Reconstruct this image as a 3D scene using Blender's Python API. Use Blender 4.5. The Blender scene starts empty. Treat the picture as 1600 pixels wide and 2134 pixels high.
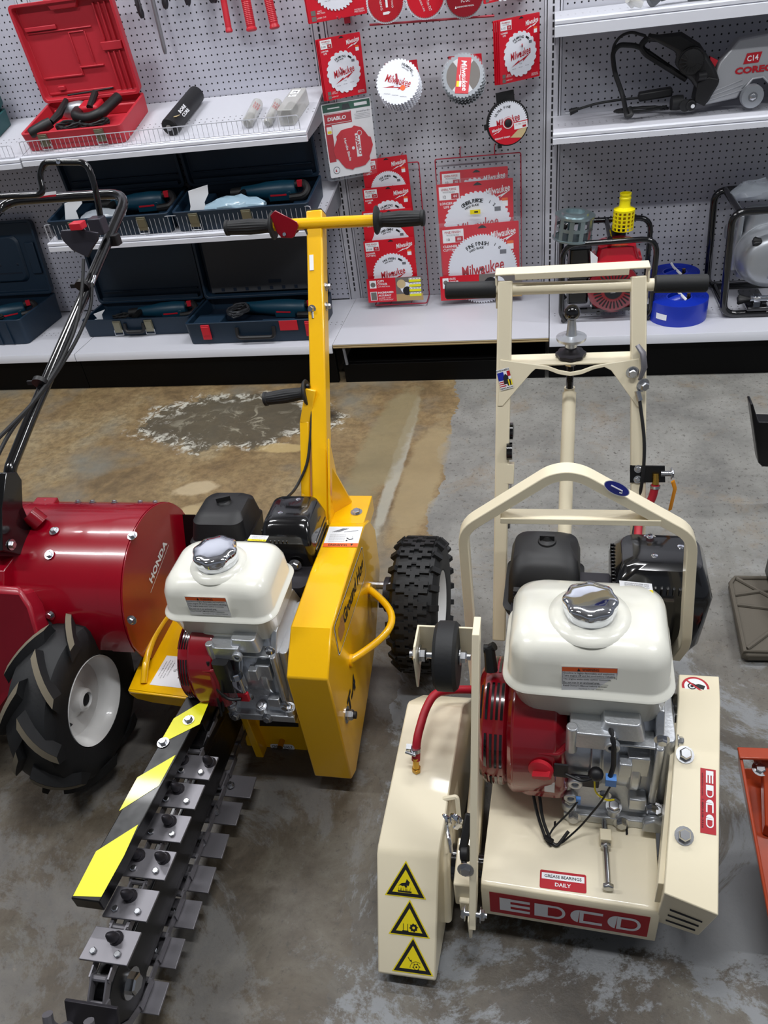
import bpy, bmesh, math, random
from math import sin, cos, pi, radians as R
from mathutils import Matrix, Vector, noise as MN
random.seed(7)
S = bpy.context.scene
COL = S.collection

# ------------------------------------------------------------------ camera
CAM = Vector((0.8977, -3.48198, 1.5351)); FPX = 1588.0
ROWS = ((0.97892687, 0.17025413, -0.11276399), (0.01287019, -0.60253221, -0.79799079), (-0.20380516, 0.77972333, -0.59202617))
RX, RY, RZ = (Vector(r) for r in ROWS)          # camera right, down, forward in the world
cam = bpy.data.objects.new('camera', bpy.data.cameras.new('camera')); COL.objects.link(cam)
m = Matrix((RX, -RY, -RZ)).transposed().to_4x4(); m.translation = CAM
cam.matrix_world = m
cam.data.sensor_fit = 'HORIZONTAL'; cam.data.sensor_width = 36; cam.data.lens = FPX*36/1600
cam.data.clip_start = .05
S.camera = cam

# ------------------------------------------------------------------ light
S.view_settings.view_transform = 'Standard'; S.view_settings.look = 'None'
S.view_settings.exposure = 0.0; S.view_settings.gamma = 1
try: S.view_settings.use_curve_mapping = False
except Exception: pass
w = bpy.data.worlds.new('world'); S.world = w; w.use_nodes = True
w.node_tree.nodes['Background'].inputs[0].default_value = (.80, .87, 1, 1)
w.node_tree.nodes['Background'].inputs[1].default_value = .21
LAMP_W = 34
LAMPS = [(x, y) for y in (-.95, -2.75) for x in (-1.6, .9, 3.4)]

# ------------------------------------------------------------------ colours and materials
def lin(h):
    h = h.lstrip('#'); o = []
    for i in (0, 2, 4):
        c = int(h[i:i+2], 16)/255
        o.append(c/12.92 if c <= .04045 else ((c+.055)/1.055)**2.4)
    return (*o, 1)
MATS = {}
def mat(name, col, rough=.5, metal=0, coat=0, bump=0, bscale=60, alpha=1, trans=0, emit=0, var=0, spec=.5):
    m = bpy.data.materials.new(name); m.use_nodes = True
    nt = m.node_tree; b = nt.nodes['Principled BSDF']
    c = lin(col); b.inputs['Base Color'].default_value = c
    b.inputs['Roughness'].default_value = rough; b.inputs['Metallic'].default_value = metal
    b.inputs['Coat Weight'].default_value = coat; b.inputs['Coat Roughness'].default_value = .06
    b.inputs['Alpha'].default_value = alpha; b.inputs['Transmission Weight'].default_value = trans
    b.inputs['Specular IOR Level'].default_value = spec
    if emit:
        b.inputs['Emission Color'].default_value = c; b.inputs['Emission Strength'].default_value = emit
    if bump or var:
        n = nt.nodes.new('ShaderNodeTexNoise'); n.inputs['Scale'].default_value = bscale; n.inputs['Detail'].default_value = 3
        tc = nt.nodes.new('ShaderNodeTexCoord'); nt.links.new(tc.outputs['Object'], n.inputs['Vector'])
        if bump:
            bu = nt.nodes.new('ShaderNodeBump'); bu.inputs['Strength'].default_value = bump; bu.inputs['Distance'].default_value = .002
            nt.links.new(n.outputs['Fac'], bu.inputs['Height']); nt.links.new(bu.outputs['Normal'], b.inputs['Normal'])
        if var:
            r = nt.nodes.new('ShaderNodeMapRange'); r.inputs[3].default_value = max(.02, rough-var); r.inputs[4].default_value = min(1, rough+var)
            nt.links.new(n.outputs['Fac'], r.inputs[0]); nt.links.new(r.outputs[0], b.inputs['Roughness'])
    MATS[name] = m; return m
mat('yellow', '#f6bc00', .28, coat=.5, bump=.12, bscale=90)
mat('cream', '#eadfc2', .38, coat=.25, var=.08, bscale=20)
mat('cream_tank', '#ecebdf', .25, coat=.7)
mat('red_gloss', '#8e0019', .24, coat=.5)
mat('red_dark', '#8a0518', .25, coat=.8)
mat('red_plastic', '#c42030', .42)
mat('red_card', '#cf1429', .35, coat=.3)
mat('red_case', '#bd2c39', .45, bump=.1, bscale=200)
mat('red_hose', '#a81628', .5)
mat('black_gloss', '#0b0b0d', .15, coat=.6)
mat('black_paint', '#0a0a0c', .32, coat=.1, var=.08, spec=.35)
mat('black_plastic', '#141416', .5)
mat('black_rubber', '#17181a', .62, bump=.15, bscale=150)
mat('rubber_worn', '#6e6656', .85)
mat('grey_pad', '#3a3c40', .7)
mat('navy', '#10273a', .5, bump=.1, bscale=200)
mat('navy_dark', '#0a1a2c', .55)
mat('teal_tool', '#0b3a4e', .4)
mat('teal_case', '#1d4a4d', .5)
mat('chrome', '#dfe2ea', .06, 1)
mat('zinc', '#c4c6ca', .25, 1)
mat('alu', '#cdd0d4', .38, .85, bump=.25, bscale=180)
mat('alu_paint', '#a9adb2', .35, .55)
mat('steel_dark', '#807e83', .42, .6)
mat('kick_black', '#060607', .5, spec=.15)
mat('red_cover', '#951226', .35, coat=.2)
mat('cast_dark', '#37353a', .45, .6)
mat('brass', '#c9a04a', .25, 1)
mat('white', '#f0f1f4', .45)
mat('paper', '#f2f4f8', .7)
mat('blade_white', '#e6e9f2', .4)
mat('blade_steel', '#808489', .42, .7)
mat('shelf_white', '#c9cad2', .42)
mat('shelf_edge', '#dadce4', .28, coat=.4)
mat('metal_grey', '#77797f', .5)
mat('ink', '#15151a', .6)
mat('ink_grey', '#6a6c74', .6)
mat('logo_red', '#b50f22', .5)
mat('orange', '#f0662a', .5)
mat('orange_paint', '#a83c18', .3, coat=.5)
mat('sticker_yellow', '#f2dc14', .45)
mat('hi_yellow', '#f0ec1e', .4, coat=.3)
mat('strainer_yellow', '#f0e000', .4)
mat('green', '#1d5a44', .45)
mat('blue_hose', '#0c2fb0', .35, coat=.2)
mat('blue', '#1c2a9c', .3)
mat('blue_connector', '#5b90d8', .4)
mat('wood', '#b79a6a', .7, bump=.3, bscale=30)
mat('wood_dark', '#7a5f3c', .8)
mat('rim_white', '#e6e6e4', .35, coat=.4)
mat('galv', '#9fb0b4', .3, .85, bump=.1, bscale=30)
mat('mat_brown', '#5a544a', .8, bump=.2, bscale=90)
mat('photo_grey', '#6f6a66', .6)
mat('tan_wood', '#cdb88a', .6)
mat('saw_grey', '#b4b6ba', .35, .3, coat=.3)
mat('clear', '#dfe8f2', .08, alpha=.06, coat=.5)
mat('bag', '#dfe8f2', .12, alpha=.35, coat=.5, bump=1, bscale=40)
mat('bag_blue', '#a9c6d8', .2, alpha=.75, coat=.5, bump=1, bscale=45)
mat('bottle_clear', '#c9c8c2', .15, alpha=.55, coat=.4)
mat('wire', '#e4e6ec', .3, .6)
mat('hook_red', '#a81c34', .4, coat=.3)

def ngraph(name):
    m = bpy.data.materials.new(name); m.use_nodes = True; MATS[name] = m
    nt = m.node_tree; return m, nt, nt.nodes['Principled BSDF']
def N(nt, t, ins=None, **kw):
    n = nt.nodes.new(t)
    for k, v in kw.items(): setattr(n, k, v)
    for k, v in (ins or {}).items():
        if hasattr(v, 'is_output'): nt.links.new(v, n.inputs[k])
        else: n.inputs[k].default_value = v
    return n
def mth(nt, op, a, b=None, clamp=False):
    n = N(nt, 'ShaderNodeMath', {0: a} if b is None else {0: a, 1: b}, operation=op, use_clamp=clamp); return n.outputs[0]

def dotted(name, col, ax1, ax2, pitch=.0254, r=.0034, off=(.0127, .0), rows=None):
    """perforated sheet: dark holes on a regular grid in object space; rows limits them to a band of the second axis"""
    m, nt, b = ngraph(name)
    tc = N(nt, 'ShaderNodeTexCoord'); sp = N(nt, 'ShaderNodeSeparateXYZ', {0: tc.outputs['Object']})
    d2 = []
    for a, o in ((ax1, off[0]), (ax2, off[1])):
        t = mth(nt, 'ADD', sp.outputs[a], 10*pitch*40+o)
        t = mth(nt, 'MODULO', t, pitch); t = mth(nt, 'SUBTRACT', t, pitch/2); d2.append(mth(nt, 'MULTIPLY', t, t))
    d = mth(nt, 'SQRT', mth(nt, 'ADD', *d2))
    f = mth(nt, 'LESS_THAN', d, r)
    if rows:
        acc = None
        for lo, hi in rows:
            g = mth(nt, 'MULTIPLY', mth(nt, 'GREATER_THAN', sp.outputs[ax2], lo), mth(nt, 'LESS_THAN', sp.outputs[ax2], hi))
            acc = g if acc is None else mth(nt, 'ADD', acc, g, True)
        f = mth(nt, 'MULTIPLY', f, acc)
    mix = N(nt, 'ShaderNodeMix', {0: f, 6: lin(col), 7: lin('#0c0c10')}, data_type='RGBA')
    nt.links.new(mix.outputs[2], b.inputs['Base Color'])
    b.inputs['Roughness'].default_value = .5
    bu = N(nt, 'ShaderNodeBump', {'Strength': .6, 'Distance': -.002, 'Height': f}); nt.links.new(bu.outputs[0], b.inputs['Normal'])
    return m
dotted('peg_left', '#b9bac6', 'X', 'Z', off=(.004, .010))
dotted('peg_mid', '#b4b5bd', 'X', 'Z', off=(.0127, .010))
dotted('peg_right', '#b4b5bd', 'X', 'Z', off=(.0127, .004))
dotted('deck_perf', '#c9cad2', 'X', 'Y', off=(.0127, .0), r=.0028, rows=((-.515, -.462), (-.06, -.01)))
dotted('shelf_perf', '#c9cad2', 'X', 'Y', off=(.0127, .0), r=.0028, rows=((-.41, -.34), (-.06, -.01)))

# concrete floor: brown stained concrete on the left, worn grey paint on the right, stains of their own shape
m, nt, b = ngraph('concrete')
tc = N(nt, 'ShaderNodeTexCoord'); V = tc.outputs['Object']; sp = N(nt, 'ShaderNodeSeparateXYZ', {0: V})
def noi(sc, det=6, rough=.6, dist=0, vec=V): return N(nt, 'ShaderNodeTexNoise', {'Vector': vec, 'Scale': sc, 'Detail': det, 'Roughness': rough, 'Distortion': dist}).outputs['Fac']
def ramp(f, *st):
    r = N(nt, 'ShaderNodeValToRGB', {0: f}); cr = r.color_ramp
    while len(cr.elements) < len(st): cr.elements.new(.5)
    for e, (p, c) in zip(cr.elements, st): e.position = p; e.color = lin(c) if isinstance(c, str) else (c, c, c, 1)
    return r.outputs[0]
def mixc(f, a, b_): return N(nt, 'ShaderNodeMix', {0: f, 6: a, 7: b_}, data_type='RGBA').outputs[2]
mp = N(nt, 'ShaderNodeMapping', {'Vector': V, 'Scale': (1, 1, 1)}).outputs[0]
brown = ramp(noi(2.6, 8, .68, .6), (.30, '#4a3d2c'), (.45, '#86704f'), (.56, '#95805c'), (.72, '#a39576'))
brown = mixc(ramp(noi(30, 6, .7), (.42, 0.), (.62, .55)), brown, lin('#5c4c36'))
brown = mixc(ramp(noi(1.4, 4, .6), (.5, 0.), (.62, .8)), brown, lin('#77776f'))
grey = ramp(noi(3.2, 8, .7, .3), (.32, '#6d6c69'), (.5, '#85847f'), (.66, '#969590'))
grey = mixc(ramp(noi(5, 8, .78, .4), (.54, 0.), (.66, .6)), grey, lin('#857662'))
grey = mixc(ramp(noi(70, 4, .8), (.57, 0.), (.63, .8)), grey, lin('#4f4b46'))
edge = mth(nt, 'ADD', sp.outputs['X'], mth(nt, 'MULTIPLY', mth(nt, 'SUBTRACT', noi(6, 5, .6), .5), .22))
# boundary of the paint: x about .54 near the shelves, then worn away to the left towards the front
yb = mth(nt, 'MULTIPLY', mth(nt, 'LESS_THAN', sp.outputs['Y'], -2.0), -.0)
fp = mth(nt, 'GREATER_THAN', edge, .535)
base = mixc(fp, brown, grey)
# worn, dirty foreground: dark bare concrete, patches of paint left, some front shade painted in
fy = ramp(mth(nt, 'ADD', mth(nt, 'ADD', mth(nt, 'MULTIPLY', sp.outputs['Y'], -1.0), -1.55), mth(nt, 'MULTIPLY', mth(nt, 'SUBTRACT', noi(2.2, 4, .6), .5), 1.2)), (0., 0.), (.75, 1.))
dirt_and_shade = ramp(noi(3.4, 9, .7, .7), (.30, '#2c251d'), (.45, '#463d31'), (.56, '#5a5347'), (.68, '#6f6b62'))
dirt_and_shade = mixc(ramp(noi(60, 5, .8), (.55, 0.), (.66, .6)), dirt_and_shade, lin('#2a2620'))
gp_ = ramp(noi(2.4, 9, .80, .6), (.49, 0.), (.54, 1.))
dirt_and_shade = mixc(mth(nt, 'MULTIPLY', gp_, mth(nt, 'ADD', mth(nt, 'MULTIPLY', fp, .65), .35)), dirt_and_shade, lin('#7c7f82'))
dirt_and_shade = mixc(ramp(noi(5.5, 9, .8, .5), (.64, 0.), (.68, .6)), dirt_and_shade, lin('#8a8072'))
base = mixc(mth(nt, 'MULTIPLY', fy, .92), base, dirt_and_shade)
def blob(cx, cy, sx, sy, rot=0, wob=.5, ns=9):
    mpn = N(nt, 'ShaderNodeVectorMath', {0: V, 1: (cx, cy, 0)}, operation='SUBTRACT').outputs[0]
    rt = N(nt, 'ShaderNodeVectorRotate', {'Vector': mpn, 'Angle': rot}).outputs[0]
    sc = N(nt, 'ShaderNodeVectorMath', {0: rt, 1: (1/sx, 1/sy, 0)}, operation='MULTIPLY').outputs[0]
    ln = N(nt, 'ShaderNodeVectorMath', {0: sc}, operation='LENGTH').outputs['Value']
    return mth(nt, 'ADD', ln, mth(nt, 'MULTIPLY', mth(nt, 'SUBTRACT', noi(ns, 6, .65), .5), wob))
# dark repaired patch with a ring of white crust near the shelves
q = blob(-.38, -.83, .42, .23, 0, 1.3, 6)
base = mixc(ramp(q, (.9, .85), (1.25, 0.)), base, lin('#514c40'))
ring = mth(nt, 'ABSOLUTE', mth(nt, 'SUBTRACT', q, .92))
rf = mth(nt, 'MULTIPLY', ramp(ring, (.06, 1.), (.20, 0.)), ramp(noi(20, 8, .75, .6), (.50, 0.), (.56, 1.)))
base = mixc(rf, base, lin('#c2bfb2'))
q2 = blob(-.37, -.86, .36, .2, 0, .8, 12)
base = mixc(mth(nt, 'MULTIPLY', ramp(q2, (.5, 1.), (.9, 0.)), ramp(noi(11, 7, .7, 1), (.54, 0.), (.62, .7))), base, lin('#a29c88'))
base = mixc(ramp(blob(-.02, -.80, .10, .10, 0, .6), (.5, .85), (1., 0.)), base, lin('#1f1a16'))
for cx, cy, sx, sy, ro, c in ((-.41, -1.53, .17, .045, -.75, '#b5a27c'), (-.37, -1.33, .09, .05, -.3, '#b9a888'), (-.12, -1.05, .12, .04, 0, '#b6a070'),
                              (.37, -1.15, .028, .55, .02, '#a9a698'), (.30, -1.0, .10, .5, .1, '#8b7f60'), (.47, -1.25, .08, .45, .05, '#9b8a68')):
    base = mixc(ramp(blob(cx, cy, sx, sy, ro, .9, 14), (.75, .8), (1., 0.)), base, lin(c))
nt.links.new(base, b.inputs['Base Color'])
rr_ = ramp(noi(4, 6, .6), (.3, .28), (.7, .62)); nt.links.new(rr_, b.inputs['Roughness'])
hb = noi(45, 8, .7); bu = N(nt, 'ShaderNodeBump', {'Strength': .35, 'Distance': .003, 'Height': hb}); nt.links.new(bu.outputs[0], b.inputs['Normal'])

# ------------------------------------------------------------------ geometry helpers
def ray(u, v): return RX*((u-800)/FPX) + RY*((v-1067)/FPX) + RZ
def at(u, v, x=None, y=None, z=None):
    """point of the place seen at (u, v) of the photograph on the plane x=, y= or z="""
    d = ray(u, v)
    t = (x-CAM.x)/d.x if x is not None else (y-CAM.y)/d.y if y is not None else (z-CAM.z)/d.z
    return CAM + d*t
def onp(u, v, p0, n):
    d = ray(u, v); n = Vector(n); return CAM + d*((Vector(p0)-CAM).dot(n)/d.dot(n))
def frame(o, xa, ya):
    xa = Vector(xa).normalized(); za = xa.cross(Vector(ya)).normalized(); ya = za.cross(xa)
    m = Matrix((xa, ya, za)).transposed().to_4x4(); m.translation = Vector(o); return m
def T(x=0, y=0, z=0, rz=0, rx=0, ry=0, s=1):
    return Matrix.Translation((x, y, z)) @ Matrix.Rotation(rz, 4, 'Z') @ Matrix.Rotation(ry, 4, 'Y') @ Matrix.Rotation(rx, 4, 'X') @ Matrix.Scale(s, 4)
_txt = {}
def txtmesh(s, shear=0, bold=0):
    k = (s, shear, bold)
    if k not in _txt:
        cu = bpy.data.curves.new('t', 'FONT'); cu.body = s; cu.size = 1; cu.resolution_u = 2; cu.shear = shear; cu.offset = bold
        o = bpy.data.objects.new('t', cu); me = bpy.data.meshes.new_from_object(o)
        vs = [v.co.copy() for v in me.vertices]; fs = [tuple(p.vertices) for p in me.polygons]
        bpy.data.objects.remove(o); bpy.data.meshes.remove(me); bpy.data.curves.remove(cu)
        xs = [v.x for v in vs] or [0, 1]; ys = [v.y for v in vs] or [0, 1]
        _txt[k] = (vs, fs, min(xs), max(xs), min(ys), max(ys))
    return _txt[k]
class MB:
    def __init__(s, m='white', M=None):
        s.bm = bmesh.new(); s.mats = []; s.M = M or Matrix.Identity(4); s.mat(m)
    def mat(s, m):
        if m not in s.mats: s.mats.append(m)
        s.i = s.mats.index(m); return s
    def add(s, vs, fs, smooth=True):
        bv = [s.bm.verts.new(s.M @ Vector(v)) for v in vs]
        for f in fs:
            try: fc = s.bm.faces.new([bv[i] for i in f]); fc.material_index = s.i; fc.smooth = smooth
            except ValueError: pass
        return bv
    def box(s, x0, x1, y0, y1, z0, z1):
        x0, x1 = sorted((x0, x1)); y0, y1 = sorted((y0, y1)); z0, z1 = sorted((z0, z1))
        s.add([(x, y, z) for z in (z0, z1) for y in (y0, y1) for x in (x0, x1)],
              [(0, 2, 3, 1), (4, 5, 7, 6), (0, 1, 5, 4), (2, 6, 7, 3), (0, 4, 6, 2), (1, 3, 7, 5)]); return s
    def bar(s, a, b, w, h, up=(0, 0, 1), ext=0):
        a, b = Vector(a), Vector(b); d = (b-a).normalized(); a = a-d*ext; b = b+d*ext
        sd = d.cross(Vector(up)).normalized(); u = sd.cross(d).normalized()
        vs = [p + sd*sx*w/2 + u*sz*h/2 for p in (a, b) for sx, sz in ((-1, -1), (1, -1), (1, 1), (-1, 1))]
        s.add(vs, [(0, 1, 2, 3), (7, 6, 5, 4), (0, 4, 5, 1), (1, 5, 6, 2), (2, 6, 7, 3), (3, 7, 4, 0)]); return s
    def prism(s, poly, ax, a, b):
        f = {'x': lambda p, t: (t, p[0], p[1]), 'y': lambda p, t: (p[0], t, p[1]), 'z': lambda p, t: (p[0], p[1], t)}[ax]
        n = len(poly); vs = [f(p, a) for p in poly]+[f(p, b) for p in poly]
        s.add(vs, [tuple(range(n)), tuple(range(2*n-1, n-1, -1))]+[(i, i+n, (i+1) % n+n, (i+1) % n) for i in range(n)]); return s
    def poly3(s, pts, vec):
        pts = [Vector(p) for p in pts]; n = len(pts); vec = Vector(vec)
        s.add(pts+[p+vec for p in pts], [tuple(range(n)), tuple(range(2*n-1, n-1, -1))]+[(i, i+n, (i+1) % n+n, (i+1) % n) for i in range(n)]); return s
    def loft(s, rings, cap=True, closed=True):
        n = len(rings[0]); vs = [p for r in rings for p in r]; fs = []
        for k in range(len(rings)-1):
            for i in range(n if closed else n-1):
                j = (i+1) % n; fs.append((k*n+i, k*n+j, (k+1)*n+j, (k+1)*n+i))
        if cap: fs += [tuple(range(n-1, -1, -1)), tuple(range((len(rings)-1)*n, len(rings)*n))]
        s.add(vs, fs); return s
    def lathe(s, prof, o=(0, 0, 0), axis=(0, 0, 1), n=28, lob=None, cap=True):
        ax = Vector(axis).normalized(); t = Vector((1, 0, 0)) if abs(ax.x) < .9 else Vector((0, 1, 0))
        a = ax.cross(t).normalized(); b_ = ax.cross(a); o = Vector(o); rings = []
        for q in prof:
            r, h = q[:2]; am = q[2] if len(q) > 2 else 0
            rings.append([o+ax*h+(a*cos(2*pi*i/n)+b_*sin(2*pi*i/n))*r*(1+am*cos((lob or 0)*2*pi*i/n)) for i in range(n)])
        return s.loft(rings, cap)
    def cyl(s, a, b, r, r2=None, n=18):
        a, b = Vector(a), Vector(b); d = b-a
        return s.lathe([(r, 0), (r if r2 is None else r2, d.length)], a, d, n)
    def hexb(s, p, d, r=.008, h=.006, washer=True):
        p = Vector(p); d = Vector(d).normalized()
        if washer: s.lathe([(r*1.45, 0), (r*1.45, .0015)], p, d, 16)
        s.lathe([(r, .0015), (r, h*.8), (r*.8, h)], p, d, 6); return s
    def tube(s, path, r, n=10, closed=False, cap=True, flat=1):
        P = [Vector(p) for p in path]; rings = []; pv = None; m = len(P)
        for i, p in enumerate(P):
            a = P[(i-1) % m] if (closed or i) else p; b_ = P[(i+1) % m] if (closed or i < m-1) else p
            d = (b_-a).normalized()
            if pv is None: u = d.orthogonal().normalized()
            else: u = (pv-d*pv.dot(d)).normalized()
            pv = u; w_ = d.cross(u); rr = r[i] if isinstance(r, (list, tuple)) else r
            rings.append([p+(u*cos(2*pi*k/n)+w_*sin(2*pi*k/n)*flat)*rr for k in range(n)])
        if closed: rings.append(rings[0]); cap = False
        return s.loft(rings, cap)
    def ball(s, c, r, n=16, sq=1):
        return s.lathe([(r*sin(pi*k/10)+1e-5, -r*cos(pi*k/10)*sq) for k in range(11)], c, (0, 0, 1), n)
    def rrbox(s, secs, seg=5):
        """stacked rounded rectangles: (z, x0, x1, y0, y1, radius)"""
        return s.loft([rring(*q, seg) for q in secs])
    def text(s, t, cx, cy, h, z=0, w=None, m='white', shear=0, rot=0, bold=0):
        s.mat(m); vs, fs, x0, x1, y0, y1 = txtmesh(t, shear, bold)
        k = h/max(y1-y0, 1e-6); kx = k if w is None else w/(x1-x0); c, sn = cos(rot), sin(rot)
        o = []
        for v in vs:
            a, b_ = (v.x-(x0+x1)/2)*kx, (v.y-(y0+y1)/2)*k; o.append((cx+a*c-b_*sn, cy+a*sn+b_*c, z))
        s.add(o, fs, False); return s
    def rect(s, x0, x1, y0, y1, z=0, m=None):
        if m: s.mat(m)
        s.add([(x0, y0, z), (x1, y0, z), (x1, y1, z), (x0, y1, z)], [(0, 1, 2, 3)], False); return s
    def flat(s, pts, z=0, m=None):
        if m: s.mat(m)
        s.add([(p[0], p[1], z) for p in pts], [tuple(range(len(pts)))], False); return s
    def disc(s, cx, cy, r, z=0, m=None, n=32, r0=None, a0=0, a1=2*pi):
        if m: s.mat(m)
        if r0 is None: return s.flat([(cx+r*cos(a0+(a1-a0)*i/n), cy+r*sin(a0+(a1-a0)*i/n)) for i in range(n)], z)
        vs = []; fs = []
        for i in range(n+1):
            a = a0+(a1-a0)*i/n; vs += [(cx+r*cos(a), cy+r*sin(a), z), (cx+r0*cos(a), cy+r0*sin(a), z)]
            if i: fs.append((2*i-2, 2*i, 2*i+1, 2*i-1))
        s.add(vs, fs, False); return s
def rring(z, x0, x1, y0, y1, r, seg=5):
    o = []
    for cx, cy, a in ((x1-r, y1-r, 0), (x0+r, y1-r, 90), (x0+r, y0+r, 180), (x1-r, y0+r, 270)):
        for k in range(seg+1):
            t = R(a+90*k/seg); o.append((cx+r*cos(t), cy+r*sin(t), z))
    return o
ORG = {}
def tag(o, label=None, cat=None, group=None, kind=None):
    for k, v in (('label', label), ('category', cat), ('group', group), ('kind', kind)):
        if v: o[k] = v
    return o
def thing(name, loc, label, cat, group=None):
    o = bpy.data.objects.new(name, None); COL.objects.link(o); o.location = loc; o.empty_display_size = .05
    ORG[o.name] = Vector(loc); return tag(o, label, cat, group)
def build(name, mb, parent=None, loc=None, bev=0, ang=35, label=None, cat=None, group=None, kind=None, recalc=True):
    """one mesh object; its verts were given in world coordinates"""
    org = ORG[parent.name] if parent else Vector(loc or (0, 0, 0))
    bm = mb.bm
    if recalc: bmesh.ops.recalc_face_normals(bm, faces=bm.faces)
    bmesh.ops.translate(bm, verts=bm.verts, vec=-org)
    me = bpy.data.meshes.new(name); bm.to_mesh(me); bm.free()
    for mn in mb.mats: me.materials.append(MATS[mn])
    me.set_sharp_from_angle(angle=R(ang))
    o = bpy.data.objects.new(name, me); COL.objects.link(o)
    if parent: o.parent = parent
    else: o.location = org
    ORG[o.name] = org
    if bev:
        md = o.modifiers.new('bevel', 'BEVEL'); md.width = bev; md.segments = 2; md.limit_method = 'ANGLE'; md.angle_limit = R(40)
    return tag(o, label, cat, group, kind)
def arc(c, r, a0, a1, n, u, v):
    c, u, v = Vector(c), Vector(u), Vector(v)
    return [c+(u*cos(R(a0+(a1-a0)*i/n))+v*sin(R(a0+(a1-a0)*i/n)))*r for i in range(n+1)]
def fillet(pts, r, n=5):
    P = [Vector(p) for p in pts]; out = [P[0]]
    for i in range(1, len(P)-1):
        a, b_, c = P[i-1], P[i], P[i+1]; d1 = (a-b_); d2 = (c-b_); k = min(r, d1.length*.45, d2.length*.45)
        s0 = b_+d1.normalized()*k; s1 = b_+d2.normalized()*k
        for j in range(n+1):
            t = j/n; out.append(s0*(1-t)**2+b_*2*t*(1-t)+s1*t*t)
    return out+[P[-1]]
def sticker(tl, tr, bl, lift=.0006):
    """frame for a flat label: origin at bottom left, x along the width, y up, lifted off the surface towards the camera"""
    tl, tr, bl = Vector(tl), Vector(tr), Vector(bl)
    M = frame(bl, tr-tl, tl-bl); n = M.col[2].to_3d()
    if n.dot(CAM-bl) < 0: n = -n
    M.translation = bl + n*lift
    return M, (tr-tl).length, (tl-bl).length

# ------------------------------------------------------------------ room
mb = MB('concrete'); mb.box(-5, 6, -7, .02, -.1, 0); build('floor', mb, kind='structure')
mb = MB('shelf_white'); mb.box(-5, 6, .05, .15, 0, 3.4); build('wall_back', mb, kind='structure')
mat('ceiling_white', '#c9c9c6', .8)
mb = MB('ceiling_white'); mb.box(-5, 6, -7, .15, 3.4, 3.5); build('ceiling', mb, kind='structure')
mat('tube_light', '#ffffff', .5, emit=6)
for i, (x, y) in enumerate(LAMPS):
    t = thing('ceiling_lamp', (x, y, 3.4), 'white fluorescent strip lamp on the ceiling above the aisle', 'lamp', 'fluorescent ceiling lamps')
    mb = MB('white'); mb.box(x-.62, x+.62, y-.09, y+.09, 3.35, 3.398); build('housing', mb, t)
    mb = MB('tube_light'); 
    for dy in (-.05, .05): mb.cyl((x-.6, y+dy, 3.33), (x+.6, y+dy, 3.33), .016, n=10)
    build('tube', mb, t)
    ld = bpy.data.lights.new('lamp', 'AREA'); ld.shape = 'RECTANGLE'; ld.size = 1.2; ld.size_y = .14; ld.energy = LAMP_W; ld.color = (.97, .98, 1)
    lo = bpy.data.objects.new('lamp_light', ld); COL.objects.link(lo); lo.parent = t; lo.location = (0, 0, -.1)

# ------------------------------------------------------------------ gondola shelving
XU = (-1.24, 0., .914, 2.13)
DECK = .187
for a, b_, mname, lab in ((-2.2, -1.24, 'peg_left', 'light grey pegboard panel at the far left behind the open teal cases'), (-1.24, 0, 'peg_left', 'light grey pegboard panel behind the red case and the wire fenced shelves'),
                     (0, .914, 'peg_mid', 'light grey pegboard panel hung with saw blade packs'), (.914, 2.13, 'peg_right', 'light grey pegboard panel behind the grey saw and the pumps')):
    mb = MB(mname); mb.box(a+.035, b_-.035, 0, .012, DECK+.005, 2.2)
    build('pegboard_panel', mb, loc=(a, 0, DECK), label=lab, cat='pegboard')
for x, lab in ((-1.24, 'slotted grey shelving upright hidden behind the navy cases'), (0, 'slotted grey shelving upright left of the saw blade panel'), (.914, 'slotted grey shelving upright right of the saw blade panel')):
    t = thing('shelf_upright', (x, 0, 0), lab, 'upright')
    mb = MB('peg_mid') if 0 else MB('shelf_white')
    mb.box(x-.022, x+.022, -.004, .03, 0, 2.2); mb.box(x-.033, x-.026, -.003, .012, DECK, 2.2); mb.box(x+.026, x+.033, -.003, .012, DECK, 2.2)
    build('post', mb, t, bev=.001)
    mb = MB('ink'); k = 0; z = .236
    while z < 2.1:
        mb.box(x-.0035, x+.0035, -.0048, -.003, z-.009, z+.009); z += .0254
    build('slot_row', mb, t)
# base decks
def deck(a, b_, label, wood=False):
    t = thing('base_deck', ((a+b_)/2, -.26, DECK), label, 'shelf')
    if not wood:
        mb = MB('deck_perf'); mb.box(a+.002, b_-.002, -.522, -.001, DECK-.012, DECK)
        o = build('deck_panel', mb, t)
        # perforation coordinates follow the world so the holes line up
        mb = MB('shelf_edge'); mb.prism([(-.525, DECK+.001), (-.522, DECK+.001), (-.522, DECK-.034), (-.531, DECK-.034), (-.531, DECK-.014)], 'x', a+.002, b_-.002)
        build('front_rail', mb, t)
    else:
        mb = MB('shelf_white'); mb.box(a+.002, b_-.002, -.524, -.001, DECK+.001, DECK+.004); build('deck_panel', mb, t, label='white worn deck board')
        mb = MB('tan_wood'); mb.box(a+.002, b_-.002, -.524, -.01, DECK-.003, DECK+.001)
        mb.mat('wood_dark').box(a+.002, b_-.002, -.522, -.01, DECK-.007, DECK-.003)
        mb.mat('tan_wood').box(a+.002, b_-.002, -.524, -.01, DECK-.011, DECK-.007)
        mb.mat('wood').box(a+.002, b_-.002, -.523, -.01, DECK-.014, DECK-.011)
        build('plywood_board', mb, t, label='pale plywood board with a raw layered edge')
    return t
deck(-2.2, -1.24, 'white base deck under the navy case at the far left')
deck(-1.24, 0, 'white base deck under the two navy cases')
deck(0, .914, 'white deck with a raw plywood edge under the saw blade packs', True)
deck(.914, 2.13, 'white perforated base deck under the pumps and the blue hose')
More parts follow.
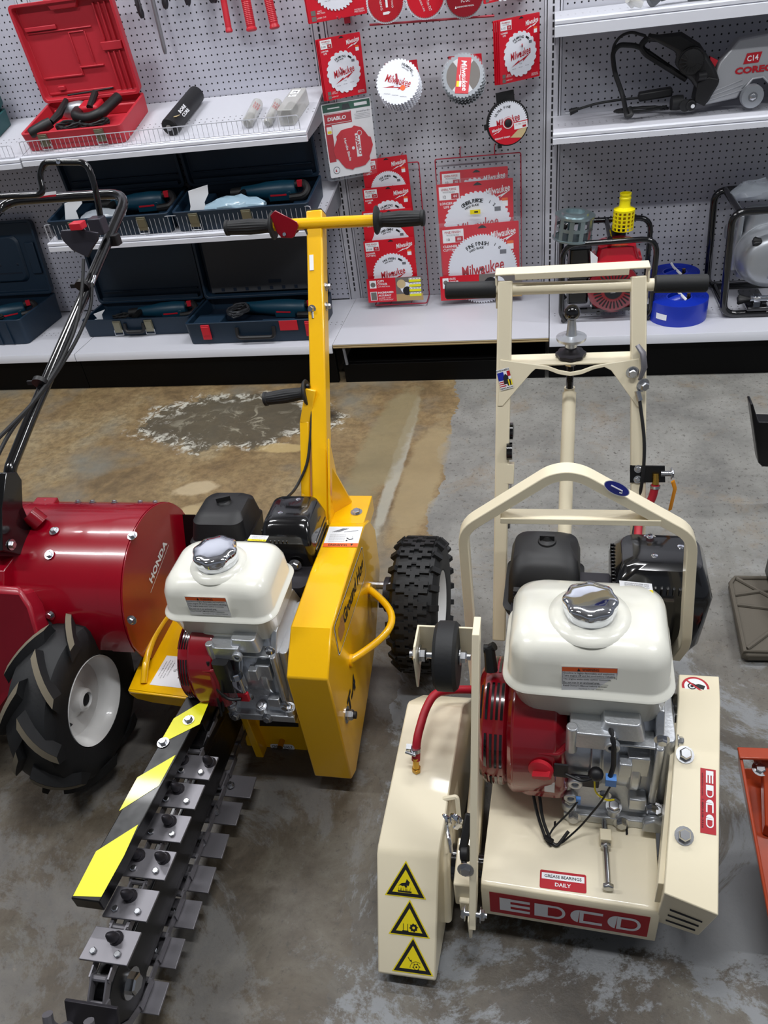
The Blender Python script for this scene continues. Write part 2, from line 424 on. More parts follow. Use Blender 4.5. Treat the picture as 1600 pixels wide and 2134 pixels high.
for a, b_, z1, lab in ((-2.2, -1.24, .15, 'black kick plate under the far left shelf'), (-1.24, 0, .15, 'black kick plate under the navy cases'), (.03, .90, .088, 'dropped black kick plate under the plywood deck'), (.914, 2.13, .15, 'black kick plate under the pumps')):
    mb = MB('kick_black'); mb.box(a+.001, b_-.001, -.505, -.48, 0, z1)
    if z1 < .1: mb.box(a, b_, -.48, -.30, z1-.01, z1)
    build('kick_plate', mb, loc=((a+b_)/2, -.5, 0), bev=.002, label=lab, cat='kick plate')
mb = MB('metal_grey'); mb.bar((.045, -.512, .170), (.05, -.512, .09), .010, .010); mb.bar((.045, -.512, .165), (.045, -.2, .165), .010, .010)
build('deck_bracket', mb, loc=(.03, -.4, .1), label='thin grey bracket hanging below the plywood deck', cat='bracket')

def shelf(a, b_, yf, zf, zb, label, fence=None, lip=.036, plastic=False, fx=None):
    """a metal shelf from the wall (y=0, zb) to its front edge (yf, zf)"""
    t = thing('metal_shelf', ((a+b_)/2, yf/2, zf), label, 'shelf')
    mb = MB('shelf_perf'); mb.prism([(yf, zf), (-.006, zb), (-.006, zb-.012), (yf, zf-.012)], 'x', a+.004, b_-.004); build('shelf_panel', mb, t)
    mb = MB('shelf_edge')
    mb.prism([(yf-.002, zf+.002), (yf-.010, zf-.003), (yf-.010, zf-.012), (yf-.005, zf-.014), (yf-.012, zf-.018), (yf-.012, zf-lip), (yf, zf-lip), (yf+.002, zf)], 'x', a+.003, b_-.003)
    build('price_rail', mb, t)
    for x in (a+.006, b_-.008):
        mb = MB('metal_grey'); mb.prism([(-.007, zb-.012), (-.007, zb-.10), (-.05, zb-.105), (yf*.96, zf-.035), (yf*.96, zf-.012)], 'x', x-.0015, x+.0025)
        build('bracket', mb, t, bev=.0005)
    if fence:
        f0, f1 = fx or (a+.01, b_-.03); mb = MB('wire'); y = yf+.006
        path = fillet([(f0, y, zf), (f0, y, zf+fence), (f1, y, zf+fence), (f1, y, zf)], .012)
        mb.tube(path, .0018, 6); n = int((f1-f0)/.0205)
        for i in range(n+1):
            x = f0+(f1-f0)*i/n; mb.tube([(x, y, zf), (x, y, zf+fence)], .0011, 4, cap=False)
        mb.tube([(f0, y, zf+.004), (f1, y, zf+.004)], .0014, 5)
        build('wire_fence', mb, t)
    if plastic:
        mb = MB('clear'); mb.box(a, b_-.003, yf-.003, yf-.001, zf+.001, zf+.026); mb.box(a, b_-.003, yf-.014, yf-.001, zf+.001, zf+.003)
        build('plastic_edge', mb, t)
    return t
shelf(-1.24, 0, -.385, 1.008, 1.105, 'tilted white shelf with wire fence carrying the red case and black core tube', fence=.055)
shelf(-2.2, -1.243, -.385, 1.003, 1.10, 'white shelf end at the far left holding the teal case', fence=.05)
shelf(-1.24, 0, -.42, .665, .735, 'tilted white shelf with wire fence carrying two open navy tool cases', fence=.075)
shelf(.914, 2.13, -.33, 1.268, 1.268, 'upper right white shelf with clear plastic edge', lip=.05, plastic=True)
shelf(.914, 2.13, -.33, .912, .912, 'right white shelf carrying the grey cut-off saw', lip=.036)

# ------------------------------------------------------------------ stickers shared by both engines
def warn_sticker(par, tl, tr, bl, name='warning_sticker'):
    M, W, H = sticker(tl, tr, bl); mb = MB('white', M)
    mb.rect(0, W, 0, H); mb.rect(.01*W, .99*W, .80*H, .98*H, .0002, 'orange')
    mb.flat([(.28*W, .82*H), (.34*W, .82*H), (.31*W, .96*H)], .0004, 'ink'); mb.text('WARNING', .52*W, .89*H, .11*H, .0004, .30*W, 'ink', bold=.01)
    mb.rect(.015*W, .985*W, .555*H, .565*H, .0003, 'ink'); mb.rect(.015*W, .985*W, .275*H, .285*H, .0003, 'ink')
    mb.rect(.012*W, .018*W, .28*H, .80*H, .0003, 'ink'); mb.rect(.982*W, .988*W, .28*H, .80*H, .0003, 'ink')
    for s, yy, ww in (('Gasoline is highly flammable and explosive.', .73, .92), ('Turn engine off and let cool before refueling.', .62, .94), ('The engine emits toxic carbon monoxide.', .48, .86),
                      ('Do not run in an enclosed area.', .345, .66), ("Read Owner's Manual before operation.", .20, .84)):
        mb.text(s, (.03+ww/2)*W, yy*H, .085*H, .0004, ww*W, 'ink', bold=.012)
    mb.text('Thai Honda Co., Ltd.   MADE IN THAILAND', .62*W, .08*H, .055*H, .0004, .62*W, 'ink')
    return build(name, mb, par, recalc=False, label='white sticker with an orange warning header')
def caution_sticker(par, tl, tr, bl):
    M, W, H = sticker(tl, tr, bl); mb = MB('white', M); mb.rect(0, W, 0, H); mb.rect(0, W, 0, .32*H, .0002, 'sticker_yellow')
    mb.text('CAUTION', .5*W, .16*H, .18*H, .0004, .55*W, 'ink', rot=pi); mb.flat([(.85*W, .24*H), (.93*W, .24*H), (.89*W, .08*H)], .0004, 'ink')
    for s, yy in (('HOT MUFFLER CAN BURN YOU.', .47), ('STAY AWAY IF ENGINE', .64), ('HAS BEEN RUNNING.', .80)): mb.text(s, .52*W, yy*H, .10*H, .0004, .75*W, 'ink', rot=pi)
    return build('caution_sticker', mb, par, recalc=False, label='white sticker with a yellow caution strip')

# ------------------------------------------------------------------ small petrol engine (tank side towards -y, recoil starter towards -x)
def engine(root, cx, y0, z0, s, big, yaw=0, capx=.0, caps=1.0):
    """root: the machine; engine is its part, everything mounted on the engine a sub-part"""
    E = Matrix.Translation((cx, y0, z0)) @ Matrix.Rotation(R(yaw), 4, 'Z') @ Matrix.Scale(s, 4)
    # crankcase ---------------------------------------------------
    mb = MB('alu', E)
    mb.box(-.03, .148, -.045, .20, 0, .022)
    mb.rrbox([(.022, -.03, .145, -.028, .2, .01), (.06, -.03, .14, -.012, .2, .02), (.20, -.03, .13, .0, .2, .02), (.262, -.02, .11, .03, .19, .02)])
    mb.lathe([(.060, -.035), (.075, -.03), (.078, .0), (.078, .07), (.07, .075)], (0.0, .055, .135), (1, 0, 0), 32)
    mb.lathe([(.04, -.045), (.046, -.04), (.046, -.01)], (0.0, .03, .155), (1, 0, 0), 24)
    # side cover with flange and bolts at the shaft end
    mb.prism([(-.03, .03), (-.03, .10), (-.015, .22), (.02, .262), (.17, .262), (.2, .2), (.2, .03)], 'x', .118, .132)
    mb.rrbox([(.035, .130, .158, -.012, .18, .012), (.21, .130, .154, -.004, .18, .012)])
    mb.lathe([(.06, 0), (.055, .02), (.03, .025)], (.15, .09, .13), (1, 0, 0), 28)
    mb.lathe([(.074, -.02), (.084, -.016), (.086, .0), (.080, .004), (.080, .050), (.086, .054), (.086, .068), (.078, .072)], (.03, .052, .128), (1, 0, 0), 36)
    mb.box(.085, .115, -.036, .0, .045, .075); mb.box(.06, .082, -.042, -.02, .15, .185)
    mb.box(-.026, .118, -.026, .01, .214, .219)
    mb.box(-.026, .05, -.038, .01, .215, .255); mb.box(.075, .112, -.03, .01, .14, .19)
    mb.rrbox([(.235, .02, .10, -.03, .02, .01), (.272, .03, .09, -.025, .02, .01)])
    mb.cyl((-.022, -.032, .20), (-.022, -.032, .265), .010); mb.cyl((.125, -.024, .06), (.125, -.024, .22), .007)
    for x, z in ((-.018, .07), (-.012, .115), (.045, .232)): mb.lathe([(.013, 0), (.013, .012), (.006, .012), (.006, .004)], (x, -.034, z), (0, -1, 0), 16)
    for x, y in ((-.02, -.03), (.06, -.03), (.135, -.03)): mb.cyl((x, y, .02), (x, y, .04), .014)
    mb.mat('cast_dark').box(-.02, .03, -.036, -.03, .098, .128)
    o = build('engine', mb, root, bev=.0022*s, label='silver cast aluminium crankcase')
    sub = lambda n, mb, **k: build(n, mb, o, **k)
    # bolts
    def bolts(name, specs, m='zinc'):
        for p, d, r, h in specs:
            q = MB(m, E); q.hexb(p, d, r, h); sub(name, q)
    bolts('bolt', [((x, y, z), (0, -1, 0), .009, .01) for x, y, z in ((.125, -.032, .05), (.125, -.026, .245), (.04, -.038, .085))] +
          [((x, y, z), (0, -.4, 1), .010, .010) for x, y, z in ((-.02, -.03, .04), (.06, -.03, .04), (.135, -.03, .04))] +
          [((x, y, z), (0, -1, .2), .010, .010) for x, y, z in ((-.012, -.045, .012), (.075, -.045, .012))] + [((.158, .01, z), (1, 0, 0), .007, .01) for z in (.06, .12, .2)])
    # recoil starter and fan shroud -------------------------------
    c = (0, .075, .128)
    ER = E if big else E @ Matrix.Translation((.012, -.016, 0)) @ Matrix.Diagonal((.75, 1, 1, 1))
    mb = MB('red_dark', ER)
    rr0 = []
    for x, r, zt in ((-.030, .105, .235), (-.050, .128, .262), (-.125, .132, .262), (-.135, .122, .25)):
        ring = []
        for k in range(40):
            a = 2*pi*k/40; y, z = c[1]+r*cos(a), c[2]+r*sin(a)
            if z > c[2] and True: z = c[2]+min(zt-c[2], r*1.12*abs(sin(a))**.7)
            ring.append((x, y, z))
        rr0.append(ring)
    mb.loft(rr0)
    mb.rrbox([(.06, -.115, -.025, -.042, .06, .02), (.10, -.115, -.022, -.050, .06, .02), (.20, -.115, -.03, -.046, .06, .02)])
    sub('fan_shroud', mb, bev=.003*s)
    mb = MB('red_dark', ER)
    cov = [(.116, 0), (.121, .006), (.121, .030), (.116, .044), (.098, .056), (.06, .064)]
    mb.lathe(cov, (-.136, c[1], c[2]), (-1, 0, 0), 48)
    g = sub('recoil_cover', mb)
    mb = MB('black_gloss', ER)   # curved air slots round the cover
    for h, r in ((.010, .1212), (.019, .1214), (.028, .1214), (.038, .1188), (.048, .110)):
        for g0_ in range(0, 360, 45):
            if h > .04 and g0_ % 90: continue
            vs = []; fs = []
            for k in range(9):
                a = R(g0_+6+k*33/8)
                for hh in (h-.0024, h+.0024):
                    r1 = r+.0008 if h < .035 else r+.0012-(hh-h)*.55
                    vs.append((-.136-hh, c[1]+r1*cos(a), c[2]+r1*sin(a)))
                if k: fs.append((2*k-2, 2*k, 2*k+1, 2*k-1))
            mb.add(vs, fs)
    sub('air_slots', mb, recalc=False)
    mb = MB('red_dark', ER); mb.lathe([(.05, 0), (.048, .008), (.03, .012)], (-.198, c[1], c[2]), (-1, 0, 0), 28); sub('starter_hub', mb)
    # air filter and silencer
    if big:
        EA = E @ Matrix.Translation((.004, .0, 0)); EB = E @ Matrix.Translation((.016, 0, 0)) @ Matrix.Scale(1.04, 4, (1, 0, 0))
        mb = MB('black_plastic', EA)
        mb.rrbox([(.20, -.165, -.012, .285, .44, .02), (.225, -.172, -.005, .278, .445, .02), (.228, -.162, -.014, .288, .44, .02), (.285, -.160, -.016, .295, .44, .022), (.315, -.152, -.022, .315, .435, .03), (.328, -.135, -.038, .335, .42, .035)], 6)
        for k in range(6): mb.box(-.148, -.026, .2775, .2905, .236+k*.0085, .239+k*.0085)
        mb.lathe([(.020, 0), (.018, .006), (.010, .010), (.006, .018)], (-.085, .385, .326), (0, 0, 1), 20); mb.box(-.100, -.070, .381, .389, .334, .346)
        sub('air_cleaner', mb)
        mb = MB('red_dark', E); mb.rrbox([(.155, -.150, -.09, .29, .40, .02), (.2, -.16, -.08, .285, .42, .02)]); sub('filter_base', mb)
        mb = MB('black_gloss', EB)
        mb.rrbox([(.11, .045, .192, .30, .43, .015), (.15, .035, .205, .285, .44, .018), (.275, .030, .215, .282, .445, .02), (.300, .038, .207, .292, .438, .02), (.326, .050, .196, .312, .425, .03), (.330, .07, .176, .33, .41, .03)], 5)
        for k in range(9): mb.box(.075+k*.011, .080+k*.011, .285, .300, .285, .302)
        for k in range(12): mb.box(.032+k*0, .040, .300+k*.011, .304+k*.011, .235, .30)
        sub('muffler', mb, bev=.0015)
        for x, y, h in ((.105, .412, .3275), (.11, .352, .3285), (.160, .385, .3285)):
            mb = MB('chrome', EB); mb.lathe([(.013, 0), (.012, .0015), (.007, .0005), (.006, .003), (.001, .004)], (x, y, h), (0, 0, 1), 16); sub('muffler_screw', mb)
    else:
        EA = E @ Matrix.Translation((-.018, .02, .012)); EB = E @ Matrix.Translation((.012, .012, .012)) @ Matrix.Diagonal((1.12, 1, 1.02, 1))
        mb = MB('black_plastic', EA)
        mb.rrbox([(.16, -.165, -.020, .275, .43, .02), (.285, -.178, -.010, .272, .44, .02), (.29, -.172, -.014, .28, .438, .022), (.340, -.164, -.020, .292, .434, .028), (.352, -.152, -.030, .308, .424, .03), (.355, -.130, -.05, .33, .40, .02)], 6)
        mb.lathe([(.024, 0), (.022, .006), (.014, .012)], (-.092, .375, .348), (0, 0, 1), 20); mb.bar((-.110, .368, .366), (-.074, .383, .366), .008, .014)
        sub('air_cleaner', mb)
        mb = MB('black_gloss', EB)
        mb.rrbox([(.15, .01, .120, .285, .42, .015), (.2, .002, .128, .275, .44, .018), (.285, .000, .132, .268, .445, .02), (.305, .004, .128, .275, .440, .02), (.334, .010, .122, .300, .434, .025), (.341, .022, .112, .315, .42, .025)], 5)
        for k in range(5): mb.box(.03+k*.010, .035+k*.010, .272, .29, .285, .305)
        for k in range(12): mb.box(.004, .014, .300+k*.011, .304+k*.011, .29, .318); mb.box(.112, .120, .300+k*.011, .304+k*.011, .29, .322)
        for k in range(4): mb.box(.129, .1335, .30, .42, .21+k*.02, .217+k*.02)
        sub('muffler', mb, bev=.0015)
        for x, y, h in ((.075, .41, .3385), (.045, .348, .3385)):
            mb = MB('chrome', EB); mb.lathe([(.013, 0), (.012, .0015), (.007, .0005), (.006, .003), (.001, .004)], (x, y, h), (0, 0, 1), 16); sub('muffler_screw', mb)
        mb = MB('zinc', EB); mb.hexb((.085, .262, .235), (0, -1, .2), .011, .012); sub('exhaust_nut', mb)
    mb = MB('cast_dark', E); mb.rrbox([(.02, -.02, .12, .19, .34, .02), (.2, -.02, .12, .19, .34, .02)]); mb.rrbox([(.2, -.15, .15, .2, .40, .02), (.235, -.15, .15, .2, .40, .02)])
    for k in range(6): mb.box(-.04, .14, .195, .36, .05+k*.024, .055+k*.024)
    sub('cylinder_block', mb)
    # fuel tank ---------------------------------------------------
    mb = MB('cream_tank', E); tw = .142
    mb.rrbox([(.232, -.105, .118, .018, .175, .03), (.245, -.118, .130, .006, .19, .04), (.305, -.134, .138, -.002, .2, .04),
              (.310, -.142, .142, -.010, .208, .045), (.3155, -.1445, .1445, -.0125, .2105, .047), (.320, -.142, .142, -.010, .208, .045),
              (.323, -.1365, .1365, -.004, .202, .04), (.328, -.135, .135, -.002, .2, .04), (.375, -.133, .133, .002, .196, .042), (.395, -.127, .127, .009, .19, .045),
              (.408, -.115, .115, .022, .178, .045), (.4135, -.098, .098, .04, .162, .045), (.4150, -.07, .07, .06, .14, .04)], 8)
    mb.lathe([(.072, -.004), (.068, .004), (.055, .009), (.040, .010)], (capx, .088, .412), (0, 0, 1), 36)
    mb.rrbox([(.20, -.04, .05, .0, .05, .01), (.262, -.06, .08, .0, .08, .02)]) if not big else None
    sub('fuel_tank', mb, ang=50)
    mb = MB('chrome', E @ Matrix.Translation((capx, .088, .418)) @ Matrix.Scale(caps, 4) @ Matrix.Translation((-capx, -.088, -.418)))
    mb.lathe([(.040, 0), (.042, .004), (.0435, .008, .01), (.0445, .018, .03), (.0450, .029, .04), (.0435, .033, .04), (.038, .0355, .035), (.028, .0362, .02), (.012, .0365, 0)], (capx, .088, .418), (0, 0, 1), 96, 8)
    sub('fuel_cap', mb, ang=60)
    return o, E, sub

# ------------------------------------------------------------------ cream concrete saw
SAW = thing('concrete_saw', (.95, -2.5, 0), 'cream walk-behind concrete saw with white fuel tank and red engine shroud', 'concrete saw')
sx0, sx1, syf, sz = .797, 1.103, -2.797, .172
DM = Matrix.Translation((.95, syf, 0)) @ Matrix.Rotation(R(-2.6), 4, 'Z') @ Matrix.Translation((-.95, -syf, 0))
mb = MB('cream', DM)
prof = [(syf, .070), (syf, sz-.012), (syf+.004, sz-.003), (syf+.012, sz), (-2.16, sz), (-2.16, sz-.06), (-2.164, sz-.06), (-2.164, sz-.004), (syf+.012, sz-.004), (syf+.006, sz-.008), (syf+.004, sz-.014), (syf+.004, .070)]
mb.prism(prof, 'x', sx0, sx1)
mb.box(sx1-.004, sx1, syf+.012, -2.16, .08, sz-.004); mb.box(sx0, sx0+.004, syf+.012, -2.16, .08, sz-.004)
build('deck', mb, SAW, bev=.0015)
mb = MB('cream'); mb.box(.748, sx0-.012, -2.792, -2.70, .095, .168); mb.box(.775, .781, -2.835, -2.79, .060, .125); mb.bar((.772, -2.8, .1), (.772, -2.4, .13), .03, .05)
build('side_tube', mb, SAW, bev=.003)
mb = MB('black_gloss'); mb.cyl((.735, -2.72, .11), (1.15, -2.72, .11), .022); mb.cyl((sx1+.006, -2.72, .11), (1.16, -2.72, .11), .05); mb.cyl((.735, -2.72, .11), (.755, -2.72, .11), .035)
build('arbor_shaft', mb, SAW)
mb = MB('black_gloss'); mb.lathe([(.055, 0), (.055, .03)], (1.135, -2.52, .32), (1, 0, 0), 32); build('pulley', mb, SAW)
mb = MB('black_rubber'); mb.prism([(-2.57, .33), (-2.49, .34), (-2.68, .10), (-2.75, .10)], 'x', 1.139, 1.158); build('drive_belt', mb, SAW)
for x in (.835, 1.065):
    for yy, r_, in ((-2.70, .032),(-2.22, .085)):
        mb = MB('black_rubber'); mb.lathe([(r_*.3, -.018), (r_*.93, -.018), (r_, -.012), (r_, .012), (r_*.93, .018), (r_*.3, .018)], (x, yy, r_+.001), (1, 0, 0), 28)
        build('wheel', mb, SAW)
# name plate on the front
def edco(mb, x, y, h, m='white'):
    """wide stencil letters drawn from solid and outlined halves"""
    mb.mat(m); k = h; z = .0005
    mb.rect(x, x+.62*k, y, y+h, z)
    for q in (0, .39, .78): mb.rect(x+.62*k, x+1.72*k, y+q*h, y+(q+.20)*h, z)
    x1 = x+1.98*k; mb.rect(x1, x1+.75*k, y, y+h, z)
    mb.rect(x1+.75*k, x1+1.25*k, y, y+.16*h, z); mb.rect(x1+.75*k, x1+1.25*k, y+.84*h, y+h, z); mb.disc(x1+1.22*k, y+h/2, h/2, z, r0=h*.33, a0=-pi/2, a1=pi/2, n=20)
    x2 = x+3.98*k; mb.disc(x2+.5*k, y+h/2, h/2, z, a0=pi/2, a1=3*pi/2, n=20); mb.rect(x2+.5*k, x2+.72*k, y, y+h, z)
    mb.rect(x2+.72*k, x2+1.75*k, y, y+.20*h, z); mb.rect(x2+.72*k, x2+1.75*k, y+.80*h, y+h, z)
    x3 = x+6.0*k; mb.disc(x3+.5*k, y+h/2, h/2, z, a0=pi/2, a1=3*pi/2, n=20); mb.rect(x3+.5*k, x3+.72*k, y, y+h, z)
    mb.rect(x3+.72*k, x3+1.3*k, y, y+.16*h, z); mb.rect(x3+.72*k, x3+1.3*k, y+.84*h, y+h, z); mb.disc(x3+1.27*k, y+h/2, h/2, z, r0=h*.33, a0=-pi/2, a1=pi/2, n=20)
M, W, H = sticker(at(1013, 1853, y=syf), at(1330, 1900, y=syf), at(1015, 1893, y=syf))
M = DM @ frame((.812, syf-.0008, .083), (1, 0, 0), (0, 0, 1)) @ Matrix.Diagonal((1, 1.42, 1, 1)); W, H = .276, .051
mb = MB('logo_red', M); mb.rect(0, W, 0, H); edco(mb, .018, .0095, .0315); build('name_plate', mb, SAW, recalc=False, label='red plate with wide white stencil letters EDCO')
M, W, H = sticker(at(1126, 1812, z=sz), at(1222, 1824, z=sz), at(1124, 1850, z=sz))
mb = MB('logo_red', M); mb.flat([(p[0], p[1]) for p in rring(0, 0, W, 0, H, .003)]); mb.rect(.04*W, .96*W, .52*H, .86*H, .0002, 'white'); mb.text('GREASE BEARINGS', W/2, .69*H, .17*H, .0004, .8*W, 'ink', bold=.02)
mb.text('DAILY', W/2, .27*H, .20*H, .0004, .34*W, 'white', bold=.02); build('grease_label', mb, SAW, recalc=False, label='small red label reading GREASE BEARINGS DAILY')

ENG, EM, esub = engine(SAW, .975, -2.602, sz, 1.0, True, -2.0, .0)
yt = -2.6030
warn_sticker(ENG, at(1171, 1388, y=yt+.002), at(1289, 1392, y=yt+.002), at(1170, 1437, y=yt-.001))
zt = sz+.413
caution_sticker(ENG, at(1290, 1210, z=zt-.003), at(1358, 1217, z=zt-.008), at(1292, 1230, z=zt-.001))
# switch, wires, connector, oil cap, starter grip
mb = MB('red_plastic', EM); mb.lathe([(.022, 0), (.022, .008), (.014, .012)], (-.072, -.052, .165), (-.2, -1, .1), 24); mb.bar((-.086, -.066, .163), (-.056, -.070, .172), .008, .012, (0, 1, 0))
esub('engine_switch', mb)
mb = MB('ink', EM); mb.box(-.05, -.026, -.0525, -.049, .145, .18); esub('switch_plate', mb)
mb = MB('white', EM); mb.box(-.066, -.048, -.0525, -.0505, .095, .125); esub('rating_label', mb)
mb = MB('black_plastic', EM)
mb.tube(fillet([(-.03, -.052, .155), (0, -.06, .150), (.02, -.06, .165), (.028, -.05, .17)], .01), .003, 8)
mb.tube(fillet([(.04, -.02, .262), (.047, -.045, .245), (.05, -.05, .19), (.045, -.055, .165)], .02), .0045, 8)
mb.tube(fillet([(.05, -.058, .155), (.035, -.062, .10), (.0, -.075, .03), (-.035, -.10, .004), (-.06, -.10, .004), (-.05, -.08, .02), (-.02, -.06, .05), (-.005, -.05, .075)], .02), .0018, 6)
mb.tube(fillet([(-.075, -.035, .055), (-.068, -.07, .03), (-.05, -.098, .006), (-.04, -.104, .004), (-.02, -.08, .02)], .02), .0030, 8)
mb.tube(fillet([(-.088, -.03, .055), (-.078, -.06, .03), (-.06, -.095, .006), (-.05, -.104, .004)], .02), .0030, 8)
mb.ball((.022, -.052, .165), .013, 12); mb.tube([(-.062, -.092, .010), (-.048, -.10, .012)], .005, 6)
esub('wiring', mb)
mb = MB('blue_connector', EM); mb.box(.038, .056, -.064, -.050, .150, .168); esub('wire_connector', mb)
mb = MB('blue_connector', EM); mb.box(-.009, -.001, -.052, -.044, .066, .08); esub('wire_connector', mb)
mb = MB('sticker_yellow', EM); mb.tube(fillet([(.02, -.055, .15), (.022, -.06, .12), (.045, -.055, .093), (.057, -.048, .088)], .02), .0016, 6); esub('earth_wire', mb)
mb = MB('alu_paint', EM); mb.lathe([(.018, 0), (.018, .01)], (.128, -.045, .03), (0, -1, .15), 24); mb.prism([(.110, .018), (.146, .018), (.146, .045), (.128, .056), (.112, .045)], 'y', -.062, -.053); esub('oil_cap', mb, bev=.003)
mb = MB('black_plastic'); a = Vector(at(1008, 1352, y=-2.50)); b_ = Vector(at(1030, 1346, y=-2.50)); c = Vector(at(1024, 1398, y=-2.52))
mb.tube(fillet([a, (a+b_)/2+Vector((0, 0, -.004)), b_], .008), .0085, 10); mb.tube([(a+b_)/2, c], [.010, .012], 10); esub('starter_grip', mb)
# adjusting bolt and bearing block on the deck
mb = MB('cream'); p = Vector(at(1261, 1748, z=sz+.012)); mb.box(p.x-.010, p.x+.010, p.y-.010, p.y+.012, sz, sz+.026)
mb.mat('zinc').cyl((p.x, p.y+.05, sz+.013), (p.x, p.y-.085, sz+.013), .0052); mb.hexb((p.x, p.y-.010, sz+.013), (0, -1, 0), .010, .008, False); mb.hexb((p.x, p.y-.085, sz+.013), (0, -1, 0), .0105, .009, False)
build('tension_bolt', mb, SAW, bev=.001)
for u0, v0, u1, v1 in ((1155, 1712, 1155, 1722), (1304, 1722, 1305, 1740)):
    mb = MB('ink'); a, b_ = at(u0, v0, z=sz+.0006), at(u1, v1, z=sz+.0006); mb.tube([a, b_], .004, 8, flat=.1); build('mounting_slot', mb, SAW)

# belt guard on the right
g0, g1 = 1.128, 1.198
prof = [(-2.462, .39), (-2.530, .40), (-2.822, .275), (-2.795, .125), (-2.74, .09), (-2.47, .15)]
mb = MB('cream'); 
# it leans slightly outwards: separate x for the upper and lower end
def gx(y): return (y+2.53)*.17
L_ = [(g0+gx(y)*.9+.012, y, z) for y, z in prof]; Rr = [(g1+gx(y)*.9+.012, y, z) for y, z in prof]
Rr[2] = tuple(onp(1497, 1908, L_[1], (Vector(L_[2])-Vector(L_[1])).cross(Vector(Rr[1])-Vector(L_[1])))); Rr[3] = (Rr[2][0]-.008, Rr[2][1]+.03, .13)
n = len(prof); mb.add(L_+Rr, [tuple(range(n)), tuple(range(2*n-1, n-1, -1))]+[(i, i+n, (i+1) % n+n, (i+1) % n) for i in range(n)])
BG = build('belt_guard', mb, SAW, bev=.002)
mb = MB('cream', Matrix.Translation((.012, 0, 0))); mb.add([(g0-.010, -2.56, .372), (g0+.008, -2.56, .372), (g0-.05, -2.80, .262), (g0-.034, -2.80, .262), (g0-.010, -2.56, .31), (g0+.008, -2.56, .31), (g0-.05, -2.80, .2), (g0-.034, -2.80, .2)],
    [(0, 1, 3, 2), (4, 6, 7, 5), (0, 2, 6, 4), (1, 5, 7, 3), (0, 4, 5, 1), (2, 3, 7, 6)]); build('guard_backplate', mb, BG, bev=.001)
def gpl(u, v): # point on the long sloping face
    return onp(u, v, L_[1], (Vector(L_[2])-Vector(L_[1])).cross(Vector(Rr[1])-Vector(L_[1])))
M, W, H = sticker(gpl(1491, 1606), gpl(1492, 1742), gpl(1459, 1600))
mb = MB('logo_red', M); mb.rect(0, W, 0, H); edco(mb, .03*W, .36*H, .113*W, 'white'); mb.text('edcoinc.com  1-800-638-3326', W*.5, .15*H, .12*H, .0005, .85*W, 'ink'); build('guard_sticker', mb, BG, recalc=False, label='red sticker with white stencil letters EDCO')
nrm = (Vector(Rr[1])-Vector(L_[1])).cross(Vector(L_[2])-Vector(L_[1])).normalized(); nrm = nrm if nrm.z > 0 else -nrm
for u, v in ((1427, 1573), (1425, 1742)):
    mb = MB('zinc'); mb.hexb(gpl(u, v), nrm, .0105, .013); build('guard_bolt', mb, BG)
P0 = [Vector(L_[0]), Vector(L_[1]), Vector(Rr[1])]; tn = (P0[1]-P0[0]).cross(P0[2]-P0[1]).normalized(); tn = tn if tn.z > 0 else -tn
c0 = onp(1449, 1432, P0[0], tn); M = frame(c0+tn*.0006, (1, 0, 0), (0, 1, 0)); q = .0235
mb = MB('logo_red', M); mb.disc(0, 0, q, 0); mb.disc(0, 0, q*.82, .0002, 'white'); mb.disc(-.006, .001, q*.32, .0004, 'ink', r0=q*.22); mb.disc(-.006, .001, q*.12, .0004, 'ink')
mb.flat([(0, -.002), (.013, -.006), (.017, .003), (.006, .007), (-.002, .004)], .0004, 'ink'); mb.flat([(-.012, -.010), (-.008, -.006), (-.004, -.010), (-.009, -.013)], .0004, 'ink')
mb.mat('logo_red').add([(-q*.62, q*.55, .0006), (-q*.52, q*.65, .0006), (q*.62, -q*.55, .0006), (q*.52, -q*.65, .0006)], [(0, 1, 2, 3)], False); build('hand_warning_sticker', mb, BG, recalc=False, label='round red ringed no-hands sticker')
a, b_ = Vector(L_[3]), Vector(L_[2]); ra, rb = Vector(Rr[3]), Vector(Rr[2]); fn = (ra-a).cross(b_-a).normalized(); fn = fn if fn.y < 0 else -fn
for k in (.18, .38, .58): 
    p0 = a.lerp(b_, k); p1 = ra.lerp(rb, k); mb = MB('ink'); mb.tube([p0.lerp(p1, .2)+fn*.0005, p0.lerp(p1, .85)+fn*.0005], .0018, 6); build('vent_slot', mb, BG)

# water-cooled blade hood on the left
h0, h1 = .606, .722
hp = [(-2.897, .018), (-2.902, .032), (-2.768, .200), (-2.755, .208), (-2.475, .268), (-2.462, .262), (-2.36, .16), (-2.36, .05), (-2.40, .03)]
mb = MB('cream')
def hx(y): return (y+2.76)*.07      # the hood stands a little askew
n = len(hp); LL = [(h0+hx(y)-.0+(.016 if z < .1 else 0), y, z) for y, z in hp]; RR_ = [(h1+hx(y)+(.006 if z < .1 else 0), y, z) for y, z in hp]
mb.add(LL+RR_, [tuple(range(n)), tuple(range(2*n-1, n-1, -1))]+[(i, i+n, (i+1) % n+n, (i+1) % n) for i in range(n)])
HD = build('blade_hood', mb, SAW, bev=.003)
mb = MB('cream'); mb.rrbox([(.035, h1-.004, h1+.016, -2.80, -2.50, .008), (.175, h1-.004, h1+.014, -2.74, -2.48, .008), (.20, h1-.004, h1+.004, -2.70, -2.46, .004)]); build('side_cover', mb, HD, bev=.002)
hn = (Vector(RR_[2])-Vector(LL[2])).cross(Vector(LL[1])-Vector(LL[2])).normalized(); hn = hn if hn.y < 0 else -hn
def hpt(u, v): return onp(u, v, LL[2], hn)
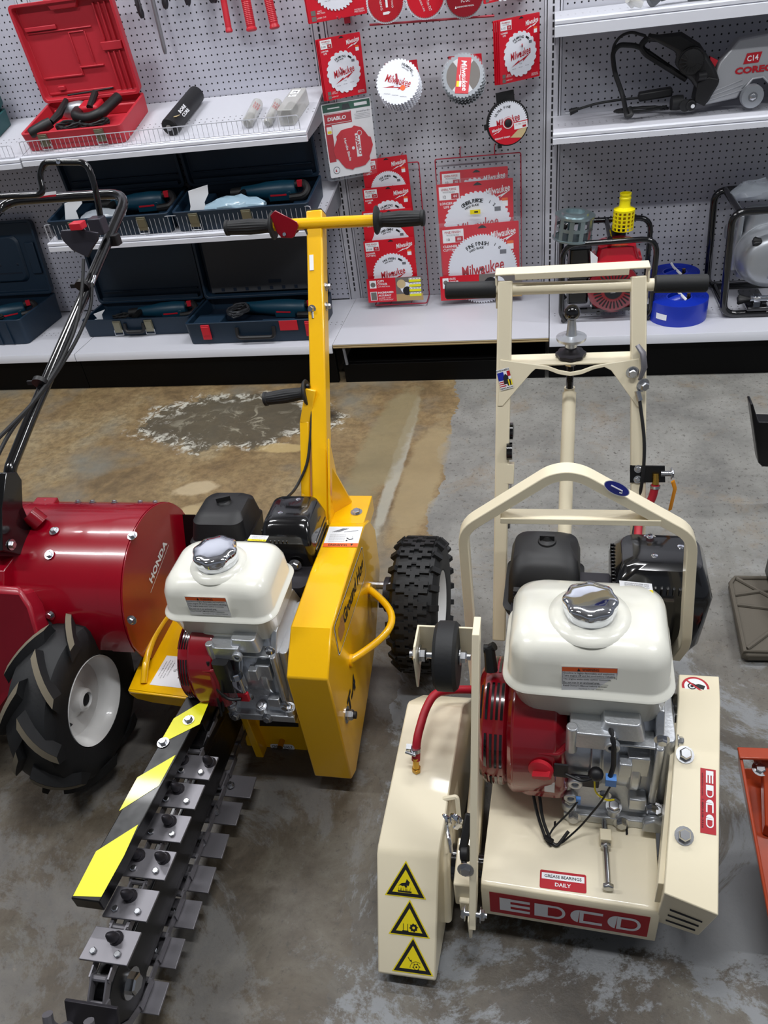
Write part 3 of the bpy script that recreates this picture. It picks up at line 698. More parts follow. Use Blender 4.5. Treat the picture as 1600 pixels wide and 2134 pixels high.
def tri(cu, cv, kind):
    p = hpt(cu, cv); up = (Vector(LL[2])-Vector(LL[1])).normalized()
    s_ = .038; M = frame(p+hn*.0006, Vector(RR_[2])-Vector(LL[2]), up); mb = MB('sticker_yellow', M @ Matrix.Scale(1.15, 4))
    s_ = .035
    def tr(r, z, m): mb.flat([(r*cos(R(a)), r*sin(R(a))) for a in (90, 210, 330)], z, m)
    tr(s_*1.10, 0, 'sticker_yellow'); tr(s_, .0003, 'ink'); tr(s_*.70, .0006, 'sticker_yellow'); mb.mat('ink')
    if kind == 0:
        mb.rect(-.012, .010, -.0115, -.009, .0008); [mb.flat([(-.011+k*.0025, -.009), (-.0100+k*.0025, -.009), (-.0110+k*.0025+.002*sin(k*2), -.003+.0015*sin(k*3))], .0008) for k in range(8)]
        mb.flat([(-.012, -.002), (-.006, .003), (0, .004), (.002, .010), (.007, .005), (.005, -.001), (.002, .0), (.003, -.003), (0, -.004), (-.002, -.001), (-.005, -.002), (-.008, -.0005)], .0008)
    elif kind == 1:
        mb.rect(-.018, .016, -.0135, -.0127, .0008); mb.rect(-.010, -.009, -.011, .0, .0008); mb.rect(-.003, -.002, -.011, .0, .0008); mb.rect(-.011, -.001, -.0125, -.0105, .0008)
        mb.disc(.007, -.005, .0058, .0008, 'ink', 16); [mb.flat([(.007+.0052*cos(a), -.005+.0052*sin(a)), (.007+.0078*cos(a+.1), -.005+.0078*sin(a+.1)), (.007+.0052*cos(a+.5), -.005+.0052*sin(a+.5))], .0008) for a in [k*pi/4 for k in range(8)]]
        mb.disc(.007, -.005, .0022, .0010, 'sticker_yellow', 12)
    else:
        mb.disc(.006, -.010, .0105, .0008, 'ink', 16, r0=.0098, a0=.9, a1=3.2); mb.disc(.006, -.008, .0048, .0008, 'ink', 16, r0=.004); mb.disc(.006, -.008, .0015, .0008, 'ink', 8)
        mb.mat('ink').add([(-.008, .006, .0008), (-.0072, .0068, .0008), (-.0028, .0, .0008), (-.0036, -.0008, .0008)], [(0, 1, 2, 3)], False); mb.flat([(-.0045, .0016), (-.0008, -.0024), (-.0018, .0026)], .0008)
        [mb.flat([(.006+.005*cos(a), -.008+.005*sin(a)), (.006+.0068*cos(a+.1), -.008+.0068*sin(a+.1)), (.006+.005*cos(a+.5), -.008+.005*sin(a+.5))], .0008) for a in [k*pi/3 for k in range(6)]]
    build('warning_triangle', mb, HD, recalc=False, label=('yellow triangle with a hand over hot bristles', 'yellow triangle with a boot beside a toothed wheel', 'yellow triangle with a guarded toothed wheel')[kind])
tri(845, 1844, 0); tri(853, 1925, 1); tri(860, 2003, 2)
mb = MB('brass'); tn2 = (Vector(LL[4])-Vector(LL[3])).cross(Vector(RR_[3])-Vector(LL[3])); p = onp(868, 1606, LL[3], tn2); mb.cyl(p, p+Vector((0, 0, .010)), .009, n=6); mb.cyl(p+Vector((0, 0, .010)), p+Vector((0, .006, .034)), .0062); q = p+Vector((0, .006, .034)); build('hose_fitting', mb, SAW)
mb = MB('red_hose'); pts = [q-Vector((0, 0, .008)), q+Vector((.002, .02, .03)), at(885, 1480, y=-2.53), at(905, 1444, y=-2.49), at(945, 1437, y=-2.46), at(1000, 1437, y=-2.44)]
pts = fillet(pts, .03, 6); mb.tube(pts, .0085, 14); build('water_hose', mb, SAW)
mb = MB('zinc'); c = pts[2]; mb.lathe([(.0105, 0), (.0105, .008)], q+Vector((0, .006, .010)), (0, .4, 1), 20); mb.box(q.x-.018, q.x-.008, q.y+.004, q.y+.016, q.z+.010, q.z+.020); mb.cyl((q.x-.018, q.y, q.z+.015), (q.x+.002, q.y-.006, q.z+.015), .0028); build('hose_clamp', mb, SAW)
# latches and lever between hood and deck
mb = MB('cream'); p = at(930, 1700, y=-2.66); q1, q2 = at(922, 1665, y=-2.66), at(952, 1660, y=-2.66)
mb.tube(fillet([at(915, 1720, y=-2.69), q1, q2, at(958, 1725, y=-2.69)], .006), .0028, 6, flat=1.8); build('latch_bracket', mb, SAW)
for u in (918, 940):
    mb = MB('chrome'); a = at(u, 1702, y=-2.69); mb.tube(fillet([a, a+Vector((.010, -.004, .006)), a+Vector((.018, -.006, -.004)), a+Vector((.008, -.012, -.018))], .008), .0065, 8, flat=.5); build('spring_latch', mb, SAW)
mb = MB('zinc'); mb.tube(fillet([at(930, 1720, y=-2.70), at(936, 1750, y=-2.73), at(940, 1775, y=-2.74)], .01), .004, 8); build('latch_hook', mb, SAW)
mb = MB('black_plastic'); a, b_ = at(978, 1695, y=-2.72), at(964, 1775, y=-2.77); mb.bar(a, b_, .015, .010, (0, -1, 1)); mb.lathe([(.014, -.008), (.014, .008)], b_+Vector((.004, .0, -.004)), (1, 0, .1), 20); mb.bar(b_+Vector((0, 0, -.005)), at(968, 1808, y=-2.79), .010, .012); build('depth_lever', mb, SAW, bev=.003)
mb = MB('zinc'); p = at(970, 1812, y=-2.805); mb.hexb(p, (0, -1, .3), .010, .008); build('lever_bolt', mb, SAW)
mb = MB('zinc'); p = at(962, 1902, y=-2.84); mb.cyl((.768, p.y, p.z), (.812, p.y, p.z), .0045); mb.hexb((.774, p.y, p.z), (-1, 0, 0), .009, .008); mb.hexb((.800, p.y, p.z), (1, 0, 0), .009, .008); build('pivot_bolt', mb, SAW)
# guide-wheel arm: a flat bar standing from the front pivot, with bracket and rubber wheel
AX = .7905
tp = at(1000, 1312, x=AX+.003) if False else at(992, 1312, y=-2.60); bt = at(985, 1924, y=-2.845)
mb = MB('cream'); w2 = .006
prof3 = [(bt+Vector((0, -.012, 0))), (tp+Vector((0, -.012, 0))), (tp+Vector((0, .03, 0))), (bt+Vector((0, .045, .01)))]
mb.poly3([p+Vector((-w2, 0, 0)) for p in prof3], (2*w2, 0, 0)); ARM = build('guide_arm', mb, SAW, bev=.001)
wc = at(932, 1367, y=-2.585)
mb = MB('cream'); xl = wc.x-.050; mb.prism([(wc.y-.035, wc.z-.045), (wc.y-.035, wc.z+.028), (wc.y-.022, wc.z+.043), (wc.y+.03, wc.z+.043), (wc.y+.03, wc.z-.02)], 'x', xl-.003, xl+.001)
mb.box(xl, tp.x, wc.y+.026, wc.y+.030, wc.z-.022, wc.z+.043); build('wheel_bracket', mb, SAW, bev=.001)
mb = MB('black_rubber'); mb.lathe([(.022, -.020), (.055, -.020), (.0605, -.014), (.0612, 0), (.0605, .014), (.055, .020), (.022, .020)], wc, (1, 0, 0), 40); mb.mat('metal_grey').lathe([(.008, -.0205), (.03, -.0175), (.03, .0175), (.008, .0205)], wc, (1, 0, 0), 24); build('guide_wheel', mb, SAW)
mb = MB('zinc'); mb.cyl((xl-.016, wc.y, wc.z), (wc.x+.040, wc.y, wc.z), .006); mb.hexb((xl-.003, wc.y, wc.z), (-1, 0, 0), .011, .008); mb.hexb((xl+.002, wc.y, wc.z), (1, 0, 0), .012, .012); mb.hexb((wc.x+.022, wc.y, wc.z), (1, 0, 0), .011, .012); build('wheel_axle', mb, SAW)
# lifting frame round the engine
yc = -2.375
cg = [at(1405, 1365, y=yc+.04), at(1428, 1335, y=yc), at(1441, 1112, y=yc), at(1215, 988, y=yc), at(1180, 981, y=yc), at(1145, 988, y=yc), at(965, 1098, y=yc), at(982, 1330, y=yc), at(990, 1420, y=yc-.02)]
mb = MB('cream'); pts = fillet(cg, .03, 5); rings = []
for i, p in enumerate(pts):
    a = pts[max(0, i-1)]; b_ = pts[min(len(pts)-1, i+1)]; d = (b_-a).normalized(); nn = d.cross(Vector((0, 1, 0))).normalized()
    rings.append([p+nn*sx*.009+Vector((0, sy*.016, 0)) for sx, sy in ((-1, -1), (1, -1), (1, 1), (-1, 1))])
mb.loft(rings); a, b_ = at(1043, 1070, y=yc), at(1375, 1078, y=yc); 
mb.box(a.x, b_.x, yc-.016, yc+.016, a.z-.004, a.z); mb.box(a.x, b_.x, yc-.018, yc-.014, a.z-.010, a.z+.002)
build('lifting_frame', mb, SAW, bev=.0015, ang=30)
p = at(1285, 1018, y=yc-.017); M = frame(p, Vector((1, 0, -.62)), (.62, 0, 1)); mb = MB('white', M)
mb.flat([(.024*cos(t), .0125*sin(t)) for t in [2*pi*k/28 for k in range(28)]], 0, 'white'); mb.flat([(.0225*cos(t), .0110*sin(t)) for t in [2*pi*k/28 for k in range(28)]], .0002, 'blue'); mb.tube([(-.012, .001, .0005), (.010, .001, .0005)], .0012, 6); mb.mats; mb.mat('white'); mb.tube([(-.012, .001, .001), (.010, .001, .001), (.012, -.003, .001), (.008, -.004, .001)], .0012, 6)
build('hook_sticker', mb, SAW, recalc=False, label='blue oval lifting point sticker')
# handle frame
def hp_(u, v): return onp(u, v, (0.8, -2.20, .236), (0, 1, -.378))
mb = MB('cream'); tl_, bl_ = hp_(1053, 585), hp_(1040, 1330); tr_, br_ = hp_(1330, 575), hp_(1328, 1330)
for a, b_ in ((tl_, bl_), (tr_, br_)): mb.bar(a, b_, .030, .030, (0, 1, 0))
FR = build('handle_frame', mb, SAW, bev=.003)
mb = MB('cream'); a, b_ = hp_(935, 606), hp_(1470, 590); mb.cyl(a, b_, .0125, n=24)
z = hp_(1053, 575).z+.008; y = hp_(1053, 575).y; mb.box(tl_.x-.020, tr_.x+.020, y-.022, y+.016, z, z+.004); mb.box(tl_.x-.020, tl_.x-.016, y-.02, y+.016, z-.07, z); mb.box(tr_.x+.016, tr_.x+.020, y-.02, y+.016, z-.075, z)
mb.box(tl_.x+.02, tr_.x-.02, y-.024, y-.021, z-.010, z+.004); build('handle_bar', mb, SAW, bev=.002)
for u0, u1, v0, v1 in ((928, 1034, 606, 603), (1362, 1474, 592, 590)):
    mb = MB('black_rubber'); a, b_ = hp_(u0, v0), hp_(u1, v1); d = (b_-a); mb.lathe([(.014, 0), (.0175, .003), (.0175, d.length-.003), (.0155, d.length)], a, d, 28); build('handle_grip', mb, SAW, label='black rubber grip')
# crosswise bracket plate with gussets
def pl2(u, v): return hp_(u, v)+Vector((0, -.018, 0))
mb = MB('cream'); out = [(1043, 742), (1100, 753), (1140, 757), (1165, 762), (1190, 768), (1215, 762), (1240, 757), (1290, 748), (1328, 740), (1334, 842), (1326, 840), (1290, 785), (1272, 758), (1262, 756), (1232, 757), (1213, 768), (1187, 774), (1165, 769), (1140, 763), (1118, 760), (1110, 762), (1090, 790), (1047, 841), (1038, 838)]
P = [pl2(u, v) for u, v in ((1043, 742), (1115, 752), (1140, 755), (1165, 764), (1188, 768), (1210, 764), (1235, 755), (1262, 750), (1330, 740), (1334, 843), (1325, 838), (1272, 764), (1258, 757), (1236, 762), (1212, 772), (1188, 776), (1163, 772), (1140, 763), (1116, 761), (1108, 768), (1048, 838), (1038, 838))]
mb.poly3(P, (0, .004, 0))
P = [pl2(1043, 741), pl2(1188, 768), pl2(1330, 739)]; zz = P[0].z
mb.box(tl_.x, tr_.x+.0, P[0].y, P[0].y+.05, pl2(1188, 756).z, pl2(1188, 756).z+.004)
build('bracket_plate', mb, SAW, bev=.001)
M, W, H = sticker(hp_(1047, 762)+Vector((0, -.0195, 0)), hp_(1073, 755)+Vector((0, -.0195, 0)), hp_(1045, 805)+Vector((0, -.0195, 0)))
mb = MB('white', M); mb.rect(0, W, 0, H); mb.rect(0, W*.5, H*.45, H*.85, .0002, 'blue'); [mb.rect(0, W*.5, H*(.15+k*.1), H*(.2+k*.1), .0002, 'logo_red') for k in range(3)]
mb.flat([(W*.35, H*.25), (W*.75, H*.25), (W*.8, H*.6), (W*.6, H*.75), (W*.4, H*.6)], .0003, 'ink'); mb.rect(W*.75, W, H*.6, H*.85, .0003, 'logo_red')
for k in range(4): mb.mat(('ink', 'sticker_yellow')[k % 2]); mb.rect(W*(.6+k*.1), W*(.7+k*.1), H*.15, H*.45, .0004)
mb.text('STATED IN AMERICA', W/2, .93*H, .09*H, .0004, .98*W, 'ink', bold=.02); mb.text('FREDERICK, MARYLAND', W/2, .06*H, .08*H, .0004, .98*W, 'ink', bold=.02); build('flag_sticker', mb, SAW, recalc=False, label='small flag sticker')
# depth screw with ball knob
pk = hp_(1190, 738); yk = pk.y+.015
def ax_(v, u=1189): return at(u, v, y=yk)
mb = MB('cast_dark'); p = ax_(740); z_ = p.z; mb.lathe([(.030, 0, .06), (.030, .006, .06), (.018, .010, 0), (.012, .016)], p, (0, 0, 1), 40, 8); build('indexing_base', mb, SAW)
mb = MB('alu'); mb.lathe([(.008, .012), (.008, .020), (.0125, .020), (.0125, .032), (.010, .034), (.030, .036), (.031, .042), (.012, .046), (.0105, .050), (.008, .080)], p, (0, 0, 1), 28); mb.mat('black_gloss').ball(p+Vector((0, 0, .094)), .0165, 24); build('depth_knob', mb, SAW, label='black ball knob on an aluminium flange')
mb = MB('zinc'); mb.lathe([(.012, -.022), (.012, -.008)], p, (0, 0, 1), 6); mb.mat('black_paint'); mb.cyl(p+Vector((0, 0, -.09)), p+Vector((0, 0, -.02)), .0065)
for k in range(18): mb.lathe([(.0065, 0), (.0078, .0012), (.0065, .0024)], p+Vector((0, 0, -.084+k*.0034)), (0, 0, 1), 14)
build('threaded_rod', mb, SAW)
mb = MB('cream'); a = p+Vector((0, -.0, -.088)); b_ = at(1172, 1230, y=-2.24); mb.cyl(a, b_, .0145, n=24); mb.cyl(a+Vector((0, 0, .012)), a-Vector((0, 0, .004)), .0115); build('screw_tube', mb, SAW)
# throttle lever, cable, valve bracket
mb = MB('steel_dark'); 
mb.tube([hp_(1325, 706)+Vector((0, -.03, 0)), hp_(1336, 720)+Vector((0, -.035, 0)), hp_(1339, 750)+Vector((0, -.035, 0)), hp_(1330, 778)+Vector((0, -.03, 0))], [.006, .008, .008, .005], 10, flat=.5)
mb.mat('zinc').hexb(hp_(1316, 765)+Vector((0, -.022, 0)), (0, -1, 0), .009, .010); mb.hexb(hp_(1336, 788)+Vector((0, -.03, 0)), (.5, -1, 0), .010, .012); mb.cyl(hp_(1325, 800)+Vector((0, -.03, 0)), hp_(1330, 820)+Vector((0, -.03, 0)), .006); build('throttle_lever', mb, SAW)
mb = MB('black_rubber'); pts = fillet([hp_(1330, 820)+Vector((0, -.03, 0)), hp_(1340, 900)+Vector((0, -.035, 0)), hp_(1338, 970)+Vector((0, -.03, 0)), hp_(1328, 1060)+Vector((0, .0, 0)), (1.06, -2.3, .42)], .05, 5); mb.tube(pts, .0035, 8); build('throttle_cable', mb, SAW)
mb = MB('black_paint'); mb.poly3([hp_(u, v)+Vector((0, -.018, 0)) for u, v in ((1311, 961), (1383, 962), (1384, 995), (1311, 996))], (0, .003, 0)); mb.mat('zinc')
for u, v in ((1328, 967), (1327, 989)): mb.hexb(hp_(u, v)+Vector((0, -.018, 0)), (0, -1, .3), .006, .004)
build('valve_bracket', mb, SAW)
mb = MB('brass'); v0 = hp_(1364, 976)+Vector((0, -.02, 0)); mb.cyl(v0, v0+Vector((.0, -.012, -.02)), .007, n=12); mb.mat('zinc').cyl(v0+Vector((.01, 0, 0)), v0+Vector((.034, 0, .0)), .006); mb.hexb(v0+Vector((.030, 0, 0)), (1, 0, 0), .009, .006); build('ball_valve', mb, SAW)
mb = MB('orange'); mat('valve_orange', '#d98a14', .5); mb = MB('valve_orange'); mb.tube([v0+Vector((.034, -.01, -.012)), v0+Vector((.040, -.012, -.03)), v0+Vector((.036, -.012, -.085))], .0055, 8, flat=.5); build('valve_handle', mb, SAW, label='orange valve handle')
mb = MB('red_hose'); mb.tube(fillet([v0+Vector((0, -.012, -.02)), v0+Vector((-.004, -.02, -.05)), v0+Vector((-.03, -.04, -.09)), (1.08, -2.30, .45)], .03), .0085, 12); mb.mat('zinc').lathe([(.0105, 0), (.0105, .006)], v0+Vector((0, -.013, -.028)), (0, .3, 1), 18); build('water_hose', mb, SAW)
mb = MB('black_gloss'); mb.lathe([(.012, -.006), (.019, -.006), (.019, .006), (.012, .006)], hp_(1062, 935)+Vector((0, -.01, 0)), (1, 0, 0), 24); mb.lathe([(.012, -.007), (.0185, -.005), (.0185, .005), (.012, .007)], hp_(1060, 910)+Vector((.004, .01, .008)), (1, 0, 0), 24); build('folding_knob', mb, SAW)
mb = MB('zinc'); mb.cyl(hp_(1061, 1010), hp_(1058, 1100), .0055); build('throttle_rod', mb, SAW)
mb = MB('cream'); mb.bar(hp_(1061, 965), hp_(1060, 1005), .022, .03, (0, 1, 0)); build('rod_guide', mb, SAW, bev=.001)

# ------------------------------------------------------------------ yellow chain trencher
TR = thing('chain_trencher', (.25, -2.4, 0), 'yellow walk-behind chain trencher with striped guard bar and white fuel tank', 'trencher')
TZ = .232
mb = MB('yellow')
dp = [at(266, 1438, z=TZ), at(330, 1290, z=TZ), at(352, 1255, z=TZ)]
fl, fr = dp[0], at(617, 1484, z=TZ)
out = [(fl.x, fl.y), (fl.x+.008, fl.y-.004), (fr.x, fr.y), (fr.x, -2.06), (dp[2].x+.02, -2.06), (dp[1].x, dp[1].y)]
mb.prism(out, 'z', TZ-.006, TZ)
mb.poly3([Vector((fl.x, fl.y, TZ)), Vector((fr.x, fr.y, TZ)), Vector((fr.x, fr.y, TZ-.040)), Vector((fl.x+.05, fl.y, TZ-.040)), Vector((fl.x+.012, fl.y, TZ-.03)), Vector((fl.x, fl.y, TZ-.015))], (0, .005, 0))
build('deck', mb, TR, bev=.002)
mb = MB('yellow'); mb.tube(fillet([at(300, 1424, z=TZ), at(303, 1380, z=TZ+.028), at(318, 1330, z=TZ+.036), at(345, 1285, z=TZ+.03), at(372, 1262, z=TZ+.002)], .05, 6), .008, 12); build('side_handle', mb, TR)
M, W, H = sticker(at(344, 1366, z=TZ), at(404, 1372, z=TZ), at(312, 1427, z=TZ)); W = (at(410, 1433, z=TZ)-at(312, 1427, z=TZ)).length
mb = MB('white', M); mb.rect(0, W, 0, H); mb.rect(W*.80, W*.985, H*.02, H*.98, .0002, 'logo_red'); mb.text('DANGER', W*.89, H*.40, H*.10, .0004, .5*H, 'white', rot=pi/2, bold=.02)
for k, ww in enumerate((.55, .7, .66, .5)): mb.text(('moving chain', 'keep hands and feet away', 'stop engine first', 'rotating digging')[k], W*(.08+k*.06), H*.55, H*.035, .0004, ww*H*.9, 'ink', rot=pi/2)
mb.mat('ink'); z = .0005
mb.tube([(W*.50, H*.30, z), (W*.60, H*.45, z), (W*.50, H*.62, z)], .002, 5, flat=.1); mb.tube([(W*.60, H*.45, z), (W*.74, H*.30, z), (W*.76, H*.15, z)], .0028, 5, flat=.1); mb.tube([(W*.60, H*.45, z), (W*.70, H*.62, z), (W*.62, H*.78, z)], .0018, 5, flat=.1)
mb.disc(W*.78, H*.40, .003, z); mb.mat('ink')
for k in range(7): mb.disc(W*(.36+.045*k), H*(.52+.055*k), .0032, z, 'ink', 10, r0=.0022)
build('danger_sticker', mb, TR, recalc=False, label='white pictogram sticker with a red strip')
# chain and belt guard housing
X0, X1 = .400, .487
gp = [(-2.105, .452), (-2.285, .460), (-2.450, .457), (-2.527, .392), (-2.524, .055), (-2.49, .035), (-2.30, .085), (-2.18, .125), (-2.03, .25), (-2.02, .37), (-2.06, .43)]
mb = MB('yellow'); mb.prism(gp, 'x', X0, X1); GH = build('drive_guard', mb, TR, bev=.0035)
M, W, H = sticker(at(686, 1098, z=.4555), at(756, 1098, z=.4555), at(672, 1140, z=.4565))
mb = MB('white', M); mb.rect(0, W, 0, H); mb.rect(0, W, 0, .18*H, .0002, 'orange'); mb.text('WARNING', W*.42, .09*H, .10*H, .0004, .55*W, 'ink', rot=pi, bold=.02); mb.flat([(.78*W, .15*H), (.86*W, .15*H), (.82*W, .03*H)], .0004, 'ink')
for k in range(5): mb.text('Rotating parts can crush', .34*W, (.26+.08*k)*H, .035*H, .0004, .46*W, 'ink', rot=pi)
mb.mat('ink'); mb.tube([(.62*W, .42*H, .0004), (.72*W, .34*H, .0004), (.82*W, .38*H, .0004), (.78*W, .50*H, .0004)], .0016, 5, flat=.1); mb.disc(.64*W, .30*H, .0022, .0004)
for k in range(4): mb.tube([(W*(.15+k*.06), H*.72, .0004), (W*(.45+k*.05), H*.9, .0004)], .0005, 4, flat=.2)
mb.tube([(W*.5, H*.72, .0004), (W*.9, H*.80, .0004)], .0005, 4, flat=.2)
build('warning_sticker', mb, GH, recalc=False, label='white sticker with an orange strip and a pinched hand')
sx = X1+.0006
def gs(u, v): return at(u, v, x=X1)
# lettering plate down the side of the housing
A_, B_, C_, D_ = gs(699, 1296), gs(757, 1128), gs(764, 1188), gs(706, 1370)
M, L, hh = sticker(A_, B_, D_, .0008)
mb = MB('white', M); mat('hog_brown', '#a8763a', .6)
def rrect(x0, x1, y0, y1, r): return [(p[0], p[1]) for p in rring(0, x0, x1, y0, y1, r)]
mb.flat(rrect(0, L, 0, hh, .010), 0, 'white'); mb.flat(rrect(.002, L-.002, .002, hh-.002, .009), .0002, 'ink'); mb.flat(rrect(.0045, L-.0045, .0045, hh-.0045, .007), .0004, 'yellow')
mb.text('Ground Hog', L*.59, hh*.5, hh*.52, .0008, L*.72, 'ink', shear=.2, bold=.04)
q = hh/.045; mb.flat([(x*q, hh*.5+y*q) for x, y in ((.012, -.010), (.020, -.012), (.034, -.011), (.036, -.004), (.038, .004), (.034, .012), (.026, .013), (.018, .009), (.012, .010), (.009, .002))], .0007, 'hog_brown'); mb.disc(.028*q, hh*.5+.006*q, .0018, .0009, 'ink', 8)
build('name_plate', mb, GH, recalc=False, label='black outlined plate lettered Ground Hog with a brown animal')
M, W, H = sticker(gs(719, 1470), gs(733, 1408), gs(728, 1486), .0008); mb = MB('ink', M); mb.text('T-4', W/2, H*.4, H*.9, 0, W*1.0, 'ink', shear=.2, bold=.05); build('model_lettering', mb, GH, recalc=False)
mb = MB('yellow'); a, b_ = gs(768, 1227), gs(730, 1376); mb.tube([a.lerp(b_, t)+Vector((.075*(sin(pi*(.04+.92*t))-.12)/.88 if 0 < t < 1 else 0, 0, .006*sin(pi*t))) for t in [k/16 for k in range(17)]], .0085, 12)
for p in (a, b_): mb.cyl(p, p+Vector((.006, 0, 0)), .014)
build('lifting_handle', mb, GH)
mb = MB('zinc'); p = gs(722, 1489); mb.lathe([(.019, 0), (.019, .002)], p, (1, 0, 0), 20); mb.hexb(p, (1, 0, 0), .012, .016); mb.mat('ink').lathe([(.008, .014), (.008, .022)], p, (1, 0, 0), 14); build('side_bolt', mb, GH)
mb = MB('yellow'); mb.box(.30, X1-.006, -2.10, -1.98, .40, .446); mb.prism([(-2.1, .446), (-1.98, .446), (-1.99, .62)], 'x', .395, .401); PB = build('post_base', mb, TR, bev=.002)
mb = MB('zinc'); mb.hexb((.455, -2.05, .446), (0, 0, 1), .010, .008); build('base_bolt', mb, TR)
mb = MB('yellow'); mb.poly3([at(692, 975, y=-2.06), at(741, 1062, y=-2.0), at(692, 1078, y=-2.06)], (0, .005, 0)); build('gusset', mb, TR)
# post, handlebar and grips
pb, pt = Vector((.372, -2.07, .43)), Vector((.352, -1.635, 1.040))
sl = (pt-pb)/(pt.z-pb.z)
mb = MB('yellow'); mb.bar(pb-Vector((0, 0, 0)), pt, .040, .040, (0, -1, 0)); build('post', mb, TR, bev=.004)
mb = MB('ink'); mb.bar(pt, pt+sl*.002, .036, .036, (0, -1, 0)); build('post_cap', mb, TR)
cz = pt - sl*.045
def hb(u, v): return at(u, v, y=cz.y)
a, b_ = hb(565, 470), hb(790, 459)
mb = MB('yellow'); mb.cyl(a, b_, .0135, n=22); build('handle_bar', mb, TR)
def grip(parent, a, b_, name='handle_grip', r=.0165):
    a, b_ = Vector(a), Vector(b_); L = (b_-a).length; mb = MB('black_rubber'); n = 40
    mb.lathe([(.013, 0), (.031, 0), (.033, .003), (.030, .007), (r+.001, .012), (r, .018)], a, b_-a, 28, cap=False)
    prof = [(r*(.96), .018), (r*1.0, .03, .03), (r*1.10, L*.5, .035), (r*1.0, L-.016, .03), (r*.98, L-.010), (r*1.12, L-.008), (r*1.12, L-.002), (r*.9, L)]
    mb.lathe(prof, a, b_-a, 72, 18); return build(name, mb, parent, label='ribbed black rubber grip')
grip(TR, hb(572, 470), hb(470, 475)); grip(TR, hb(782, 459), hb(885, 454))
mb = MB('red_gloss'); P = [hb(u, v)+Vector((0, -.018, 0)) for u, v in ((567, 445), (577, 434), (622, 458), (626, 466), (618, 488), (612, 492), (590, 491), (581, 480))]; mb.poly3(P, (0, .004, 0)); mb.poly3([p+Vector((0, .034, 0)) for p in P[3:]], (0, .003, 0)); build('throttle_lever', mb, TR, bev=.0015, label='red throttle lever')
mb = MB('chrome'); mb.hexb(hb(597, 483)+Vector((0, -.018, 0)), (0, -1, .2), .005, .004, False); build('lever_screw', mb, TR)
mb = MB('black_rubber'); f = lambda u, v, dy=0: onp(u, v, pb, (0, 1, -sl.y))+Vector((0, -.02+dy, 0))
mb.tube(fillet([f(622, 462), f(636, 462), f(650, 490), f(655, 560), f(656, 650), f(654, 760), f(655, 860), f(645, 960), f(620, 1010), at(600, 1035, y=-2.1)], .05, 4), .0035, 8); build('throttle_cable', mb, TR)
mb = MB('white'); mb.bar(f(654, 524, -.005), f(655, 556, -.005), .010, .003, (0, -1, 0)); build('cable_tag', mb, TR)
for v in (597, 638):
    mb = MB('zinc'); p = f(689, v)+Vector((.0, .02, 0)); p = Vector((pb.x+sl.x*(p.z-pb.z)+.020, p.y, p.z)); mb.hexb(p, (1, 0, 0), .007, .012); build('post_bolt', mb, TR)
mb = MB('zinc'); mb.hexb(f(655, 636, -.004), (0, -1, .4), .007, .012); mb.cyl(f(656, 640, -.004), f(657, 655, -.004), .003); build('cable_end', mb, TR)
# shifting arm with its own grip
mb = MB('yellow'); pa = [at(650, 815, y=-1.95), at(641, 900, y=-1.98), at(640, 1010, y=-2.02)]; pa = [at(649, 812, y=-1.90), at(637, 880, y=-1.93), at(637, 1000, y=-2.0), at(640, 1035, y=-2.03)]
mb.bar(pa[0], pa[1], .026, .026, (0, 1, 0), .002); mb.bar(pa[1], pa[3], .024, .026, (0, 1, 0), .002); build('boom_lever', mb, TR, bev=.003)
q = pa[0]+Vector((-.010, 0, -.008)); grip(TR, q, at(550, 832, y=-1.905), 'lever_grip', .0155)
mb = MB('black_paint'); mb.ball(q+Vector((.0, 0, .016)), .008); build('latch_knob', mb, TR)
# road wheel
wc = Vector((.598, -2.085, .180))
def tyre(wc, ro, wd, ri, name='tyre'):
    mb = MB('black_rubber'); h = wd/2
    mb.lathe([(ri, -h*.75), (ri+.01, -h*.9), (ro*.75, -h), (ro*.88, -h*.95), (ro*.95, -h*.8), (ro*.975, -h*.45), (ro*.98, 0), (ro*.975, h*.45), (ro*.95, h*.8), (ro*.88, h*.95), (ro*.75, h), (ri+.01, h*.9), (ri, h*.75)], wc, (1, 0, 0), 56, cap=False)
    return mb
mb = tyre(wc, .172, .118, .082)
for k in range(22):
    a = 2*pi*k/22
    for j in (0, 1):
        a2 = a+(pi/22 if j else 0)
        for xo in ((-.022, .022) if j == 0 else (0,)):
            for sgn in (-1, 1):
                M = Matrix.Translation(wc) @ Matrix.Rotation(a2+sgn*.055, 4, 'X') @ Matrix.Translation((xo, 0, .172)); mb.M = M; mb.box(-.016, .016, -.005, .005, -.008, .003)
            mb.M = Matrix.Translation(wc) @ Matrix.Rotation(a2, 4, 'X') @ Matrix.Translation((xo, 0, .172)); mb.box(-.006, .006, -.012, .012, -.008, .003)
    for sx_ in (-1, 1):
        mb.M = Matrix.Translation(wc) @ Matrix.Rotation(a, 4, 'X') @ Matrix.Translation((sx_*.050, 0, .160)) @ Matrix.Rotation(sx_*.7, 4, 'Y'); mb.box(-.012, .012, -.007, .007, -.006, .008)
WH = build('tyre', mb, TR, ang=30)
mb = MB('rim_white'); mb.lathe([(.02, -.03), (.07, -.03), (.085, -.05), (.088, -.052), (.083, -.045), (.08, 0), (.083, .045), (.088, .052), (.085, .050), (.07, .03), (.02, .03)], wc, (1, 0, 0), 40); build('wheel_rim', mb, TR)
mb = MB('zinc'); mb.cyl((X1, wc.y, wc.z+.06), (wc.x-.055, wc.y, wc.z+.06), .010); mb.mat('cast_dark').cyl((X1, wc.y, wc.z), (wc.x, wc.y, wc.z), .014); mb.lathe([(.045, 0), (.045, .012)], (X1+.02, wc.y, wc.z+.03), (1, 0, 0), 24); build('wheel_axle', mb, TR)
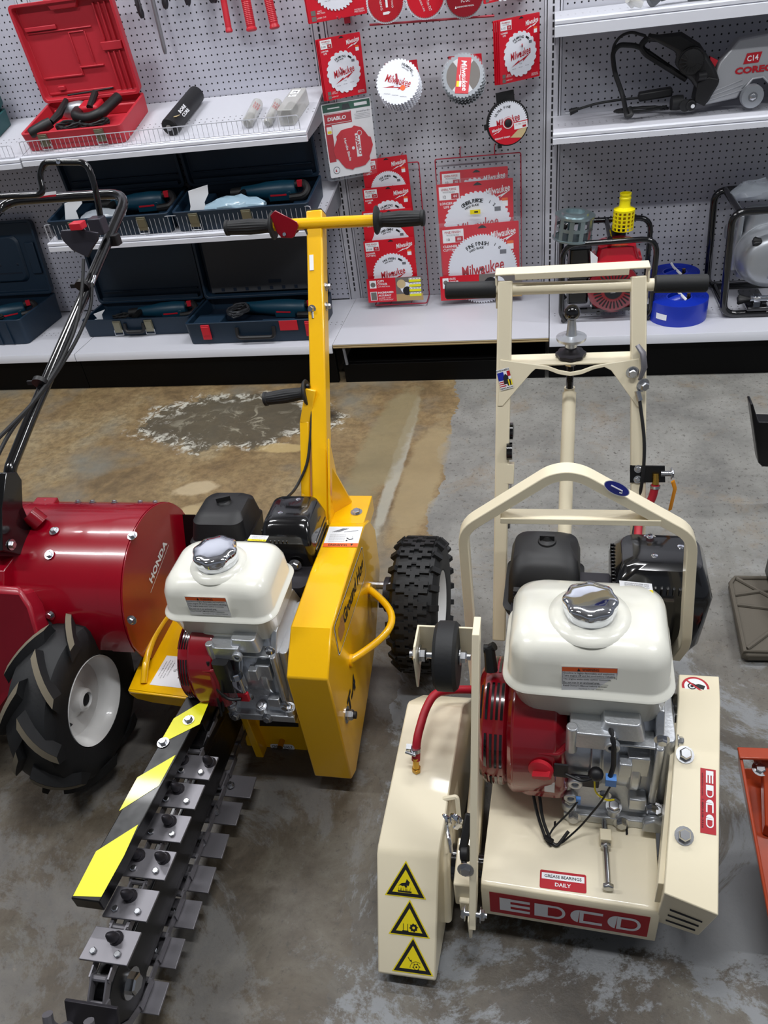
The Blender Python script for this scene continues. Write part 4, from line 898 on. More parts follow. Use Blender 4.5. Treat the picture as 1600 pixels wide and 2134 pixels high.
# body under the deck
mb = MB('yellow'); P = [at(500, 1492, y=-2.42), at(630, 1500, y=-2.42), at(645, 1590, y=-2.42), at(540, 1585, y=-2.42), at(515, 1560, y=-2.42)]; mb.poly3(P, (0, .28, 0)); build('gearcase', mb, TR, bev=.003)
mb = MB('yellow'); P = [at(497, 1487, y=-2.45), at(510, 1487, y=-2.45), at(558, 1600, y=-2.45), at(545, 1607, y=-2.45)]; mb.poly3(P, (0, .12, 0)); build('side_plate', mb, TR, bev=.002)
mb = MB('ink'); P = [at(541, 1490, y=-2.4215), at(620, 1492, y=-2.4215), at(622, 1515, y=-2.4215), at(541, 1513, y=-2.4215)]; mb.add(P, [(0, 1, 2, 3)], False); build('rating_plate', mb, TR, recalc=False)
M, W, H = sticker(at(566, 1550, y=-2.4205), at(616, 1552, y=-2.4205), at(566, 1561, y=-2.4205)); mb = MB('white', M); mb.flat(rrect(0, W, 0, H, H*.4), 0, 'white'); mb.text('GREASE DAILY', W/2, H/2, H*.5, .0003, W*.85, 'ink', bold=.02); build('grease_sticker', mb, TR, recalc=False, label='small white sticker reading GREASE DAILY')
mb = MB('brass'); p = at(588, 1543, y=-2.42); mb.cyl(p, p+Vector((0, -.02, 0)), .007); build('grease_nipple', mb, TR)
EN2, EM2, esub2 = engine(TR, .262, -2.478, TZ, .845, False, 0, -.002, 1.18)
yt = -2.4805
warn_sticker(EN2, at(396, 1244, y=yt), at(482, 1247, y=yt), at(398, 1280, y=yt))
zt = TZ+.413*.845; caution_sticker(EN2, at(519, 1115, z=zt-.002), at(557, 1117, z=zt-.002), at(515, 1127, z=zt-.001))
mb = MB('red_plastic', EM2); mb.box(.02, .048, -.056, -.046, .085, .115); esub2('plug_cap', mb, bev=.002)
mb = MB('black_plastic', EM2)
for i, pth in enumerate(([(-.05, -.05, .18), (-.02, -.065, .13), (.0, -.065, .10), (.03, -.06, .10)], [(-.03, -.05, .22), (-.03, -.062, .16), (-.03, -.065, .08), (-.04, -.06, .03)], [(0, -.05, .2), (-.01, -.062, .14), (-.03, -.06, .05)])): mb.tube(fillet(pth, .02), .004, 8)
mb.rrbox([(.12, -.02, .02, -.06, -.03, .008), (.22, -.02, .02, -.06, -.03, .008)]); esub2('wiring', mb)
mb = MB('chrome', EM2); mb.rrbox([(.12, .01, .045, -.058, -.03, .006), (.165, .012, .043, -.056, -.03, .006)]); mb.hexb((.028, -.045, .165), (0, 0, 1), .012, .014); esub2('regulator', mb)
mb = MB('paper', EM2); mb.rect; mb.box(-.036, -.012, -.0535, -.0515, .07, .105); esub2('spec_label', mb)
# digging boom -------------------------------------------------
bx0, bx1 = .160, .206; zb0, zb1 = .085, .205; yn, yr = -3.035, -2.40
mb = MB('black_paint'); mb.box(bx0+.006, bx1-.006, yn+.01, yr, zb0, zb1-.02); mb.box(bx1-.008, bx1-.002, yn+.03, yr, zb0+.02, zb1-.005); mb.lathe([(.065, 0), (.065, .036)], (bx0+.007, yn+.015, .14), (1, 0, 0), 32)
BM = build('digging_boom', mb, TR, bev=.003)
mb = MB('black_paint'); mb.cyl((.185, -2.60, .22), (.185, -2.42, .20), .026); build('boom_pivot', mb, TR)
mb = MB('zinc'); mb.lathe([(.026, 0), (.026, .003)], (bx1-.004, yn+.02, .14), (1, 0, 0), 24); mb.hexb((bx1-.001, yn+.02, .14), (1, 0, 0), .018, .014); build('nose_nut', mb, TR)
# side plates and rollers of the endless chain
mb = MB('steel_dark'); xa_, xb_ = .175, .203; zt_, zl = .228, .066; cy, cz_ = yn+.030, .147; rad = (zt_-zl)/2
def loop(t):   # distance along the loop from the rear of the upper run
    Lr = yr-cy; a = pi*rad
    if t < Lr: return Vector((0, yr-t, zt_)), 0
    if t < Lr+a: th = (t-Lr)/rad; return Vector((0, cy-rad*sin(th), cz_+rad*cos(th))), th
    return Vector((0, cy+(t-Lr-a), zl)), pi
pitch = .0400; n = int((2*(yr-cy)+pi*rad)/pitch)
for k in range(n):
    p, th = loop(k*pitch+.003); q, _ = loop(k*pitch+pitch-.003)
    off = .003 if k % 2 else 0
    for x in (xa_-off, xb_+off): mb.bar(p+Vector((x, 0, 0)), q+Vector((x, 0, 0)), .003, .016, (1, 0, 0) if False else (0, -sin(th), cos(th)), .007)
    mb.cyl(p+Vector((xa_-.004, 0, 0)), p+Vector((xb_+.004, 0, 0)), .0055, n=10)
build('roller_chain', mb, BM)
def tooth_plate(t, wide, teeth, xo=0):
    p, th = loop(t); M = Matrix.Translation((.189+xo, p.y, p.z)) @ Matrix.Rotation(th, 4, 'X')
    mb = MB('steel_dark', M); w2 = wide/2; mb.prism([(-w2, -.030), (w2*.96, -.030), (w2, .024), (-w2*.9, .024)], 'z', .012, .017); o = build('chain_plate', mb, BM, bev=.0008)
    for x in (-w2*.55, w2*.45): q = MB('zinc', M); q.hexb((x, -.016, .017), (0, 0, 1), .006, .005, False); build('plate_bolt', q, BM)
    for x in teeth:
        q = MB('cast_dark', M); q.lathe([(.013, 0), (.010, .006), (.0085, .006), (.009, .018), (.005, .030), (.001, .033)], (x, .008, .017), (-.05, -.25, 1), 12); build('digging_tooth', q, BM)
Lr = yr-cy
tops = [(407, 1596, .085, (-.03, .03)), (377, 1655, .085, (-.008,)), (347, 1722, .085, (.005,)), (312, 1797, .088, (-.025, .025)), (275, 1880, .086, (-.006,)), (232, 1967, .090, (.006,))]
for u, v, wd, te in tops:
    p = at(u, v, z=zt_+.015); tooth_plate(yr-p.y, wd, te, p.x-.189)
# nose plate with two hooked cutters
p, th = loop(Lr+pi*rad*.36); M = Matrix.Translation((.185, p.y, p.z)) @ Matrix.Rotation(th, 4, 'X')
mb = MB('cast_dark', M); mb.box(-.045, .050, -.035, .03, .010, .016); build('chain_plate', mb, BM, bev=.001)
for x in (-.040, .034):
    mb = MB('steel_dark', M); mb.tube(fillet([(x, -.018, .016), (x-.006, -.010, .036), (x-.014, .010, .046), (x-.016, .030, .044)], .012), [.009]*3+[.0085]*12+[.006], 10); build('hooked_cutter', mb, BM)
for v, u in ((1640, 492), (1695, 462), (1762, 432), (1832, 403), (1905, 372), (1985, 334), (2078, 298)):
    p = at(u, v, z=zl-.012); t = Lr+pi*rad+(p.y-cy); tooth_plate(t, .090, (), p.x-.004-.189)
    # upturned lug seen above each lower plate
    mb = MB('steel_dark'); mb.box(p.x-.030, p.x-.026, p.y-.016, p.y+.016, zl-.012, zl+.02); mb.mat('zinc').hexb((p.x-.012, p.y, zl-.008), (0, 0, 1), .006, .010); build('chain_lug', mb, BM)
# striped guard bar
gb = [at(388, 1452, z=.300), at(433, 1455, z=.300), at(206, 1880, z=.300), at(147, 1872, z=.300)]
mb = MB('black_paint'); mb.poly3(gb, (0, 0, -.030)); GB = build('guard_bar', mb, TR, bev=.002)
M = frame(gb[3]+Vector((0, 0, .0006)), gb[2]-gb[3], gb[0]-gb[3]); LB = (gb[0]-gb[3]).length; WB = (gb[2]-gb[3]).length; inv = M.inverted()
mb = MB('hi_yellow')
top = gb[0].z+.0007
def gq(*pts): mb.add([at(u, v, z=top) for u, v in pts], [tuple(range(len(pts)))], False)
gq((429, 1457), (436, 1462), (416, 1509), (338, 1548), (335, 1544), (362, 1497)); gq((366, 1573), (331, 1637), (248, 1690), (286, 1620)); gq((288, 1718), (258, 1784), (211, 1869), (152, 1867), (200, 1774))
build('hazard_stripes', mb, GB, recalc=False, label='yellow hazard stripes')
for u, v in ((393, 1501), (340, 1548)): mb = MB('zinc'); mb.hexb(at(u, v, z=.301), (0, 0, 1), .0085, .008); build('guard_bolt', mb, GB)
mb = MB('black_paint'); mb.box(.14, .20, -2.56, -2.44, .20, .27); build('guard_mount', mb, TR, bev=.002)

# ------------------------------------------------------------------ red tiller on the left
TL = thing('garden_tiller', (-.25, -2.3, 0), 'red rear-tine tiller with lugged tyre and black tube handlebar', 'tiller')
c = Vector((-.02, -2.205, .335)); rc = .200
def cring(x, r, a0=-40, a1=190, n=34): return [(x, c.y+r*cos(R(a0+(a1-a0)*i/n)), c.z+r*sin(R(a0+(a1-a0)*i/n))) for i in range(n+1)]
mb = MB('red_gloss'); ro = cring(-.36, rc)+cring(-.36, rc-.004)[::-1]; rj = cring(-.02, rc)+cring(-.02, rc-.004)[::-1]; mb.loft([ro, rj]); build('tine_hood', mb, TL)
mb = MB('red_gloss'); mb.loft([cring(-.075, rc+.002)+cring(-.075, rc-.002)[::-1], cring(-.02, rc+.002)+cring(-.02, rc-.002)[::-1]]); build('hood_band', mb, TL)
mb = MB('red_gloss'); ep = [(c.y+(rc+.001)*cos(R(a)), c.z+(rc+.001)*sin(R(a))) for a in range(28, 186, 6)]
ep = [(c.y+.150, .300), (c.y+.185, .40)]+ep+[(c.y-.185, .27), (c.y-.14, .21), (c.y+.02, .20)]; mb.prism(ep, 'x', -.02, -.016); EP = build('side_plate', mb, TL, bev=.002)
o3, e3 = at(313, 1212, x=-.016), at(345, 1128, x=-.016); xa = e3-o3; M = frame(o3+Vector((.0008, 0, 0)), xa, xa.cross(Vector((1, 0, 0)))*-1)
mb = MB('white', M); mb.text('HONDA', xa.length/2, .0, .020, 0, xa.length, 'white', bold=.04); mb.rect(-.02, xa.length+.002, -.018, -.0165, 0, 'white'); build('maker_lettering', mb, EP, recalc=False)
for (u, v), x in (((276, 1117), -.02), ((275, 1292), -.02), ((113, 1107), -.30), ((103, 1156), -.30), ((105, 1282), -.30)):
    d = ray(u, v); 
    # hit the cylinder
    A = d.y**2+d.z**2; B_ = 2*((CAM.y-c.y)*d.y+(CAM.z-c.z)*d.z); C_ = (CAM.y-c.y)**2+(CAM.z-c.z)**2-(rc+.002)**2; D_ = max(0, B_*B_-4*A*C_); p = CAM+d*((-B_-math.sqrt(D_))/(2*A))
    mb = MB('zinc'); mb.hexb(p, (0, p.y-c.y, p.z-c.z), .008, .008); build('hood_bolt', mb, TL)
for k, x in enumerate((-.33, -.24, -.20, -.14, -.07, -.03)):
    mb = MB('zinc'); a = R(62); mb.hexb((x, c.y+rc*cos(a)*1.0, c.z+rc*sin(a)), (0, cos(a), sin(a)), .006, .007); build('hood_bolt', mb, TL)
mb = MB('black_paint'); mb.prism([(c.y+.17, .42), (c.y+.26, .30), (c.y+.20, .22), (c.y+.12, .30)], 'x', -.35, .02); build('tine_flap', mb, TL)
mb = MB('red_gloss'); mb.loft([[(-.62, c.y+(rc+.0)*cos(R(a)), c.z+rc*sin(R(a))) for a in range(0, 360, 12)], [(-.362, c.y+rc*cos(R(a)), c.z+rc*sin(R(a))) for a in range(0, 360, 12)]]); mb.prism([(-2.42, .18), (-2.42, .42), (-2.36, .50), (-2.1, .52), (-2.1, .18)], 'x', -.36, -.30); build('transmission_case', mb, TL, bev=.003)
# engine cover at the left edge
mb = MB('red_cover'); q = [at(0, 1228, x=-.36), at(40, 1232, x=-.36), at(62, 1262, x=-.33), at(80, 1335, x=-.30), at(62, 1395, x=-.30), at(0, 1478, x=-.33)]
zc = .40
pts2 = [at(-60, 1225, z=.50), at(42, 1232, z=.50), at(64, 1265, z=.47), at(84, 1345, z=.40), at(60, 1400, z=.33), at(-5, 1490, z=.24), at(-80, 1530, z=.22)]
mb.loft([[p+Vector((-.01, .02, -.0)) for p in pts2], [p+Vector((0, 0, 0)) for p in pts2]], cap=True); mb.poly3(pts2, (-.06, .15, -.12))
EC = build('engine_cover', mb, TL, bev=.010)
mb = MB('red_cover')
for k in range(5): 
    a = pts2[1].lerp(pts2[4], .35+k*.11); b_ = pts2[0].lerp(pts2[5], .35+k*.11); mb.tube([b_.lerp(a, .1), b_.lerp(a, .9)], .004, 6)
build('cover_rib', mb, EC)
mb = MB('black_plastic'); mb.prism([(-2.30, .36), (-2.30, .52), (-2.20, .54), (-2.10, .50), (-2.1, .36)], 'x', -.60, -.345); mb.box(-.62, -.32, -2.44, -2.12, .16, .34); build('engine_block', mb, TL, bev=.006)
# lugged tyre and white rim
wc = Vector((-.165, -2.478, .212)); ro = .190; wd = .115
mb = tyre(wc, ro, wd, .098); N_ = 9
for k in range(N_*2):
    a = 2*pi*k/(N_*2)+.12; s_ = 1 if k % 2 else -1
    vs = []; m_ = 7
    for i in range(m_):
        t = i/(m_-1); aa = a-.50*t; x = s_*(.004+.062*t); r0 = ro*.965-.024*t*t; r1 = r0+.028-.004*t
        for dr, da in ((r0, -.13), (r1, -.055), (r1, .055), (r0, .13)): vs.append(wc+Vector((x, dr*sin(aa+da), dr*cos(aa+da))))
    fs = [(0, 1, 2, 3), tuple((m_-1)*4+q for q in (3, 2, 1, 0))]
    for i in range(m_-1):
        for j in range(4): fs.append((i*4+j, (i+1)*4+j, (i+1)*4+(j+1) % 4, i*4+(j+1) % 4))
    mb.mat('black_rubber'); mb.add(vs, fs, False)
    cap = [vs[i*4+j]+(vs[i*4+j]-Vector((vs[i*4+j].x, wc.y, wc.z))).normalized()*.0006 for i in range(m_) for j in (1, 2)]
    mb.mat('rubber_worn'); mb.add(cap, [(2*i, 2*i+2, 2*i+3, 2*i+1) for i in range(m_-1)], False)
build('tyre', mb, TL, ang=30)
mb = MB('rim_white'); mb.lathe([(.014, .010), (.018, .030), (.026, .026), (.030, .004), (.045, -.004), (.085, .004), (.092, .030), (.098, .046), (.104, .052), (.1045, .050), (.100, .040), (.09, -.04), (.02, -.045)], wc, (1, 0, 0), 48, cap=False); RM = build('wheel_rim', mb, TL)
mb = MB('ink'); mb.cyl((wc.x-.02, wc.y, wc.z), (wc.x+.026, wc.y, wc.z), .0135); build('hub_bore', mb, RM)
mb = MB('ink'); mb.tube([(wc.x+.002, wc.y-.055, wc.z-.03), (wc.x+.003, wc.y-.065, wc.z-.008)], .008, 10, flat=.3); build('rim_slot', mb, RM)
mb = tyre(Vector((-.60, -2.478, .192)), .19, wd, .098); build('tyre', mb, TL)
mb = MB('steel_dark'); mb.cyl((-.60, wc.y, wc.z), (wc.x, wc.y, wc.z), .012); build('wheel_axle', mb, TL)
# handle bracket and tube handlebar
HX = -.315
def hq(u, v): return at(u, v, x=HX)
mb = MB('black_gloss'); mb.poly3([at(u, v, x=HX+.03) for u, v in ((14, 985), (36, 984), (46, 1000), (48, 1055), (58, 1078), (90, 1105), (92, 1150), (84, 1166), (5, 1148), (3, 1060))], (-.06, 0, 0)); build('handle_bracket', mb, TL, bev=.002)
mb = MB('zinc'); mb.hexb(at(24, 1135, x=HX+.031), (1, 0, 0), .009, .008); build('bracket_bolt', mb, TL)
mb = MB('red_gloss'); mb.cyl(at(60, 1070, x=HX+.03), at(85, 1090, x=HX+.05), .022); build('bracket_socket', mb, TL)
pole = [hq(12, 1090), hq(22, 975), hq(60, 870), hq(90, 800), hq(215, 505), hq(252, 450)]
top = hq(268, 402); lt = top+Vector((-.44, .02, .0)); 
path = fillet(pole[:2]+[hq(28, 960), hq(60, 880)]+[top, lt, lt+(hq(22, 975)-top)], .075, 8)
mb = MB('black_gloss'); mb.tube(path, .0145, 16); build('handlebar', mb, TL)
mb = MB('black_gloss'); a = hq(213, 470); pth = [a, at(196, 380, y=a.y+.0), at(180, 338, y=a.y+.01), at(92, 338, y=a.y+.01), at(82, 365, y=a.y+.0), at(92, 405, y=a.y-.02), at(-40, 412, y=a.y-.02)]; mb.tube(fillet(pth, .05, 7), .0085, 12); build('clutch_lever', mb, TL)
mb = MB('chrome'); mb.hexb(at(122, 337, y=a.y), (0, -1, .3), .007, .003, False); build('lever_rivet', mb, TL)
mb = MB('white'); q0, q1 = at(80, 411, y=a.y-.030), at(118, 400, y=a.y-.03); mb.add([at(78, 413, y=top.y-.016), at(117, 408, y=top.y-.016), at(117, 398, y=top.y-.016), at(94, 401, y=top.y-.016)], [(0, 1, 2, 3)]); mb.mat('logo_red').add([at(78, 413, y=top.y-.017), at(117, 409, y=top.y-.017), at(117, 405, y=top.y-.017), at(84, 409, y=top.y-.017)], [(0, 1, 2, 3)]); build('bar_sticker', mb, TL, recalc=False)
mb = MB('metal_grey'); mat('lever_grey', '#3c3b44', .35, .3); mb = MB('lever_grey'); yq = hq(175, 505).y-.012; mb.poly3([at(u, v, y=yq) for u, v in ((126, 480), (165, 478), (205, 485), (205, 500), (192, 520), (184, 538), (150, 522), (132, 504), (124, 490))], (.0, .006, 0)); build('control_plate', mb, TL, bev=.003); mb = MB('lever_grey'); mb.box(*(lambda p: (p.x-.020, p.x+.020, p.y-.024, p.y+.012, p.z-.022, p.z+.022))(hq(207, 468))); build('lever_mount', mb, TL, bev=.003)
mb = MB('red_plastic'); q = at(165, 463, y=hq(165, 463).y-.01); q = hq(165, 465)+Vector((.01, -.02, 0)); mb.box(q.x-.017, q.x+.017, q.y-.02, q.y+.01, q.z-.008, q.z+.010); build('lock_button', mb, TL, bev=.002, label='red lock button')
mb = MB('black_plastic'); q = hq(230, 500); mb.rrbox([(q.z-.014, q.x-.005, q.x+.028, q.y-.015, q.y+.015, .006), (q.z+.014, q.x-.005, q.x+.028, q.y-.015, q.y+.015, .006)]); build('cable_clip', mb, TL)
def hs(u, v, dx=.0): return at(u, v, x=HX+.016+dx)
mb = MB('black_rubber'); mb.tube(fillet([hs(192, 590), hs(190, 640), hs(160, 710), hs(110, 790), hs(60, 850), hs(10, 900), hs(-20, 930)], .06, 5), .0045, 8); build('clutch_cable', mb, TL)
mb = MB('black_rubber'); mb.tube(fillet([hs(174, 540), hs(172, 600), hs(160, 680), hs(120, 770), hs(60, 850), hs(20, 900), hs(-10, 960)], .06, 5), .0045, 8); build('throttle_cable', mb, TL)
mb = MB('chrome'); mb.cyl(hs(193, 592), hs(198, 575), .005); build('cable_ferrule', mb, TL)
for v, u in ((797, 84), (595, 172)):
    mb = MB('black_plastic'); p = hq(u, v); mb.lathe([(.0165, -.006), (.019, -.006), (.019, .006), (.0165, .006)], p, (hq(215, 505)-hq(90, 800)), 20); mb.bar(p, p+Vector((-.035, 0, 0)), .006, .010); build('cable_tie', mb, TL)

# ------------------------------------------------------------------ machines cut by the right edge
FR2 = thing('orange_machine', (1.42, -2.6, 0), 'orange painted machine frame cut off by the right edge', 'machine')
P = [at(u, v, z=zz) for u, v, zz in ((1536, 1556, .25), (1550, 1553, .25), (1640, 1560, .25), (1680, 1700, .25), (1680, 2100, .14), (1604, 1945, .12), (1572, 1800, .17), (1548, 1690, .22), (1536, 1600, .25))]
mb = MB('orange_paint'); mb.poly3([at(1536, 1556, z=.25), at(1560, 1690, z=.22), at(1606, 1945, z=.14), at(1606, 1945, z=.08), at(1562, 1700, z=.15), at(1538, 1600, z=.19)], (.006, 0, 0))
mb.poly3([at(1536, 1556, z=.25), at(1700, 1562, z=.25), at(1700, 1562, z=.25)+Vector((0, 0, -.006)), at(1536, 1556, z=.25)+Vector((0, 0, -.006))], (0, -.025, 0))
mb.poly3([at(1540, 1600, z=.19), at(1562, 1700, z=.15), at(1606, 1945, z=.08), at(1720, 1960, z=.08), at(1720, 1600, z=.17)], (0, 0, -.006)); build('frame', mb, FR2, bev=.002)
mb = MB('orange_paint'); mb.poly3([at(1572, 1560, z=.245), at(1590, 1600, z=.22), at(1594, 1720, z=.17), at(1620, 1730, z=.17), at(1620, 1600, z=.22)], (.0, .0, -.03)); build('inner_bracket', mb, FR2, bev=.002)
mb = MB('zinc'); mb.hexb(at(1583, 1602, z=.215), (0, -.3, 1), .010, .008); build('frame_bolt', mb, FR2)
mb = MB('black_rubber'); mb.lathe([(.03, 0), (.09, 0), (.09, .04), (.03, .04)], (1.46, -2.55, .091), (1, 0, 0), 28); build('wheel', mb, FR2)
FT = thing('compactor_plate', (1.47, -1.9, 0), 'brown rubber ribbed plate foot with black lever lying on the floor at right', 'plate')
mb = MB('mat_brown'); P = [at(u, v, z=.03) for u, v in ((1519, 1214), (1523, 1203), (1535, 1199), (1700, 1200), (1700, 1366), (1556, 1365), (1547, 1358))]; mb.poly3(P, (0, 0, -.024)); build('foot_plate', mb, FT, bev=.006)
mb = MB('mat_brown')
def rl(*pts): mb.tube([at(u, v, z=.032) for u, v in pts], .006, 8)
rl((1522, 1216), (1531, 1204), (1700, 1206)); rl((1522, 1216), (1552, 1358), (1700, 1360)); 
for e_ in (((1535, 1206), (1660, 1275)), ((1535, 1260), (1700, 1280)), ((1556, 1352), (1640, 1290)), ((1530, 1240), (1600, 1230))): rl(*e_)
build('moulded_rib', mb, FT)
mb = MB('black_paint'); mb.box(1.50, 1.62, -1.95, -1.75, .03, .10); build('drive_housing', mb, FT, bev=.01)
FB = thing('bracket_stand', (1.56, -1.4, 0), 'black bent steel bracket standing at the right edge of the floor', 'bracket')
mb = MB('black_paint'); P = [at(1563, 842, y=-1.42), at(1569, 842, y=-1.42), at(1580, 880, y=-1.42), at(1660, 882, y=-1.42), at(1660, 975, y=-1.42), at(1588, 973, y=-1.42), at(1580, 965, y=-1.42)]; mb.poly3(P, (0, .05, 0)); build('bent_bracket', mb, FB, bev=.003)
mb = MB('black_paint'); mb.cyl((1.62, -1.40, 0), (1.62, -1.40, .35), .02); build('support_leg', mb, FB)

# ------------------------------------------------------------------ open tool cases
def tray(mb, w, d, h, t=.012, floor=.012, r=.02, x0=None):
    x0 = -w/2; a = rring(0, x0+.006, x0+w-.006, .006, d-.006, r, 4); rings = [[(p[0], p[1], .0) for p in a],
        rring(h, x0, x0+w, 0, d, r, 4), rring(h, x0+t, x0+w-t, t, d-t, max(.004, r-t*.5), 4), rring(floor, x0+t+.004, x0+w-t-.004, t+.004, d-t-.004, max(.004, r-t*.5), 4)]
    mb.loft(rings)
def open_case(name, label, x0, x1, yf, zf, slope, d, h, lh, lean, col, inner=None, latch='zinc_latch', lt=.035, nlatch=(.22, .78), handle=None):
    w = x1-x0; th = math.atan(slope)
    M = Matrix.Translation(((x0+x1)/2, yf, zf+.001)) @ Matrix.Rotation(th, 4, 'X')
    t = thing(name, tuple(M.translation), label, 'tool case')
    mb = MB(col, M); tray(mb, w, d, h); 
    if inner: mb.mat(inner).box(-w/2+.016, w/2-.016, .016, d-.016, .012, h*.45)
    base = build('case_tray', mb, t, bev=.002)
    ML = M @ Matrix.Translation((0, d+.002, h+.002)) @ Matrix.Rotation(R(90-lean), 4, 'X')
    mb = MB(col, ML); tray(mb, w, lh, lt, .012, .008); lid = build('case_lid', mb, t, bev=.002)
    for f in nlatch:
        mb = MB(latch, M); x = -w/2+w*f; mb.box(x-.02, x+.02, -.006, .001, h*.25, h*.92); mb.box(x-.017, x+.017, -.009, -.005, h*.45, h*.85)
        if latch == 'zinc_latch': mb.mat('wire').tube([(x-.022, -.006, h*.4), (x-.022, -.008, h*.12), (x+.022, -.008, h*.12), (x+.022, -.006, h*.4)], .0018, 5)
        build('latch', mb, t, bev=.001)
    if handle:
        mb = MB('black_plastic', M); a, b_ = handle; xa, xb = -w/2+w*a, -w/2+w*b_; mb.tube(fillet([(xa, 0, h*.75), (xa, -.012, h*.3), (xb, -.012, h*.3), (xb, 0, h*.75)], .02), .009, 8); build('carry_handle', mb, t)
    return t, M, ML, base, lid, w
mat('zinc_latch', '#8d8a76', .35, .7)
def coil(mb, c, r, n, rt=.004, sq=.5, M=None):
    c = Vector(c); pts = [c+Vector((r*(1+.12*sin(k*1.7))*cos(k*.42), r*sq*(1+.1*cos(k*2.3))*sin(k*.42), .004*(k*.42/6.28)+.004*sin(k))) for k in range(n)]
    mb.tube(pts, rt, 6)
def power_tool(label, M, body, s=1.0, grip='black_plastic', accent='red_plastic', L=.30, cat='power tool', group=None):
    """barrel-shaped hand tool lying in a case: long body along x, D handle at its right end"""
    t = thing('power_tool', tuple(M.translation), label, cat, group)
    mb = MB(body, M); mb.lathe([(.015, -L/2), (.024, -L/2+.02), (.030, -L*.2), (.036, -.02), (.038, .05), (.034, L*.33), (.028, L*.36)], (0, 0, .045), (1, 0, 0), 24); mb.box(-.01, .09, -.036, .036, .012, .05); build('motor_body', mb, t, bev=.003)
    mb = MB(grip, M); mb.tube(fillet([(L*.33, 0, .058), (L*.48, .0, .07), (L*.55, -.03, .05), (L*.50, -.055, .035), (L*.30, -.05, .03)], .03), .016, 10); build('rear_handle', mb, t)
    mb = MB(grip, M); mb.cyl((-L*.42, 0, .045), (-L*.60, 0, .045), .024, .02); mb.tube(fillet([(-L*.38, 0, .05), (-L*.40, -.03, .055), (-L*.42, -.09, .05)], .02), .014, 10); build('front_grip', mb, t)
    mb = MB(accent, M); mb.box(L*.40, L*.47, -.02, -.010, .06, .085); mb.box(-.0, .07, -.0375, -.036, .035, .042); build('trigger', mb, t)
    return t
RC = open_case('tool_case', 'red plastic case open on the upper left shelf', -1.222, -.768, -.352, 1.0165, .252, .30, .072, .36, 8, 'red_case', lt=.04)
t, M, ML, bs, lid, w = RC
mb = MB('red_case', ML)   # moulded ribs and pockets of the lid
for x in (.13, .155, .18): mb.box(x-.003, x+.003, .02, .16, .008, .020); mb.box(x-.003, x+.003, .20, .33, .008, .020)
mb.box(.11, .20, .165, .195, .008, .022); mb.box(-.20, .10, .025, .033, .008, .016); mb.box(-.20, -.02, .085, .092, .008, .016); mb.box(-.02, -.014, .085, .115, .008, .016); mb.box(-.02, .09, .112, .118, .008, .016)
mb.box(-.02, -.015, .13, .24, .008, .013); mb.box(.05, .055, .13, .24, .008, .013); mb.box(-.02, .05, .238, .243, .008, .013); mb.box(-.20, -.06, .26, .275, .008, .02); mb.box(-.20, .09, .25, .255, .008, .014); mb.box(-.15, -.12, .04, .055, .008, .02)
mb.loft([[(x, y, .008) for x, y in ((-.07, .36), (.08, .36), (.06, .32), (-.05, .32))], [(x, y, .028) for x, y in ((-.07, .36), (.08, .36), (.06, .325), (-.05, .325))]]); build('moulded_rib', mb, lid, bev=.002)
mb = MB('red_case', M); mb.box(-.20, -.05, .012, .05, .01, .055); mb.box(-.2, .20, .26, .288, .01, .05); mb.box(.05, .20, .012, .03, .01, .05); build('moulded_insert', mb, bs, bev=.006)
q = thing('rotary_hammer', tuple(M @ Vector((0, .15, .02))), 'black and grey demolition hammer lying in the red case', 'power tool')
mb = MB('alu_paint', M); mb.lathe([(.02, 0), (.03, .02), (.032, .08), (.028, .10)], (-.11, .19, .07), (1, .1, 0), 20); mb.box(-.05, .04, .16, .22, .03, .09); build('gear_housing', mb, q, bev=.006)
mb = MB('orange_red', M) if 'orange_red' in MATS else MB('red_plastic', M); mb.box(-.02, .07, .15, .23, .025, .095); build('motor_cover', mb, q, bev=.01)
mb = MB('black_plastic', M); mb.lathe([(.020, 0), (.022, .03), (.020, .09), (.015, .1)], (-.10, .06, .085), (-.6, -.45, -.1), 20); mb.tube([(-.10, .06, .085), (-.085, .11, .09), (-.08, .2, .11)], [.012, .016, .010], 10); build('side_handle', mb, q)
mb = MB('black_plastic', M); mb.tube(fillet([(-.03, .17, .07), (.0, .09, .085), (.06, .07, .08), (.12, .085, .09), (.155, .20, .10)], .04), [.024]*5+[.020]*18+[.022], 12); mb.tube([(.04, .15, .09), (.045, .23, .115)], .014, 10); build('rear_handle', mb, q)
mb = MB('black_rubber', M); coil(mb, (-.03, .06, .055), .05, 70, .0045, .45, M); coil(mb, (.09, .055, .06), .06, 60, .0045, .4, M); mb.tube([(-.11, .275, .10), (.04, .27, .108), (.11, .27, .112)], .004, 6); build('power_cord', mb, q)

def navy(lab, *a, **k): return open_case('tool_case', lab, *a, **k)
C1 = navy('open navy tool case on the lower shelf, left of the pair', -1.216, -.645, -.405, .6675, .167, .27, .085, .22, 4, 'navy')
C2 = navy('open navy tool case on the lower shelf, right of the pair, holding a plastic bag', -.630, -.035, -.405, .6675, .167, .27, .085, .22, 4, 'navy', nlatch=(.16, .55))
C3 = navy('open navy tool case on the base deck at the far left with a moulded lid', -2.02, -1.552, -.40, DECK, 0, .35, .125, .36, 6, 'navy', nlatch=())
C4 = navy('open navy tool case with two metal latches on the base deck behind the black tube', -1.272, -.712, -.345, DECK, 0, .23, .085, .29, 3, 'navy', nlatch=(.33, .62), handle=(.40, .57))
C5 = navy('larger navy tool case with red latches standing behind the yellow post', -.685, -.072, -.470, DECK, 0, .32, .10, .31, 3, 'navy', 'navy_dark', latch='red_plastic', nlatch=(.16, .95), handle=(.40, .68), lt=.05)
t, M, ML, bs, lid, w = C5
